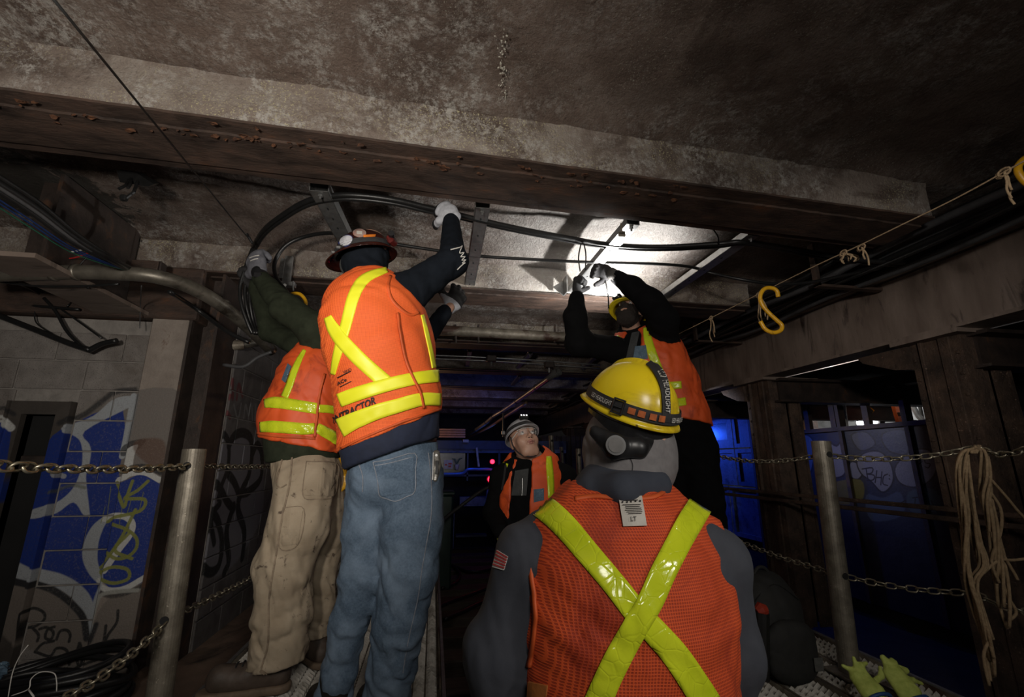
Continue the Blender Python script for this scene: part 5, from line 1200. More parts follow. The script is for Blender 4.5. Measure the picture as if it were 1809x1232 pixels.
M['belt'] = mat('black_leather_belt', (.012, .012, .012), 20, 4, .3, bump=.1)

# ------------------------------------------------------------------ anatomy
def frame3(f, u):
    f = unit(f); r = unit(np.cross(f, u)); u = np.cross(r, f); return np.stack([r, f, u], 1)    # columns: right, forward, up
def head_sdf(c, R, neck_to, s=1.0, mouth=.0):
    c = np.asarray(c); T = lambda x, y, z: c+R@(np.array([x, y, z])*s)
    def f(P):
        Q = (P-c)@R/s
        d = ell(Q, (0, -.012, .035), (.077, .098, .09))
        d = smin(d, ell(Q, (0, .03, -.03), (.060, .068, .082)), .03)
        d = smin(d, seg(Q, (-.028, .045, -.092), (.028, .045, -.092), .024, .024), .03)
        for sx in (-1, 1):
            d = smin(d, ell(Q, (sx*.042, .058, -.022), (.024, .026, .026)), .02)
            d = smin(d, ell(Q, (sx*.078, -.008, -.005), (.010, .020, .033)), .008)
            d = smax(d, -ell(Q, (sx*.032, .108, .014), (.021, .020, .013)), .015)
        d = smin(d, seg(Q, (-.036, .083, .034), (.036, .083, .034), .012, .012), .014)
        d = smin(d, seg(Q, (0, .090, .022), (0, .112, -.018), .008, .012), .010)
        d = smin(d, seg(Q, (-.012, .100, -.022), (.012, .100, -.022), .009, .009), .006)
        d = smin(d, seg(Q, (-.019, .092, -.047), (.019, .092, -.047), .0065, .0065), .006)
        d = smin(d, seg(Q, (-.016, .090, -.060), (.016, .090, -.060), .0075, .0075), .006)
        d = smax(d, -seg(Q, (-.021, .101, -.0535), (.021, .101, -.0535), .003+mouth, .003+mouth), .004)
        return d*s
    f.lo = c-.16*s; f.hi = c+.16*s
    nk = chain([T(0, -.022, -.045), neck_to], [.056*s, .062*s], .02)
    return U(.022, f, nk)
def hand_sdf(W, d, n, tsign=1, curls=(60, 60, 60, 60), thumb=35, s=1.0, fat=0.0, spread=.0, tdir=None):
    d = unit(d); n = unit(np.asarray(n)-d*(np.asarray(n)@d)); t = unit(np.cross(d, n))*tsign; W = np.asarray(W)
    fs = [chain([W, W+d*.045*s, W+d*.088*s], [((.026+fat)*s, (.019+fat)*s), ((.038+fat)*s, (.017+fat)*s), ((.040+fat)*s, (.013+fat)*s)], .02, side=t)]
    for i, L in enumerate((.074, .082, .077, .060)):
        b = W+d*.086*s+t*(.029-.0195*i)*s; a = 0; p = [b]; 
        cd = math.radians(curls[i]); dr0 = unit(d+t*spread*(1.5-i))
        for j, fr in enumerate((.45, .31, .24)):
            a += cd*(.75 if j == 0 else 1.0 if j == 1 else .7)
            p.append(p[-1]+(math.cos(a)*dr0+math.sin(a)*n)*L*fr*s)
        fs.append(chain(p, [(.0098+fat)*s, (.0092+fat)*s, (.0085+fat)*s, (.0072+fat)*s], .006))
    b = W+d*.028*s+t*.028*s; a = math.radians(thumb); td = unit(tdir) if tdir is not None else unit(d*.6+t*.75+n*.25)
    p1 = b+td*.036*s; p2 = p1+unit(td*math.cos(a)+n*math.sin(a)+d*.2)*.030*s; p3 = p2+unit(td*math.cos(a*1.9)+n*math.sin(a*1.9)+d*.25)*.024*s
    fs.append(chain([b, p1, p2, p3], [(.014+fat)*s, (.0125+fat)*s, (.011+fat)*s, (.0085+fat)*s], .010))
    return U(.009, *fs)
def arm_sdf(j, r, k=.04): return chain(j, r, k)
def boots(root, ank, fwd, m=None, sole=True, s=1.0, ground=0.0, label=None):
    m = m or M['boot']; fwd = unit([fwd[0], fwd[1], 0]); side = unit(np.cross(fwd, [0, 0, 1]))
    a = np.array([ank[0], ank[1], ground]); 
    T = lambda x, z: a+fwd*x*s+np.array([0, 0, z*s])
    up = U(.03, chain([T(-.055, .06), T(.06, .060), T(.15, .068)], [(.045, .055), (.047, .055), (.050, .058)], .02, side=side), chain([T(-.01, .09), T(-.015, .20)], [.056, .06], .02), chain([T(.01, .10), T(.10, .06)], [(.04, .03), (.042, .03)], .02, side=side))
    up = keep(up, plane(T(0, .03), (0, 0, -1)))
    b = skin('boot', disp(up, .0012, 30, 3), .008, m, root, label=label)
    so = keep(chain([T(-.06, .02), T(.06, .02), T(.18, .02)], [(.05, .05), (.048, .05), (.053, .05)], .02, side=side), plane(T(0, .034), (0, 0, 1)), plane(T(0, .002), (0, 0, -1)), k=.003)
    so = keep(so, plane(T(0, .002), (0, 0, -1)), k=.003)
    skin('sole', so, .008, M['sole'] if m is M['boot'] else M['blackboot'], b if False else root)
    if m is M['boot']:
        for k in range(4):
            hp, _, _ = march(up, T(.030+k*.022, .40)[None], np.array([[0., 0., -1.]]), .002); c = hp[0]; mk('lace', tube([c-side*.026*s-[0, 0, .006], c+[0, 0, .002], c+side*.026*s-[0, 0, .006]], .0035, 6), M['strap'], root)
class Hat:
    """hard hat: star-shaped shell around c in frame R; fn dirs(phi, alpha) -> point"""
    def __init__(s, c, R, rad, ridge=None):
        s.c, s.R, s.rad, s.ridge = np.asarray(c), R, np.array(rad), ridge or (lambda D: 0*D[:, 0])
    def dirs(s, ph, al): return np.stack([np.sin(ph)*np.cos(al), np.cos(ph)*np.cos(al), np.sin(al)], -1)   # phi 0 = front, + = right
    def local(s, ph, al, e=0.0):
        D = s.dirs(np.asarray(ph, float), np.asarray(al, float)); sh = D.shape[:-1]; D = D.reshape(-1, 3)
        p = D*s.rad*(1+s.ridge(D))[:, None]; p = p*(1+e/np.linalg.norm(p, axis=1))[:, None]; return p.reshape(*sh, 3)
    def pt(s, ph, al, e=0.0): return s.local(ph, al, e)@s.R.T+s.c
    def f(s, P):
        q = (P-s.c)@s.R/s.rad; n = np.linalg.norm(q, axis=1)+1e-9; D = q/n[:, None]
        return (n/(1+s.ridge(D))-1)*s.rad.min()
    def shell(s, brim, drop, m, parent, th=.0035, name='hard_hat', **kw):
        n = 72; ph = np.arange(n)*2*math.pi/n; rings = []
        for t in (1.0, .66, .33):
            p = s.local(ph, 0*ph); w = np.array([brim(a) for a in ph]); out = p/np.linalg.norm(p, axis=1)[:, None]
            q = p+out*(w*t)[:, None]; q[:, 2] -= drop*t*t+np.maximum(w*t-.02, 0)*.25; rings.append(q)
        for al in np.linspace(0, math.pi/2*.985, 26): rings.append(s.local(ph, 0*ph+al))
        P = np.array(rings).reshape(-1, 3)@s.R.T+s.c; k = len(rings); f = []
        for i in range(k-1):
            for j in range(n): f.append((i*n+j, i*n+(j+1) % n, (i+1)*n+(j+1) % n, (i+1)*n+j))
        f.append(tuple((k-1)*n+j for j in range(n)))
        o = mk(name, (P, f), m, parent, smooth=True, **kw); md = o.modifiers.new('s', 'SOLIDIFY'); md.thickness = th; md.offset = 1; return o
    def strap(s, path, w, e, m, parent, name='strap', th=.002, **kw):
        """ribbon following (phi, alpha) degrees"""
        q = smooth_path([(a, b, 0) for a, b in path], 8)[:, :2]; c = s.pt(np.radians(q[:, 0]), np.radians(q[:, 1]), e)
        t = np.gradient(c, axis=0); t /= np.linalg.norm(t, axis=1)[:, None]; nr = c-s.c; nr /= np.linalg.norm(nr, axis=1)[:, None]; b = np.cross(t, nr); b /= np.linalg.norm(b, axis=1)[:, None]
        k = np.linspace(-w/2, w/2, 3); P = (c[:, None]+b[:, None]*k[:, None]).reshape(-1, 3)
        for _ in range(6):
            d = s.f(P)-e; v = P-s.c; P = P-v/np.linalg.norm(v, axis=1)[:, None]*d[:, None]
        return mk(name, sheet(P, np.ones(len(P), bool), len(q), 3, th, toward=s.c), m, parent, smooth=False, **kw), c, b
    def text(s, txt, p0, p1, h, e, m, parent, flip=1):
        """text running from (phi,al) p0 to p1"""
        def fn(v):
            q = np.array(p0)+v[:, :1]*(np.array(p1)-np.array(p0)); c = s.pt(np.radians(q[:, 0]), np.radians(q[:, 1]), e)
            t = s.pt(*np.radians(p1))-s.pt(*np.radians(p0)); t = unit(t); nr = c-s.c; nr /= np.linalg.norm(nr, axis=1)[:, None]; b = np.cross(nr, t)
            P = c+b*((v[:, 1:]-.5)*h*flip)
            for _ in range(5):
                d = s.f(P)-e; w = P-s.c; P = P-w/np.linalg.norm(w, axis=1)[:, None]*d[:, None]
            return P
        return mk('lettering', lay_text(txt, fn), m, parent)
def px_disc(f, c, a, b, rot, e, th=.0015, D0=.5, nr=5, na=24):
    r = np.linspace(0.02, 1, nr)[:, None]; t = np.linspace(0, 2*math.pi, na)[None]; x = a*r*np.cos(t); y = b*r*np.sin(t); cr, sr = math.cos(rot), math.sin(rot)
    pts = np.stack([c[0]+x*cr-y*sr, c[1]+x*sr+y*cr], -1).reshape(-1, 2); P, hit = cast(f, pts, e, D0); return sheet(P, hit, nr, na, th)
def line_on(f, pts, m, parent, w=1.4, e=.008, name='seam', th=.002, D0=.5, n=5):
    return mk(name, px_ribbon(f, pts, w, e, th, 2, n, D0), m, parent)
def P3(*a): return [J(x, y, D) for x, y, D in a]

# ================================================================== A: jeans and brown helmet, back to the camera
def person_A():
    SD = unit([.95, .30, 0])
    hip, belt, mid, chest, uppr, shl, nck = P3((697, 835, 1.95), (690, 775, 1.92), (688, 700, 1.90), (672, 610, 1.87), (660, 552, 1.86), (655, 534, 1.87), (652, 500, 1.89))
    feetc = (J(685, 1240, 2.0)+J(600, 1240, 1.98))/2
    root = empty('person', (feetc[0], feetc[1], 0), 'person in maroon hard hat, bright orange vest and blue jeans reaching overhead, back turned', 'person')
    tor = chain([hip, belt, mid, chest, uppr, shl, nck], [(.178, .135), (.172, .13), (.185, .14), (.195, .145), (.185, .13), (.14, .09), (.062, .062)], .06, side=SD)
    rs, re, rw = P3((716, 520, 1.90), (800, 462, 1.97), (797, 392, 2.20)); ls, le, lw = P3((612, 545, 1.95), (728, 628, 2.22), (786, 552, 2.32))
    rarm = arm_sdf([J(690, 525, 1.88), rs, re, rw], [.085, .088, .066, .045]); larm = arm_sdf([J(630, 545, 1.9), ls, le, lw], [.075, .075, .058, .042])
    # jeans
    rl = P3((735, 845, 1.94), (727, 930, 1.92), (723, 1010, 1.92), (705, 1100, 1.95), (692, 1180, 1.98), (683, 1232, 2.0)); ll = P3((662, 850, 1.98), (652, 930, 1.98), (642, 1010, 1.97), (617, 1100, 1.98), (599, 1190, 2.0), (588, 1240, 2.0))
    lr = [.116, .120, .108, .098, .086, .086]; l2r = [.116, .104, .088, .070, .064, .072]
    legs = U(.035, chain([hip+[0, 0, .10], hip], [(.178, .135), (.182, .14)], .05, side=SD), chain(rl, lr, .03), chain(ll, l2r, .03))
    legs = folds(folds(legs, rl[1], rl[3], .006, 62, 3), ll[1], ll[3], .006, 58, 7); legs = folds(folds(legs, rl[3], rl[5]-[0, 0, .05], .010, 75, 4), ll[3], ll[5]-[0, 0, .05], .010, 80, 9)
    legs = disp(legs, .004, 10, 5)
    legs = keep(legs, plane(J(690, 772, 1.8), (-.12, 0, 1)), plane((0, 0, .075), (0, 0, -1)))
    # body
    hc = J(645, 452, 1.93); HF = unit([-.86, .50, -.12]); HR = frame3(HF, (0.10, 0, 1))
    body = U(.03, off(tor, -.03), off(rarm, -.018), off(larm, -.018), chain([rl[0], rl[2], rl[4], rl[4]+[0, 0, -.05]], [.085, .06, .045, .04], .03), chain([ll[0], ll[2], ll[4], ll[4]+[0, 0, -.05]], [.085, .06, .045, .04], .03), chain([rw, J(796, 378, 2.24)], [.029, .027], .01), chain([lw, J(795, 543, 2.33)], [.029, .027], .01), head_sdf(hc, HR, nck))
    skin('body', body, .012, M['skin'], root)
    jn = skin('jeans', legs, .0075, M['denim'], root)
    for q in ([(659, 817), (688, 812), (733, 801), (734, 830), (733, 868), (718, 878), (699, 886), (684, 882), (670, 876), (667, 850), (659, 817)], [(662, 823), (690, 818), (731, 807)]): line_on(legs, q, M['seam'], jn, 1.6, .0045, n=3)
    mk('back_pocket', px_quad(legs, [(661, 819), (731, 803), (731, 870), (673, 878)], 12, 12, .004, .005), M['denim'], jn)
    line_on(legs, [(757, 800), (762, 850), (762, 910), (752, 970), (745, 1010), (738, 1060), (722, 1130), (712, 1190)], M['seam'], jn, 1.3, .003)
    line_on(legs, [(630, 812), (640, 840), (640, 870)], M['seam'], jn, 1.4, .003)
    mk('belt_loop', px_quad(legs, [(742, 748), (748, 746), (749, 776), (743, 778)], 3, 6, .016, .004), M['denim'], jn)
    bt = disp(keep(off(chain([hip, belt, mid], [(.178, .135), (.172, .13), (.185, .14)], .05, side=SD), .008), plane(J(700, 762, 1.8), (-.14, 0, -1)) if False else plane(J(700, 786, 1.8), (.1, 0, -1)), plane(J(700, 768, 1.8), (-.14, 0, 1))), .0005, 5); skin('belt', bt, .007, M['belt'], root)
    # sweatshirt with hood
    hood = U(.03, ell_f(hc+[0, 0, -.01], (.098, .112, .115), HR), chain([hc+[0, -.01, -.06], nck], [.085, .092], .03))
    top = U(.045, off(tor, .006), rarm, larm, hood)
    top = folds(folds(top, rs, re, .006, 55, 2), re, rw, .005, 85, 6); top = folds(top, le, lw, .005, 80, 1); top = folds(top, hc-[0, 0, .03], nck, .004, 110, 8)
    face_cut = ell_f(hc+HF*.10+[0, 0, -.0], (.062, .07, .075), HR)
    top = cut(keep(top, plane(J(690, 792, 1.8), (.28, 0, -1))), face_cut)
    sw = skin('sweatshirt', top, .0075, M['blackcloth'], root)
    for q in ([(796, 441), (812, 437), (817, 434)], [(817, 434), (812, 447), (820, 446), (814, 454), (822, 453), (816, 460), (823, 459), (817, 465), (822, 465)], [(822, 464), (815, 470), (808, 477)]): line_on(rarm, q, M['printw'], sw, 1.5, .010, 'sleeve_print', n=3)
    hem = folds(keep(off(tor, .018), plane(J(690, 800, 1.8), (.36, 0, -1)), plane(J(690, 730, 1.8), (-.3, 0, 1))), belt-[0, 0, .08], mid, .004, 60, 2)
    skin('shirt_tail', hem, .008, M['navy'], root)
    # vest
    L_, R_, Mx = J(600, 797, 1.88), J(784, 722, 1.95), J(690, 762, 1.74); hn = np.cross(R_-L_, Mx-L_); hn = hn*(-1 if hn[2] > 0 else 1)
    vb = off(tor, .026)
    v = U(.03, vb, chain([J(625, 522, 1.86), J(695, 512, 1.88)], [.060, .053], .03))
    v = cut(keep(v, plane(L_, hn), k=.004), chain([rs+unit(rs-re)*.005, re, re+(re-rs)], [.098, .10, .12], .02), chain([ls+unit(ls-le)*.0, le], [.085, .09], .02), chain([nck+[0, 0, -.005], hc+[0, 0, .1]], [.088, .12], .02), k=.012)
    v = folds(v, J(640, 760, 1.8), J(660, 560, 1.8), .004, 26, 12, 1.0); v = disp(v, .0045, 6.5, 21)
    ve = skin('vest', v, .0065, M['vestA'], root)
    T = lambda name, pts, w, e=.004, m='lime', nw=6: mk(name, px_ribbon(v, pts, w, e, .006, nw, 9, 1.0), M[m], ve, smooth=True)
    T('reflective_tape', [(684, 476), (655, 486), (637, 500), (624, 525), (616, 553), (609, 580), (601, 606), (593, 635), (587, 662)], [10, 16, 20, 21, 20, 19, 18, 14, 8])
    T('reflective_tape', [(578, 560), (588, 580), (602, 600), (628, 628), (655, 653), (682, 676)], [14, 22, 25, 26, 26, 26], .006)
    T('reflective_tape', [(598, 708), (628, 697), (663, 686), (700, 676), (727, 670), (752, 666), (776, 664)], [24, 25, 24, 23, 22, 22, 22], .009)
    T('reflective_tape', [(599, 757), (625, 744), (663, 729), (700, 718), (745, 706), (780, 706)], [34, 30, 27, 25, 23, 22], .009)
    T('front_tape', [(747, 556), (754, 585), (762, 620), (768, 650)], [5, 7, 7, 7])
    T('hem_binding', [(601, 793), (640, 774), (700, 750), (745, 734), (784, 722)], 4.0, .006, 'trim', 3)
    T('armhole_binding', [(690, 486), (686, 505), (692, 527), (708, 545), (726, 556), (741, 552)], 5, .004, 'trim', 3)
    T('side_binding', [(703, 552), (708, 590), (718, 638), (731, 668), (744, 695), (750, 722)], 4, .013, 'trim', 3)
    mk('lettering', px_text(v, 'CONTRACTOR', (572, 757), (92, -44), (-1.5, -13.5), .008, .02, 1.0), M['print'], ve)
    mk('lettering', px_text(v, 'VINO', (607, 661), (14, -6), (-2, -5), .007, 0, 1.0), M['print'], ve)
    for a, b in (((595, 668), (619, 656)), ((600, 684), (620, 674))): line_on(v, [a, ((a[0]+b[0])/2, (a[1]+b[1])/2), b], M['print'], ve, 1.2, .007, 'print_line')
    mk('lettering', px_text(v, 'ACe', (595, 682), (17, -9), (-1, -6), .007, .02, 1.0), M['print'], ve)
    # gloves
    c1 = J(797, 369, 2.27)
    g1 = hand_sdf(J(803, 384, 2.20), unit(J(779, 366, 2.23)-J(803, 384, 2.20)), (-.1, .95, .2), 1, (66, 70, 74, 78), 40, 1.18, .005)
    go = skin('glove', disp(g1, .0008, 60), .0042, M['glovew'], root, label='white knit glove gripping the cable'); 
    q = J(797, 386, 2.23); mk('cuff', tube([J(797, 391, 2.22), J(796, 380, 2.245)], [.036, .035], 18), M['skin'], root, smooth=True)
    fc = keep(off(g1, .0016), plane(J(783, 368, 2.24), unit([.62, -.75, -.25]))); skin('palm_coating', fc, .0042, M['glovek'], go)
    g2 = hand_sdf(J(793, 546, 2.34), unit(J(822, 502, 2.42)-J(793, 546, 2.34)), unit([-.2, 1, .3]), 1, (18, 14, 16, 24), 15, 1.15, .004, .12)
    go = skin('glove', disp(g2, .0008, 60), .0042, M['glovew'], root, label='blurred glove with a black coated back'); fc = keep(off(g2, .0016), plane(J(800, 536, 2.36), unit(J(793, 546, 2.34)-J(822, 502, 2.42)))); skin('palm_coating', fc, .0042, M['glovek'], go)
    # boots
    boots(root, rl[5], (-.5, .8), M['blackboot']); boots(root, ll[5], (-.5, .8), M['blackboot'])
    # helmet
    H = Hat(J(642, 452, 1.90), frame3(unit([-.93, .34, -.20]), (0.02, -.10, 1)), (.108, .128, .118), lambda D: .03*np.exp(-(D[:, 0]/.16)**2)*np.clip(D[:, 2]*1.6, 0, 1))
    h = H.shell(lambda a: .026+.020*max(0, math.cos(a))**2, .010, M['hatA'], root, label='glossy maroon full-brim hard hat with stickers')
    H.strap([(a, 12) for a in range(0, 361, 20)], .026, .003, M['strap'], h, 'lamp_strap')
    mk('sticker', px_disc(H.f, (611, 425), 12, 8.5, -.45, .003), mat('white_round_sticker', (.50, .50, .54), 30, 2, .4, bump=0), h); mk('sticker', px_disc(H.f, (610.5, 425.5), 14, 10, -.45, .002), mat('blue_sticker_rim', (.03, .04, .14), 30, 2, .4, bump=0), h)
    mk('sticker', px_disc(H.f, (635, 411.5), 12, 7.5, .05, .003), mat('grey_red_sticker', [(.4, (.30, .27, .24)), (.6, (.36, .15, .12))], 160, 3, .4, bump=0), h); mk('sticker', px_quad(H.f, [(630, 408), (640, 408.5), (640, 414), (630, 413.5)], 3, 3, .005, .001), M['signw'], h)
    mk('sticker', px_quad(H.f, [(642, 415), (664, 414), (663, 418), (642, 419)], 7, 3, .005, .001), mat('orange_decal', (.62, .17, .02), 20, 2, .3, bump=0), h)
    bl_ = H.pt(math.radians(180), math.radians(14), .02); br_ = frame_of(unit(bl_-H.c))
    mk('rear_battery', box(bl_, (.03, .055, .04), np.stack(br_, 1), .008), mat('red_lamp_case', (.10, .014, .012), 20, 2, .3, bump=0), h); mk('lamp_knob', tube([bl_+br_[0]*.0+np.array([0, -.02, .012]), bl_+np.array([0, -.045, .014])], .014, 14), M['plastic'], h)
    for t in (-38, -62): 
        q = H.pt(math.radians(t), math.radians(9), .006); mk('strap_clip', box(q, (.02, .012, .012), None, .003), M['galv'], h)
    # respirator-like grey face mask edge and tool on the pocket
    mk('face_mask', surf(keep(off(ell_f(hc+HF*.045-[0, 0, .035], (.065, .07, .06), HR), .006), plane(hc+HF*.03, -HF)), .006), mat('grey_face_covering', (.06, .062, .06), 60, 3, .8, bump=.4), root, smooth=True)
    kn = empty('folding_knife', J(770, 830, 1.85), 'grey folding pocket tool clipped on the jeans pocket', 'tool')
    a, b = J(771, 800, 1.83), J(769, 848, 1.80); d, s, u = frame_of(b-a, (0, 1, 0))
    mk('handle', surf(disp(chain([a, (a+b)/2+s*.004, b], [(.014, .007), (.0165, .008), (.010, .007)], .01, side=s), .0004, 60), .0035), mat('worn_grey_tool_metal', (.22, .21, .19), 30, 4, .35, .7, bump=.1), kn, smooth=True)
    mk('grip_inlay', beam(a+(b-a)*.3-[0, .010, 0]+s*.004, a+(b-a)*.8-[0, .010, 0]+s*.004, .012, .004, (0, 1, 0), .002), M['plastic'], kn)
    for t, r in ((.1, .005), (.92, .004)): q = a+(b-a)*t; mk('rivet', tube([q-[0, .008, 0], q-[0, .012, 0]], r, 10), M['galv'], kn)
    mk('pocket_clip', beam(a-[0, .012, 0]-s*.012, b-[0, .010, 0]-s*.010, .004, .003, (0, 1, 0)), M['galv'], kn)
def ell_f(c, r, R):
    f = lambda P: ell(P, c, r, R)
    f.lo = np.asarray(c)-max(r)-.01; f.hi = np.asarray(c)+max(r)+.01; return f

# ================================================================== B: tan trousers, olive sleeves
def person_B():
    SD = unit([.62, .78, 0]); FW = unit([-.78, .62, 0])
    hip, belt, mid, chest, shl, nck = P3((545, 845, 2.38), (535, 795, 2.38), (532, 740, 2.40), (560, 675, 2.42), (585, 620, 2.44), (605, 585, 2.46))
    b1, b2 = J(480, 1195, 2.32), J(550, 1130, 2.62)
    root = empty('person', (b1[0], (b1[1]+b2[1])/2, 0), 'person in stained tan trousers and olive sleeves holding the cable at the left', 'person')
    tor = chain([hip, belt, mid, chest, shl, nck], [(.15, .155), (.15, .16), (.16, .185), (.165, .175), (.13, .12), (.06, .06)], .06, side=SD)
    a1 = P3((618, 628, 2.36), (560, 585, 2.33), (505, 545, 2.33), (463, 494, 2.44)); a2 = P3((585, 640, 2.55), (530, 610, 2.62), (478, 585, 2.68), (452, 505, 2.66))
    arm1 = arm_sdf(a1, [.085, .088, .074, .050]); arm2 = arm_sdf(a2, [.075, .072, .060, .046])
    top = U(.04, off(tor, .008), arm1, arm2); top = folds(folds(top, a1[1], a1[3], .005, 62, 3), a2[1], a2[3], .005, 62, 5)
    l1 = P3((540, 850, 2.30), (528, 930, 2.28), (503, 1000, 2.28), (498, 1090, 2.30), (492, 1160, 2.32), (488, 1186, 2.32)); l2 = P3((575, 860, 2.46), (578, 940, 2.5), (566, 1010, 2.54), (566, 1080, 2.58), (560, 1135, 2.62))
    legs = U(.04, chain([belt, hip], [(.155, .162), (.155, .165)], .04, side=SD), chain(l1, [.142, .138, .128, .122, .120, .124], .03), chain(l2, [.11, .09, .080, .078, .08], .03))
    legs = folds(folds(legs, l1[1], l1[3], .008, 40, 2, 1.1), l1[3], l1[5], .010, 50, 6, 1.2); legs = disp(legs, .006, 8, 9); legs = folds(legs, l2[2], l2[4], .009, 50, 8, 1.1)
    legs = keep(legs, plane(J(540, 800, 2.2), (0, 0, 1)), plane(J(490, 1190, 2.2), (.1, 0, -1)))
    hc = J(628, 548, 2.52); HR = frame3((-.5, .6, .5), (0, 0, 1))
    body = U(.03, off(tor, -.03), off(arm1, -.02), off(arm2, -.02), chain([l1[0], l1[2], l1[4], l1[5]+[-.03, 0, -.02]], [.09, .06, .045, .035], .03), chain([l2[0], l2[2], l2[4], l2[4]+[0, 0, -.05]], [.08, .06, .045, .04], .03), head_sdf(hc, HR, nck))
    skin('body', body, .013, M['skin'], root); 
    sh = skin('sweatshirt', keep(top, plane(J(540, 812, 2.2), (.08, 0, -1))), .0085, M['olive'], root); skin('hood', U(.03, ell_f(hc, (.10, .11, .11), HR), chain([hc, nck], [.09, .09], .03)), .011, M['olive'], root)
    tr = skin('trousers', legs, .0085, M['duck'], root)
    S = lambda pts, w=1.6, e=.004: line_on(legs, pts, M['duckseam'], tr, w, e)
    S([(516, 805), (511, 857), (498, 915), (487, 983), (475, 1059), (473, 1137), (461, 1182)], 3); S([(500, 805), (488, 850), (494, 862), (506, 856)], 2)
    for q in ([(541, 815), (595, 819), (597, 850), (590, 878), (560, 882), (535, 876), (541, 815)], [(545, 820), (592, 823)], [(500, 897), (537, 900), (527, 962), (493, 968), (500, 897)], [(503, 903), (535, 905)], [(535, 850), (595, 856)]): S(q, 1.5)
    mk('back_pocket', px_quad(legs, [(542, 817), (594, 820), (589, 877), (537, 875)], 12, 12, .0035, .005, 1.0), M['duck'], tr); mk('tool_pocket', px_quad(legs, [(501, 899), (535, 902), (526, 961), (495, 966)], 9, 12, .0035, .005, 1.0), M['duck'], tr)
    mk('hem_cuff', px_ribbon(legs, [(459, 1186), (478, 1196), (505, 1195), (528, 1186)], 5, .004, .004, 3, 6, 1.0), M['duckseam'], tr)
    # vest
    v = U(.03, off(tor, .028), chain([J(560, 640, 2.40), J(600, 625, 2.40)], [.09, .08], .03))
    v = cut(keep(v, plane(J(540, 790, 2.3), (-.18, 0, -1)), k=.006), chain(a1[:2], [.085, .11], .02), chain(a2[:3], [.075, .085, .09], .02), chain([nck, hc], [.09, .12], .02), k=.012)
    v = folds(v, J(480, 760, 2.3), J(560, 640, 2.3), .006, 30, 4, 1.2); v = disp(v, .005, 7, 3)
    ve = skin('vest', v, .0075, M['vestB'], root)
    T = lambda name, pts, w, e=.004, m='limeP', nw=5: mk(name, px_ribbon(v, pts, w, e, .005, nw, 7, 1.2), M[m], ve, smooth=True)
    T('reflective_tape', [(538, 618), (528, 636), (520, 655), (511, 680), (502, 702)], [6, 10, 12, 13, 13]); T('reflective_tape', [(466, 713), (485, 711), (510, 714), (540, 719), (561, 722)], [15, 20, 20, 20, 19], .007); T('reflective_tape', [(563, 722), (580, 723), (600, 726)], 14, .007)
    T('reflective_tape', [(458, 755), (480, 754), (510, 756), (540, 758), (556, 757)], [18, 21, 21, 20, 19], .007); T('reflective_tape', [(560, 756), (572, 762), (588, 771), (604, 781)], [17, 19, 19, 18], .007)
    T('side_binding', [(574, 660), (566, 690), (562, 715), (559, 745), (556, 772)], 4, .011, 'trim', 3); T('hem_binding', [(453, 766), (490, 771), (530, 773), (557, 775)], 5, .005, 'trim', 3)
    mk('badge_holder', px_quad(v, [(508, 642), (514, 647), (503, 676), (497, 671)], 3, 6, .010, .004, 1.2), MATS['crinkled_clear_plastic'], ve)
    # gloves
    g = hand_sdf(J(459, 482, 2.44), unit(J(442, 436, 2.50)-J(459, 482, 2.44)), unit([.55, 1, .15]), 1, (34, 42, 50, 55), 45, 1.42, .006)
    go = skin('glove', disp(g, .0008, 60), .0045, M['gloveg'], root, label='grey knit glove with small white print, holding the cable bundle')
    for a, b in (((434, 450), (452, 440)), ((440, 456), (458, 451)), ((442, 461), (456, 457))): line_on(g, [a, ((a[0]+b[0])/2, (a[1]+b[1])/2-1), b], M['printw'], go, 1.3, .003, 'glove_print', D0=1.2)
    mk('watch', surf(keep(chain([J(463, 495, 2.43), J(458, 482, 2.44)], [.044, .042], .01), plane(J(462, 491, 2.43), unit(J(463, 497, 2.43)-J(458, 482, 2.44))), k=.004), .005), M['plastic'], root, smooth=True)
    mk('watch_face', box(J(455, 486, 2.38), (.04, .012, .03), None, .004), M['plastic'], root)
    g = hand_sdf(J(446, 508, 2.66), unit(J(424, 478, 2.62)-J(446, 508, 2.66)), unit([.7, -.2, .3]), 1, (60, 65, 65, 65), 35, 1.1, .004); skin('glove', g, .005, M['gloved'], root, label='dark glove at the hanging strands')
    boots(root, l1[5]+[-.05, 0, 0], (-1, -.12), M['boot'], label='brown laced work boot', s=1.16); boots(root, l2[4], (-.6, .8), M['boot'])
    gy = empty('work_glove', J(604, 850, 2.5), 'yellow work gloves hanging from the tan trousers pocket', 'glove')
    mk('glove', surf(disp(U(.01, chain(P3((600, 812, 2.42), (604, 840, 2.42)), [(.03, .012), (.035, .014)], .01, side=SD), *[chain(P3((601+i*3, 842, 2.42), (598+i*5, 870-i*4, 2.42)), [.012, .010], .01) for i in range(4)]), .002, 30), .006), M['yellow'], gy, smooth=True)
    mk('glove', surf(disp(U(.01, chain(P3((608, 838, 2.47), (598, 868, 2.47)), [(.03, .012), (.03, .012)], .01, side=SD), *[chain(P3((606, 850+i*7, 2.47), (614, 846+i*8, 2.47)), [.011, .010], .01) for i in range(3)]), .002, 30), .006), M['yellow'], gy, smooth=True)

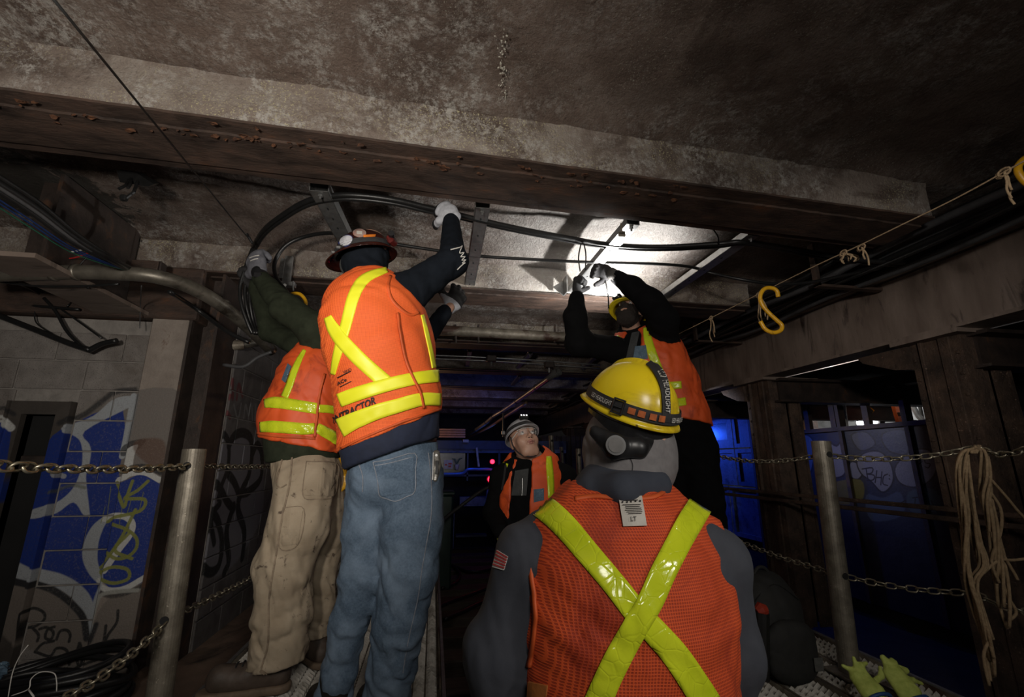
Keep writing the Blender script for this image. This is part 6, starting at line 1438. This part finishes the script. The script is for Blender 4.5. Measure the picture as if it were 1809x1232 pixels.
# ================================================================== C: bearded worker in black, facing the camera
def person_C():
    SD = unit([.98, -.15, 0])
    hip, wst, mid, chest, shl, nck = P3((1212, 790, 2.80), (1195, 735, 2.80), (1172, 680, 2.82), (1148, 635, 2.82), (1132, 606, 2.84), (1116, 588, 2.86))
    f1, f2 = J(1255, 1010, 2.80), J(1200, 1010, 2.85)
    root = empty('person', ((f1[0]+f2[0])/2, (f1[1]+f2[1])/2, 0), 'bearded person in black sleeves and orange vest tying cable with a lit headlamp', 'person')
    tor = chain([hip, wst, mid, chest, shl, nck], [(.165, .13), (.165, .13), (.185, .14), (.20, .14), (.165, .10), (.062, .062)], .06, side=SD)
    ra = P3((1085, 618, 2.78), (1022, 606, 2.66), (1016, 560, 2.66), (1019, 527, 2.70)); la = P3((1172, 605, 2.78), (1172, 566, 2.66), (1150, 535, 2.62), (1118, 508, 2.64), (1090, 490, 2.70))
    rarm = arm_sdf([J(1105, 622, 2.86)]+ra, [.07, .078, .075, .066, .048]); larm = arm_sdf([J(1160, 620, 2.82)]+la, [.09, .088, .086, .078, .062, .046])
    top = U(.04, off(tor, .008), rarm, larm, chain([nck-[0, 0, .01], nck+[0, 0, .035]], [.082, .078], .03)); top = folds(folds(top, ra[1], ra[3], .004, 70, 3), la[1], la[4], .004, 60, 5)
    l1 = P3((1232, 800, 2.78), (1243, 880, 2.74), (1262, 960, 2.76)); l1.append(np.array([l1[2][0]+.04, l1[2][1], .25])); l1.append(np.array([l1[3][0]+.02, l1[3][1], .09]))
    l2 = P3((1192, 800, 2.84), (1195, 880, 2.84), (1190, 960, 2.86)); l2.append(np.array([l2[2][0], l2[2][1], .25])); l2.append(np.array([l2[3][0], l2[3][1], .09]))
    legs = U(.04, chain([wst, hip], [(.172, .138), (.18, .145)], .04, side=SD), chain(l1, [.12, .11, .085, .075, .075], .03), chain(l2, [.12, .11, .085, .075, .075], .03)); legs = disp(legs, .005, 9, 4)
    hc = J(1112, 556, 2.80); HF = unit([-.58, -.62, .52]); HR = frame3(HF, (.15, .2, 1))
    body = U(.03, off(tor, -.03), off(rarm, -.02), off(larm, -.02), chain(l1, [.09, .08, .06, .045, .04], .03), chain(l2, [.09, .08, .06, .045, .04], .03), head_sdf(hc, HR, nck, .98))
    skin('body', body, .0065, M['skin'], root)
    bd_ = keep(off(head_sdf(hc, HR, nck, .98), .007), plane(hc+HR@np.array([0, 0, -.030]), HR@np.array([0, -.35, 1])), plane(hc+HR@np.array([0, -.02, 0]), HR@np.array([0, -1, 0])), plane(hc+HR@np.array([0, 0, -.135]), HR@np.array([0, .3, -1])))
    bd_ = cut(bd_, ell_f(hc+HR@np.array([0, .10, -.052]), (.022, .02, .009), HR), k=.004); skin('beard', disp(bd_, .003, 60), .005, M['hair'], root)
    for sx in (-1, 1):
        e = hc+HR@(np.array([sx*.032, .082, .014])*.98); mk('eye', surf(ell_f(e, (.012, .012, .012), HR), .004), M['eyew'], root, smooth=True); mk('iris', surf(ell_f(e+HF*.0085, (.006, .005, .006), HR), .0025), M['hair'], root, smooth=True)
    skin('sweatshirt', cut(top, ell_f(hc+[0, 0, .0], (.095, .11, .12), HR)), .0075, M['black2'], root)
    skin('overalls', keep(legs, plane(wst+[0, 0, .03], (0, 0, 1))), .010, M['black2'], root)
    v0 = U(.03, off(tor, .024), chain([J(1098, 612, 2.80), J(1168, 606, 2.80)], [.07, .075], .03))
    v = cut(keep(v0, plane(J(1200, 742, 2.7), (-.15, 0, -1))), chain([J(1064, 620, 2.76), ra[1]], [.085, .11], .02), chain(la[:3], [.085, .105, .12], .02), chain([nck, hc], [.095, .13], .02), chain([J(1122, 590, 2.66), J(1112, 660, 2.66), J(1130, 740, 2.6)], [(.055, .12), (.042, .12), (.03, .12)], .02, side=SD), k=.012)
    v = disp(folds(v, J(1190, 730, 2.7), J(1140, 620, 2.7), .005, 30, 4, 1.0), .004, 8)
    ve = skin('vest', v, .0065, M['vestB'], root)
    T = lambda pts, w, e=.004, nw=5: mk('reflective_tape', px_ribbon(v, pts, w, e, .005, nw, 7, 1.6), M['limeP'], ve, smooth=True)
    T([(1094, 594), (1087, 606), (1081, 625), (1078, 645)], [8, 11, 12, 12]); T([(1141, 578), (1144, 596), (1150, 618), (1158, 640), (1166, 660)], [10, 14, 16, 16, 16]); T([(1178, 681), (1190, 681), (1204, 680)], 13, .006); T([(1186, 711), (1198, 711), (1212, 709)], 14, .006)
    # open jacket panel
    jk = off(tor, .017); mk('jacket_panel', px_quad(jk, [(1116, 588), (1130, 585), (1116, 650), (1102, 650)], 5, 12, .004, .006, 1.6), mat('grey_jacket_lining', (.04, .043, .043), 30, 3, .8, bump=.2), root); mk('lettering', px_text(v, 'CONTRACTOR', (1097, 655), (6, -58), (-8, -1), .006, .02, 1.6), M['print'], ve)
    mk('badge_holder', px_quad(v0, [(1122, 612), (1141, 610), (1145, 634), (1118, 636)], 5, 6, .006, .004, 1.6), MATS['crinkled_clear_plastic'], root)
    # hands
    g = hand_sdf(J(1019, 522, 2.71), unit([.05, .05, 1]), unit([.8, -.5, 0]), 1, (78, 80, 82, 84), 45, 1.08, .004); g1 = skin('glove', disp(g, .0008, 60), .0045, M['gloved'], root, label='dark glove held upright below the strut')
    mk('cuff', tube([J(1019, 534, 2.70), J(1019, 518, 2.71)], [.040, .036], 16), mat('grey_glove_cuff', (.07, .065, .06), 60, 3, .9, bump=.4), g1, smooth=True)
    g = hand_sdf(J(1082, 484, 2.72), unit(J(1040, 474, 2.78)-J(1082, 484, 2.72)), unit([.1, -.7, -.6]), -1, (55, 60, 60, 62), 40, 1.1, .004); g2 = skin('glove', disp(g, .0008, 60), .0045, M['gloved'], root, label='dark glove pinching the tie at the strut')
    mk('cuff', tube([J(1092, 492, 2.69), J(1078, 482, 2.72)], [.042, .037], 16), MATS['grey_glove_cuff'], g2, smooth=True)
    boots(root, l1[4], (-.3, -1), M['blackboot']); boots(root, l2[4], (-.3, -1), M['blackboot'])
    H = Hat(hc+HR@np.array([0, -.01, .035]), frame3(unit([-.80, -.48, .30]), (-.15, .2, 1)), (.104, .125, .112), lambda D: .04*np.exp(-(D[:, 0]/.14)**2)*np.clip(D[:, 2]*1.6, 0, 1))
    h = H.shell(lambda a: .010+.040*max(0, math.cos(a))**2, .006, M['hatC'], root, label='yellow hard hat with a black headlamp')
    H.strap([(a, 14) for a in range(0, 361, 20)], .022, .003, M['strap'], h, 'lamp_strap')
    lp = H.pt(0, math.radians(15), .02); d, s, u = frame_of(unit(lp-H.c)); ll_ = lp+d*.06+np.array([0, 0, .0]); light('SPOT', 'headlamp_beam', tuple(ll_), tuple(ll_+np.array([-.25, .22, .55])), 6, (1, .985, .96), .015, 160, .5); mk('headlamp', box(lp, (.035, .06, .038), np.stack([d, s, u], 1), .008), M['plastic'], h)
    rr = [lp+d*.019+(math.cos(t)*s+math.sin(t)*u)*.013 for t in np.arange(14)*2*math.pi/14]; mk('headlamp_lens', prism(rr, (0, 0, 0), d*.002), emis('headlamp_glow', (1, .98, .9), 6), h)

# ================================================================== D: foreground, yellow helmet
def person_D():
    SD = unit([.985, -.02, 0])
    shc = J(1100, 925, 1.06); x0, y0 = shc[0], shc[1]
    root = empty('person', (x0, y0+.02, -.5), 'person in a yellow hard hat and orange mesh vest seen from behind in the foreground', 'person')
    Z = lambda z, dx=0, dy=0: np.array([x0+dx, y0+dy, z])
    st = [(Z(.22, .0, .03), .175, .135), (Z(.38, .0, .02), .178, .135), (Z(.54, .0, .01), .185, .14), (Z(.68, 0, 0), .195, .14), (Z(.78, 0, 0.005), .195, .12), (Z(.83, 0, .02), .155, .09), (Z(.90, -.005, .04), .072, .07)]
    tor = chain([q[0] for q in st], [q[1:] for q in st], .05, side=SD)
    la = P3((940, 985, 1.06), (884, 1150, 1.07)); la.append(la[1]+[.02, .06, -.27]); ra = P3((1268, 990, 1.06), (1298, 1150, 1.10)); ra.append(ra[1]+[-.01, .08, -.27])
    larm = chain([J(968, 960, 1.06)]+la, [.06, .074, .072, .05], .04); rarm = chain([J(1235, 965, 1.06)]+ra, [.06, .060, .054, .045], .04)
    top = U(.05, off(tor, .006), larm, rarm); top = folds(folds(top, la[0], la[1], .005, 34, 3, .9), ra[0], ra[1], .005, 34, 5, .9); top = disp(top, .004, 8, 2)
    hc = J(1107, 790, 1.15); HF = unit([-.30, .80, .50]); HR = frame3(HF, (-.05, 0, 1))
    legs = [[Z(.25, s*.09, .03), Z(-.05, s*.10, .04), Z(-.38, s*.11, .05)] for s in (-1, 1)]
    tr = U(.04, chain([Z(.33, .01, .03), Z(.22, .01, .03)], [(.172, .13), (.178, .14)], .04, side=SD), *[chain(l, [.105, .085, .07], .03) for l in legs])
    hl, hr_ = la[2], ra[2]; hnds = [hand_sdf(h_, (0, .15, -1), (s*1., 0, 0), s, (35, 38, 40, 42), 25) for h_, s in ((hl, 1), (hr_, -1))]
    body = U(.03, off(tor, -.03), off(larm, -.018), off(rarm, -.018), *[chain(l, [.08, .06, .045], .03) for l in legs], head_sdf(hc, HR, Z(.90, -.005, .04)), *hnds)
    skin('body', body, .010, M['skin'], root)
    sw = skin('sweatshirt', keep(top, plane(Z(.30), (0, 0, -1))), .0075, M['greycloth'], root, label='charcoal blue sweatshirt')
    skin('trousers', disp(tr, .004, 9), .012, M['black2'], root); 
    for l in legs: boots(root, l[2], (0, 1), M['blackboot'], ground=-.5)
    # flag patch on the left sleeve
    fp = mk('flag_patch', px_quad(top, [(877, 972), (896, 984), (889, 1008), (869, 1002)], 8, 8, .003, .003, .4), M['printw'], sw, label='small red and white striped flag patch')
    for k in range(5):
        t = (k+.35)/5.2; a0 = np.array((877, 972))*(1-t)+np.array((869, 1002))*t; b0 = np.array((896, 984))*(1-t)+np.array((889, 1008))*t
        mk('flag_stripe', px_ribbon(top, [tuple(a0), tuple((a0+b0)/2), tuple(b0)], 2.6, .005, .002, 2, 3, .4), mat('flag_red', (.45, .05, .05), 60, 2, .8, bump=0) if k == 0 else MATS['flag_red'], fp)
    # collar and hood
    col_ = U(.03, chain([Z(.845, 0, .02), Z(.915, -.005, .03)], [(.13, .10), (.100, .085)], .03, side=SD), chain(P3((1040, 868, 1.04), (1100, 866, .99), (1158, 856, 1.05)), [.030, .033, .034], .02)); col_ = folds(col_, Z(.84), Z(.96), .004, 120, 3, .8)
    skin('collar', col_, .006, mat('navy_folded_collar', [(.3, (.028, .034, .05)), (.7, (.042, .048, .065))], 12, 4, .9, bump=.3, bscale=260, bdist=.001), root)
    hood = U(.04, ell_f(hc+[.003, -.005, .0], (.106, .118, .117), frame3((-.2, .95, .2), (0, 0, 1))), chain([hc+[0, -.015, -.05], J(1104, 846, 1.10)], [(.098, .10), (.092, .085)], .03, side=SD)); hood = folds(hood, J(1104, 850, 1.02), hc+[0, -.1, .02], .006, 62, 6, 1.3)
    hood = cut(hood, ell_f(hc+HF*.11, (.07, .07, .09), HR)); ho = skin('hood', hood, .0055, M['greyhood'], root, label='grey marl hood'); line_on(hood, [(1113, 808), (1118, 822), (1116, 838)], M['strap'], ho, 1.2, .002, D0=.5)
    # vest
    v = U(.03, off(tor, .024), chain(P3((948, 955, 1.07), (1035, 922, 1.06)), [.054, .046], .03), chain(P3((1252, 962, 1.07), (1170, 922, 1.06)), [.054, .046], .03))
    v = cut(keep(v, plane(Z(.31), (0, 0, -1))), chain([la[0]+[-.040, .01, .02], la[1]+[-.04, 0, 0]], [.075, .09], .02), chain([ra[0]+[.035, .01, .02], ra[1]+[.025, 0, 0]], [.065, .08], .02), chain([Z(.90, -.005, .045), hc+[0, 0, .1]], [(.10, .095), (.12, .12)], .02, side=SD), k=.010)
    v = folds(v, Z(.45, .1, -.1), Z(.85, -.1, -.1), .004, 20, 7, 1.3); v = disp(v, .005, 6, 14)
    ve = skin('vest', v, .006, M['vestD'], root)
    T = lambda name, pts, w, e=.004, m='limeP', nw=7: mk(name, px_ribbon(v, pts, w, e, .005, nw, 9, .4), M[m], ve, smooth=True)
    T('reflective_tape', [(938, 884), (968, 902), (1000, 932), (1036, 974), (1084, 1031), (1122, 1079), (1160, 1120), (1195, 1160), (1232, 1215), (1250, 1245)], [38, 44, 44, 42, 42, 44, 46, 48, 50, 52])
    T('reflective_tape', [(1243, 884), (1226, 912), (1200, 958), (1172, 1012), (1150, 1062), (1122, 1110), (1096, 1156), (1072, 1205), (1055, 1245)], [44, 46, 45, 46, 46, 46, 48, 48, 50], .008)
    T('neck_binding', [(1015, 880), (1050, 876), (1100, 880), (1150, 878), (1175, 868)], 7, .004, 'trim', 3); T('armhole_binding', [(905, 905), (918, 945), (932, 990), (942, 1060), (942, 1120), (932, 1180)], 7, .006, 'trim', 3)
    tg = mk('care_label', px_quad(v, [(1093, 879), (1134, 876), (1143, 929), (1101, 930)], 6, 7, .008, .003, .4), M['signw'], ve, label='white care label sewn at the neck')
    for k, (a, b) in enumerate(((.22, .8), (.1, .9), (.2, .85), (.2, .9), (.15, .9), (.2, .9), (.25, .85))):
        y = 884+k*3.1+(5 if k else 0); line_on(v, [(1095+a*40+k*.8, y), (1095+.5*40+k*.8, y-.3), (1095+b*40+k*.8, y-.6)], M['print'], tg, .8, .0115, 'print_line', .001, .4, 2)
    for p0 in ((1100, 887), (1108, 887), (1115, 886), (1123, 885), (1131, 885)): mk('care_symbol', px_quad(v, [(p0[0]-1.4, p0[1]-1.4), (p0[0]+1.4, p0[1]-1.4), (p0[0]+1.4, p0[1]+1.4), (p0[0]-1.4, p0[1]+1.4)], 2, 2, .0115, .001, .4), M['print'], tg)
    mk('lettering', px_text(v, 'LT', (1115, 921), (10, -.5), (-.8, -8), .0115, 0, .4), M['print'], tg)
    mk('orange_tab', px_quad(v, [(932, 1206), (966, 1213), (964, 1232), (930, 1236)], 5, 4, .008, .004, .4), mat('tan_orange_tab', (.42, .14, .03), 30, 3, .7, bump=.2), ve)
    # helmet
    def ridge(D):
        s_ = np.clip((D[:, 2]-.25)*1.8, 0, 1); x = D[:, 0]
        w_ = .07+.26*np.clip(1-D[:, 2], 0, 1); return .085*np.clip((w_+.02-np.abs(x))/.035, 0, 1)*np.clip((D[:, 2]-.50)*3.2, 0, 1)
    H = Hat(J(1114, 722, 1.12), frame3(unit([-.30, .82, .42]), (.08, -.2, 1)), (.101, .122, .116), ridge)
    h = H.shell(lambda a: .004+.030*max(0, math.cos(a))**3+.006*max(0, -math.cos(a)), .010, M['hatD'], root, label='scuffed yellow hard hat with a lamp strap')
    H.strap([(a, 9) for a in range(0, 361, 15)], .026, .004, M['strap'], h, 'lamp_strap')
    st_, c_, b_ = H.strap([(188, 6), (188, 25), (188, 45), (188, 65), (186, 80)], .022, .005, M['strap'], h, 'crown_strap')
    H.text('LED HEADLIGHT', (188, 62), (188, 16), .012, .008, M['printw'], h); H.text('LED HEADLIGHT', (284, 9), (252, 9), .011, .0075, M['printw'], h); H.text('LED HEADLIGHT', (180, 9), (150, 9), .011, .0075, M['printw'], h)
    for a in (229, 218, 205, 194): 
        q = H.strap([(a-4, 9), (a, 9), (a+4, 9)], .014, .0065, M['orangep'], h, 'woven_mark', .001)
    for a, al in ((244, 9),): 
        q = H.pt(math.radians(a), math.radians(al), .008); d, s, u = frame_of(unit(q-H.c), H.R[:, 2]); mk('strap_buckle', join(box(q+s*.012, (.006, .004, .036), np.stack([d, s, u], 1), .001), box(q-s*.012, (.006, .004, .036), np.stack([d, s, u], 1), .001), box(q+u*.016, (.006, .026, .004), np.stack([d, s, u], 1), .001), box(q-u*.016, (.006, .026, .004), np.stack([d, s, u], 1), .001), box(q, (.004, .026, .004), np.stack([d, s, u], 1))), M['plastic'], h)
    # suspension band with ratchet knob under the shell
    def bandpt(a, z): return H.c+H.R@np.array([math.sin(math.radians(a))*.101, math.cos(math.radians(a))*.118, z])
    P = np.array([[bandpt(a, z) for z in (-.018, -.045-.018*math.cos(math.radians(a-200)*2))] for a in range(110, 291, 6)]).reshape(-1, 3); mk('suspension_band', sheet(P, np.ones(len(P), bool), 31, 2, .006, toward=H.c), M['plastic'], h)
    kb = J(1086, 789, 1.005); kd = unit(CAMP+[0.1, 0, .1]-kb); d, s, u = frame_of(kd)
    mk('ratchet_housing', surf(chain([J(1050, 762, 1.03), kb-kd*.006, J(1130, 792, 1.02), J(1158, 775, 1.05)], [(.014, .010), (.027, .014), (.021, .012), (.012, .010)], .015, side=(0, 0, 1)), .004), M['plastic'], h, smooth=True)
    mk('ratchet_knob', tube([kb+kd*.012, kb+kd*.026], .021, 28), M['plastic'], h); mk('knob_cap', tube([kb+kd*.026, kb+kd*.028], .016, 24), mat('grey_knob_cap', (.08, .075, .072), 60, 2, .5, bump=0), h)

# ================================================================== E: white helmet, looking up
def person_E():
    SD = unit([.98, -.12, 0])
    x0, y0, _ = J(940, 850, 2.85)
    root = empty('person', (x0, y0, -.5), 'person in a white helmet and clear glasses looking up from the track bed', 'person')
    Z = lambda z, dx=0, dy=0: np.array([x0+dx, y0+dy, z])
    shz = J(940, 822, 2.85)[2]
    tor = chain([Z(.42, -.03), Z(.58, -.03), Z(shz-.20, -.01), Z(shz-.06), Z(shz+.01), Z(shz+.08, -.02)], [(.155, .115), (.155, .115), (.17, .12), (.175, .105), (.13, .07), (.056, .056)], .05, side=SD)
    ra = P3((888, 845, 2.86), (872, 905, 2.90), (884, 938, 2.68)); la = P3((996, 845, 2.88), (1008, 900, 2.92)); la.append(la[1]+[.0, -.05, -.24])
    rarm = chain([Z(shz-.03, -.10)]+ra, [.07, .072, .058, .042], .04); larm = chain([Z(shz-.03, .10)]+la, [.07, .074, .058, .042], .04)
    hc = J(926, 782, 2.80); HF = unit([-.02, -.86, .50]); HR = frame3(HF, (-.02, 0, 1)); HR = frame3(unit([.10, -.86, .48]), (-.10, 0, 1)); HF = HR[:, 1]
    legs = [[Z(.42, s*.09-.03), Z(.0, s*.10-.02), Z(-.40, s*.11-.02)] for s in (-1, 1)]
    hd = hand_sdf(ra[2], unit([.25, -.35, -.9]), unit([.9, .2, .1]), -1, (58, 62, 66, 70), 40, .98); hd2 = hand_sdf(la[2], (0, 0, -1), (-1, 0, 0), 1, (30, 30, 30, 30), 20)
    body = U(.02, off(tor, -.025), off(rarm, -.018), off(larm, -.018), *[chain(l, [.08, .06, .045], .03) for l in legs], head_sdf(hc, HR, Z(shz+.03, -.01), 1.0, .002), hd, hd2)
    skin('body', body, .0048, M['skin'], root)
    for sx in (-1, 1):
        e = hc+HR@np.array([sx*.032, .083, .014]); mk('eye', surf(ell_f(e, (.012, .012, .012), HR), .004), M['eyew'], root, smooth=True); mk('iris', surf(ell_f(e+HF*.0085+[0, 0, .003], (.006, .005, .006), HR), .0025), M['hair'], root, smooth=True)
    top = U(.04, off(tor, .006), rarm, larm, chain([Z(shz+.01), Z(shz+.045, -.005)], [.085, .075], .03)); top = folds(top, ra[0], ra[2], .004, 60, 2); top = cut(top, ell_f(hc+[0, 0, .01], (.09, .11, .115), HR), chain([Z(shz+.05, 0, -.05), Z(shz+.12, 0, -.06)], [.055, .06], .02))
    skin('jacket', keep(top, plane(Z(.44), (0, 0, -1))), .007, M['black2'], root)
    skin('trousers', disp(U(.04, chain([Z(.50, -.03), Z(.40, -.03)], [(.16, .125), (.165, .13)], .04, side=SD), *[chain(l, [.10, .08, .065], .03) for l in legs]), .004, 9), .012, M['black2'], root)
    for l in legs: boots(root, l[2], (0, -1), M['blackboot'], ground=-.5)
    v0 = U(.03, off(tor, .015), chain([Z(shz-.02, -.12), Z(shz-.02, .12)], [.045, .045], .03))
    opn = chain([J(929, 806, 2.68), J(921, 850, 2.68), J(917, 905, 2.68), J(905, 1000, 2.7)], [(.050, .12), (.060, .12), (.056, .12), (.05, .12)], .02, side=SD)
    v = cut(keep(v0, plane(Z(.52), (0, 0, -1))), chain([ra[0]+[-.04, 0, 0], ra[1]+[-.02, 0, 0]], [.082, .09], .02), chain([la[0]+[.03, 0, 0], la[1]+[.02, 0, 0]], [.082, .09], .02), chain([Z(shz+.05), hc], [.085, .11], .02), opn, k=.01); v = disp(v, .004, 8, 5)
    ve = skin('vest', v, .006, M['vestB'], root)
    T = lambda pts, w, e=.004, nw=4: mk('reflective_tape', px_ribbon(v, pts, w, e, .005, nw, 6, 1.6), M['limeP'], ve, smooth=True)
    T([(893, 818), (887, 834), (884, 850), (884, 866)], [10, 12, 11, 9]); T([(970, 806), (971, 825), (973, 850), (974, 880)], [9, 12, 12, 11]); T([(874, 947), (884, 947), (893, 947)], 14, .006); T([(874, 975), (884, 975), (890, 975)], 14, .006)
    mk('jacket_front', px_quad(off(tor, .014), [(910, 832), (934, 828), (930, 876), (903, 876)], 6, 8, .006, .005, 1.6), MATS['grey_jacket_lining'], root)
    line_on(off(tor, .014), [(923, 845), (923, 862), (922, 876)], M['galv'], root, 1, .010, 'zip', .002, 1.6); mk('badge_holder', px_quad(v0, [(943, 865), (961, 863), (961, 884), (943, 888)], 4, 4, .006, .003, 1.6), MATS['crinkled_clear_plastic'], ve)
    line_on(v0, [(893, 822), (890, 845), (886, 866)], M['strap'], ve, 3, .009, 'radio_strap', .003, 1.6)
    H = Hat(hc+HR@np.array([0, -.012, .045]), HR, (.100, .122, .105), lambda D: .05*np.exp(-(D[:, 0]/.2)**2)*np.clip(D[:, 2]*1.5, 0, 1))
    h = H.shell(lambda a: .004+.035*max(0, math.cos(a))**3, .004, M['hatE'], root, label='white vented helmet with lamp and chin strap')
    H.strap([(a, 14) for a in range(0, 361, 20)], .024, .004, M['strap'], h, 'lamp_strap'); H.strap([(0, 30), (0, 50), (0, 75)], .05, .003, M['strap'], h, 'crown_cover')
    lp = H.pt(0, math.radians(34), .014); d, s, u = frame_of(unit(lp-H.c)); mk('headlamp', box(lp, (.02, .055, .03), np.stack([d, s, u], 1), .006), M['plastic'], h)
    for k in (-1, 0, 1): q = lp+d*.011+s*.016*k+u*.004; mk('lamp_lens', box(q, (.003, .008, .008), np.stack([d, s, u], 1), .001), emis('small_led', (1, 1, 1), 2.5) if k == -1 else bpy.data.materials['small_led'], h)
    T2 = lambda *a: hc+HR@np.array(a)
    for sx in (-1, 1):
        mk('chin_strap', tube(smooth_path([T2(sx*.085, .02, .035), T2(sx*.080, .012, -.03), T2(sx*.06, .03, -.09), T2(sx*.02, .05, -.122), T2(0, .052, -.126)], 4), .004, 6), M['strap'], h, smooth=True)
        P = np.array([T2(sx*(.008+.052*t), .108-.030*t*t, .016+.020*v_*(1-.25*t)) for t in np.linspace(0, 1, 7) for v_ in (-1, 0, 1)]); mk('spectacle_lens', sheet(P, np.ones(len(P), bool), 7, 3, .002, toward=hc), M['lens'], root)
        mk('spectacle_arm', tube([T2(sx*.060, .078, .026), T2(sx*.078, .0, .022)], .003, 6), M['whitew'], root)
    lipm = mat('lips', (.40, .17, .14), 30, 3, .5, bump=0); skin('lips', chain([T2(-.020, .094, -.052), T2(0, .103, -.049), T2(.020, .094, -.052)], [.004, .0065, .004], .004), .0025, lipm, root); skin('lips', chain([T2(-.017, .091, -.061), T2(0, .099, -.062), T2(.017, .091, -.061)], [.004, .0065, .004], .004), .0025, lipm, root)
    for sx in (-1, 1): mk('eyebrow', tube([T2(sx*.016, .098, .040), T2(sx*.032, .097, .046), T2(sx*.048, .082, .040)], [.003, .004, .002], 6), M['boot'], root, smooth=True); mk('nostril', surf(ell_f(T2(sx*.008, .106, -.031), (.0035, .004, .003), HR), .0018), M['hair'], root)
    mk('spectacle_bridge', tube([T2(-.06, .082, .036), T2(-.03, .104, .037), T2(0, .112, .034), T2(.03, .104, .037), T2(.06, .082, .036)], .0018, 6), M['whitew'], root)
for fn in (person_A, person_B, person_C, person_D, person_E): fn()
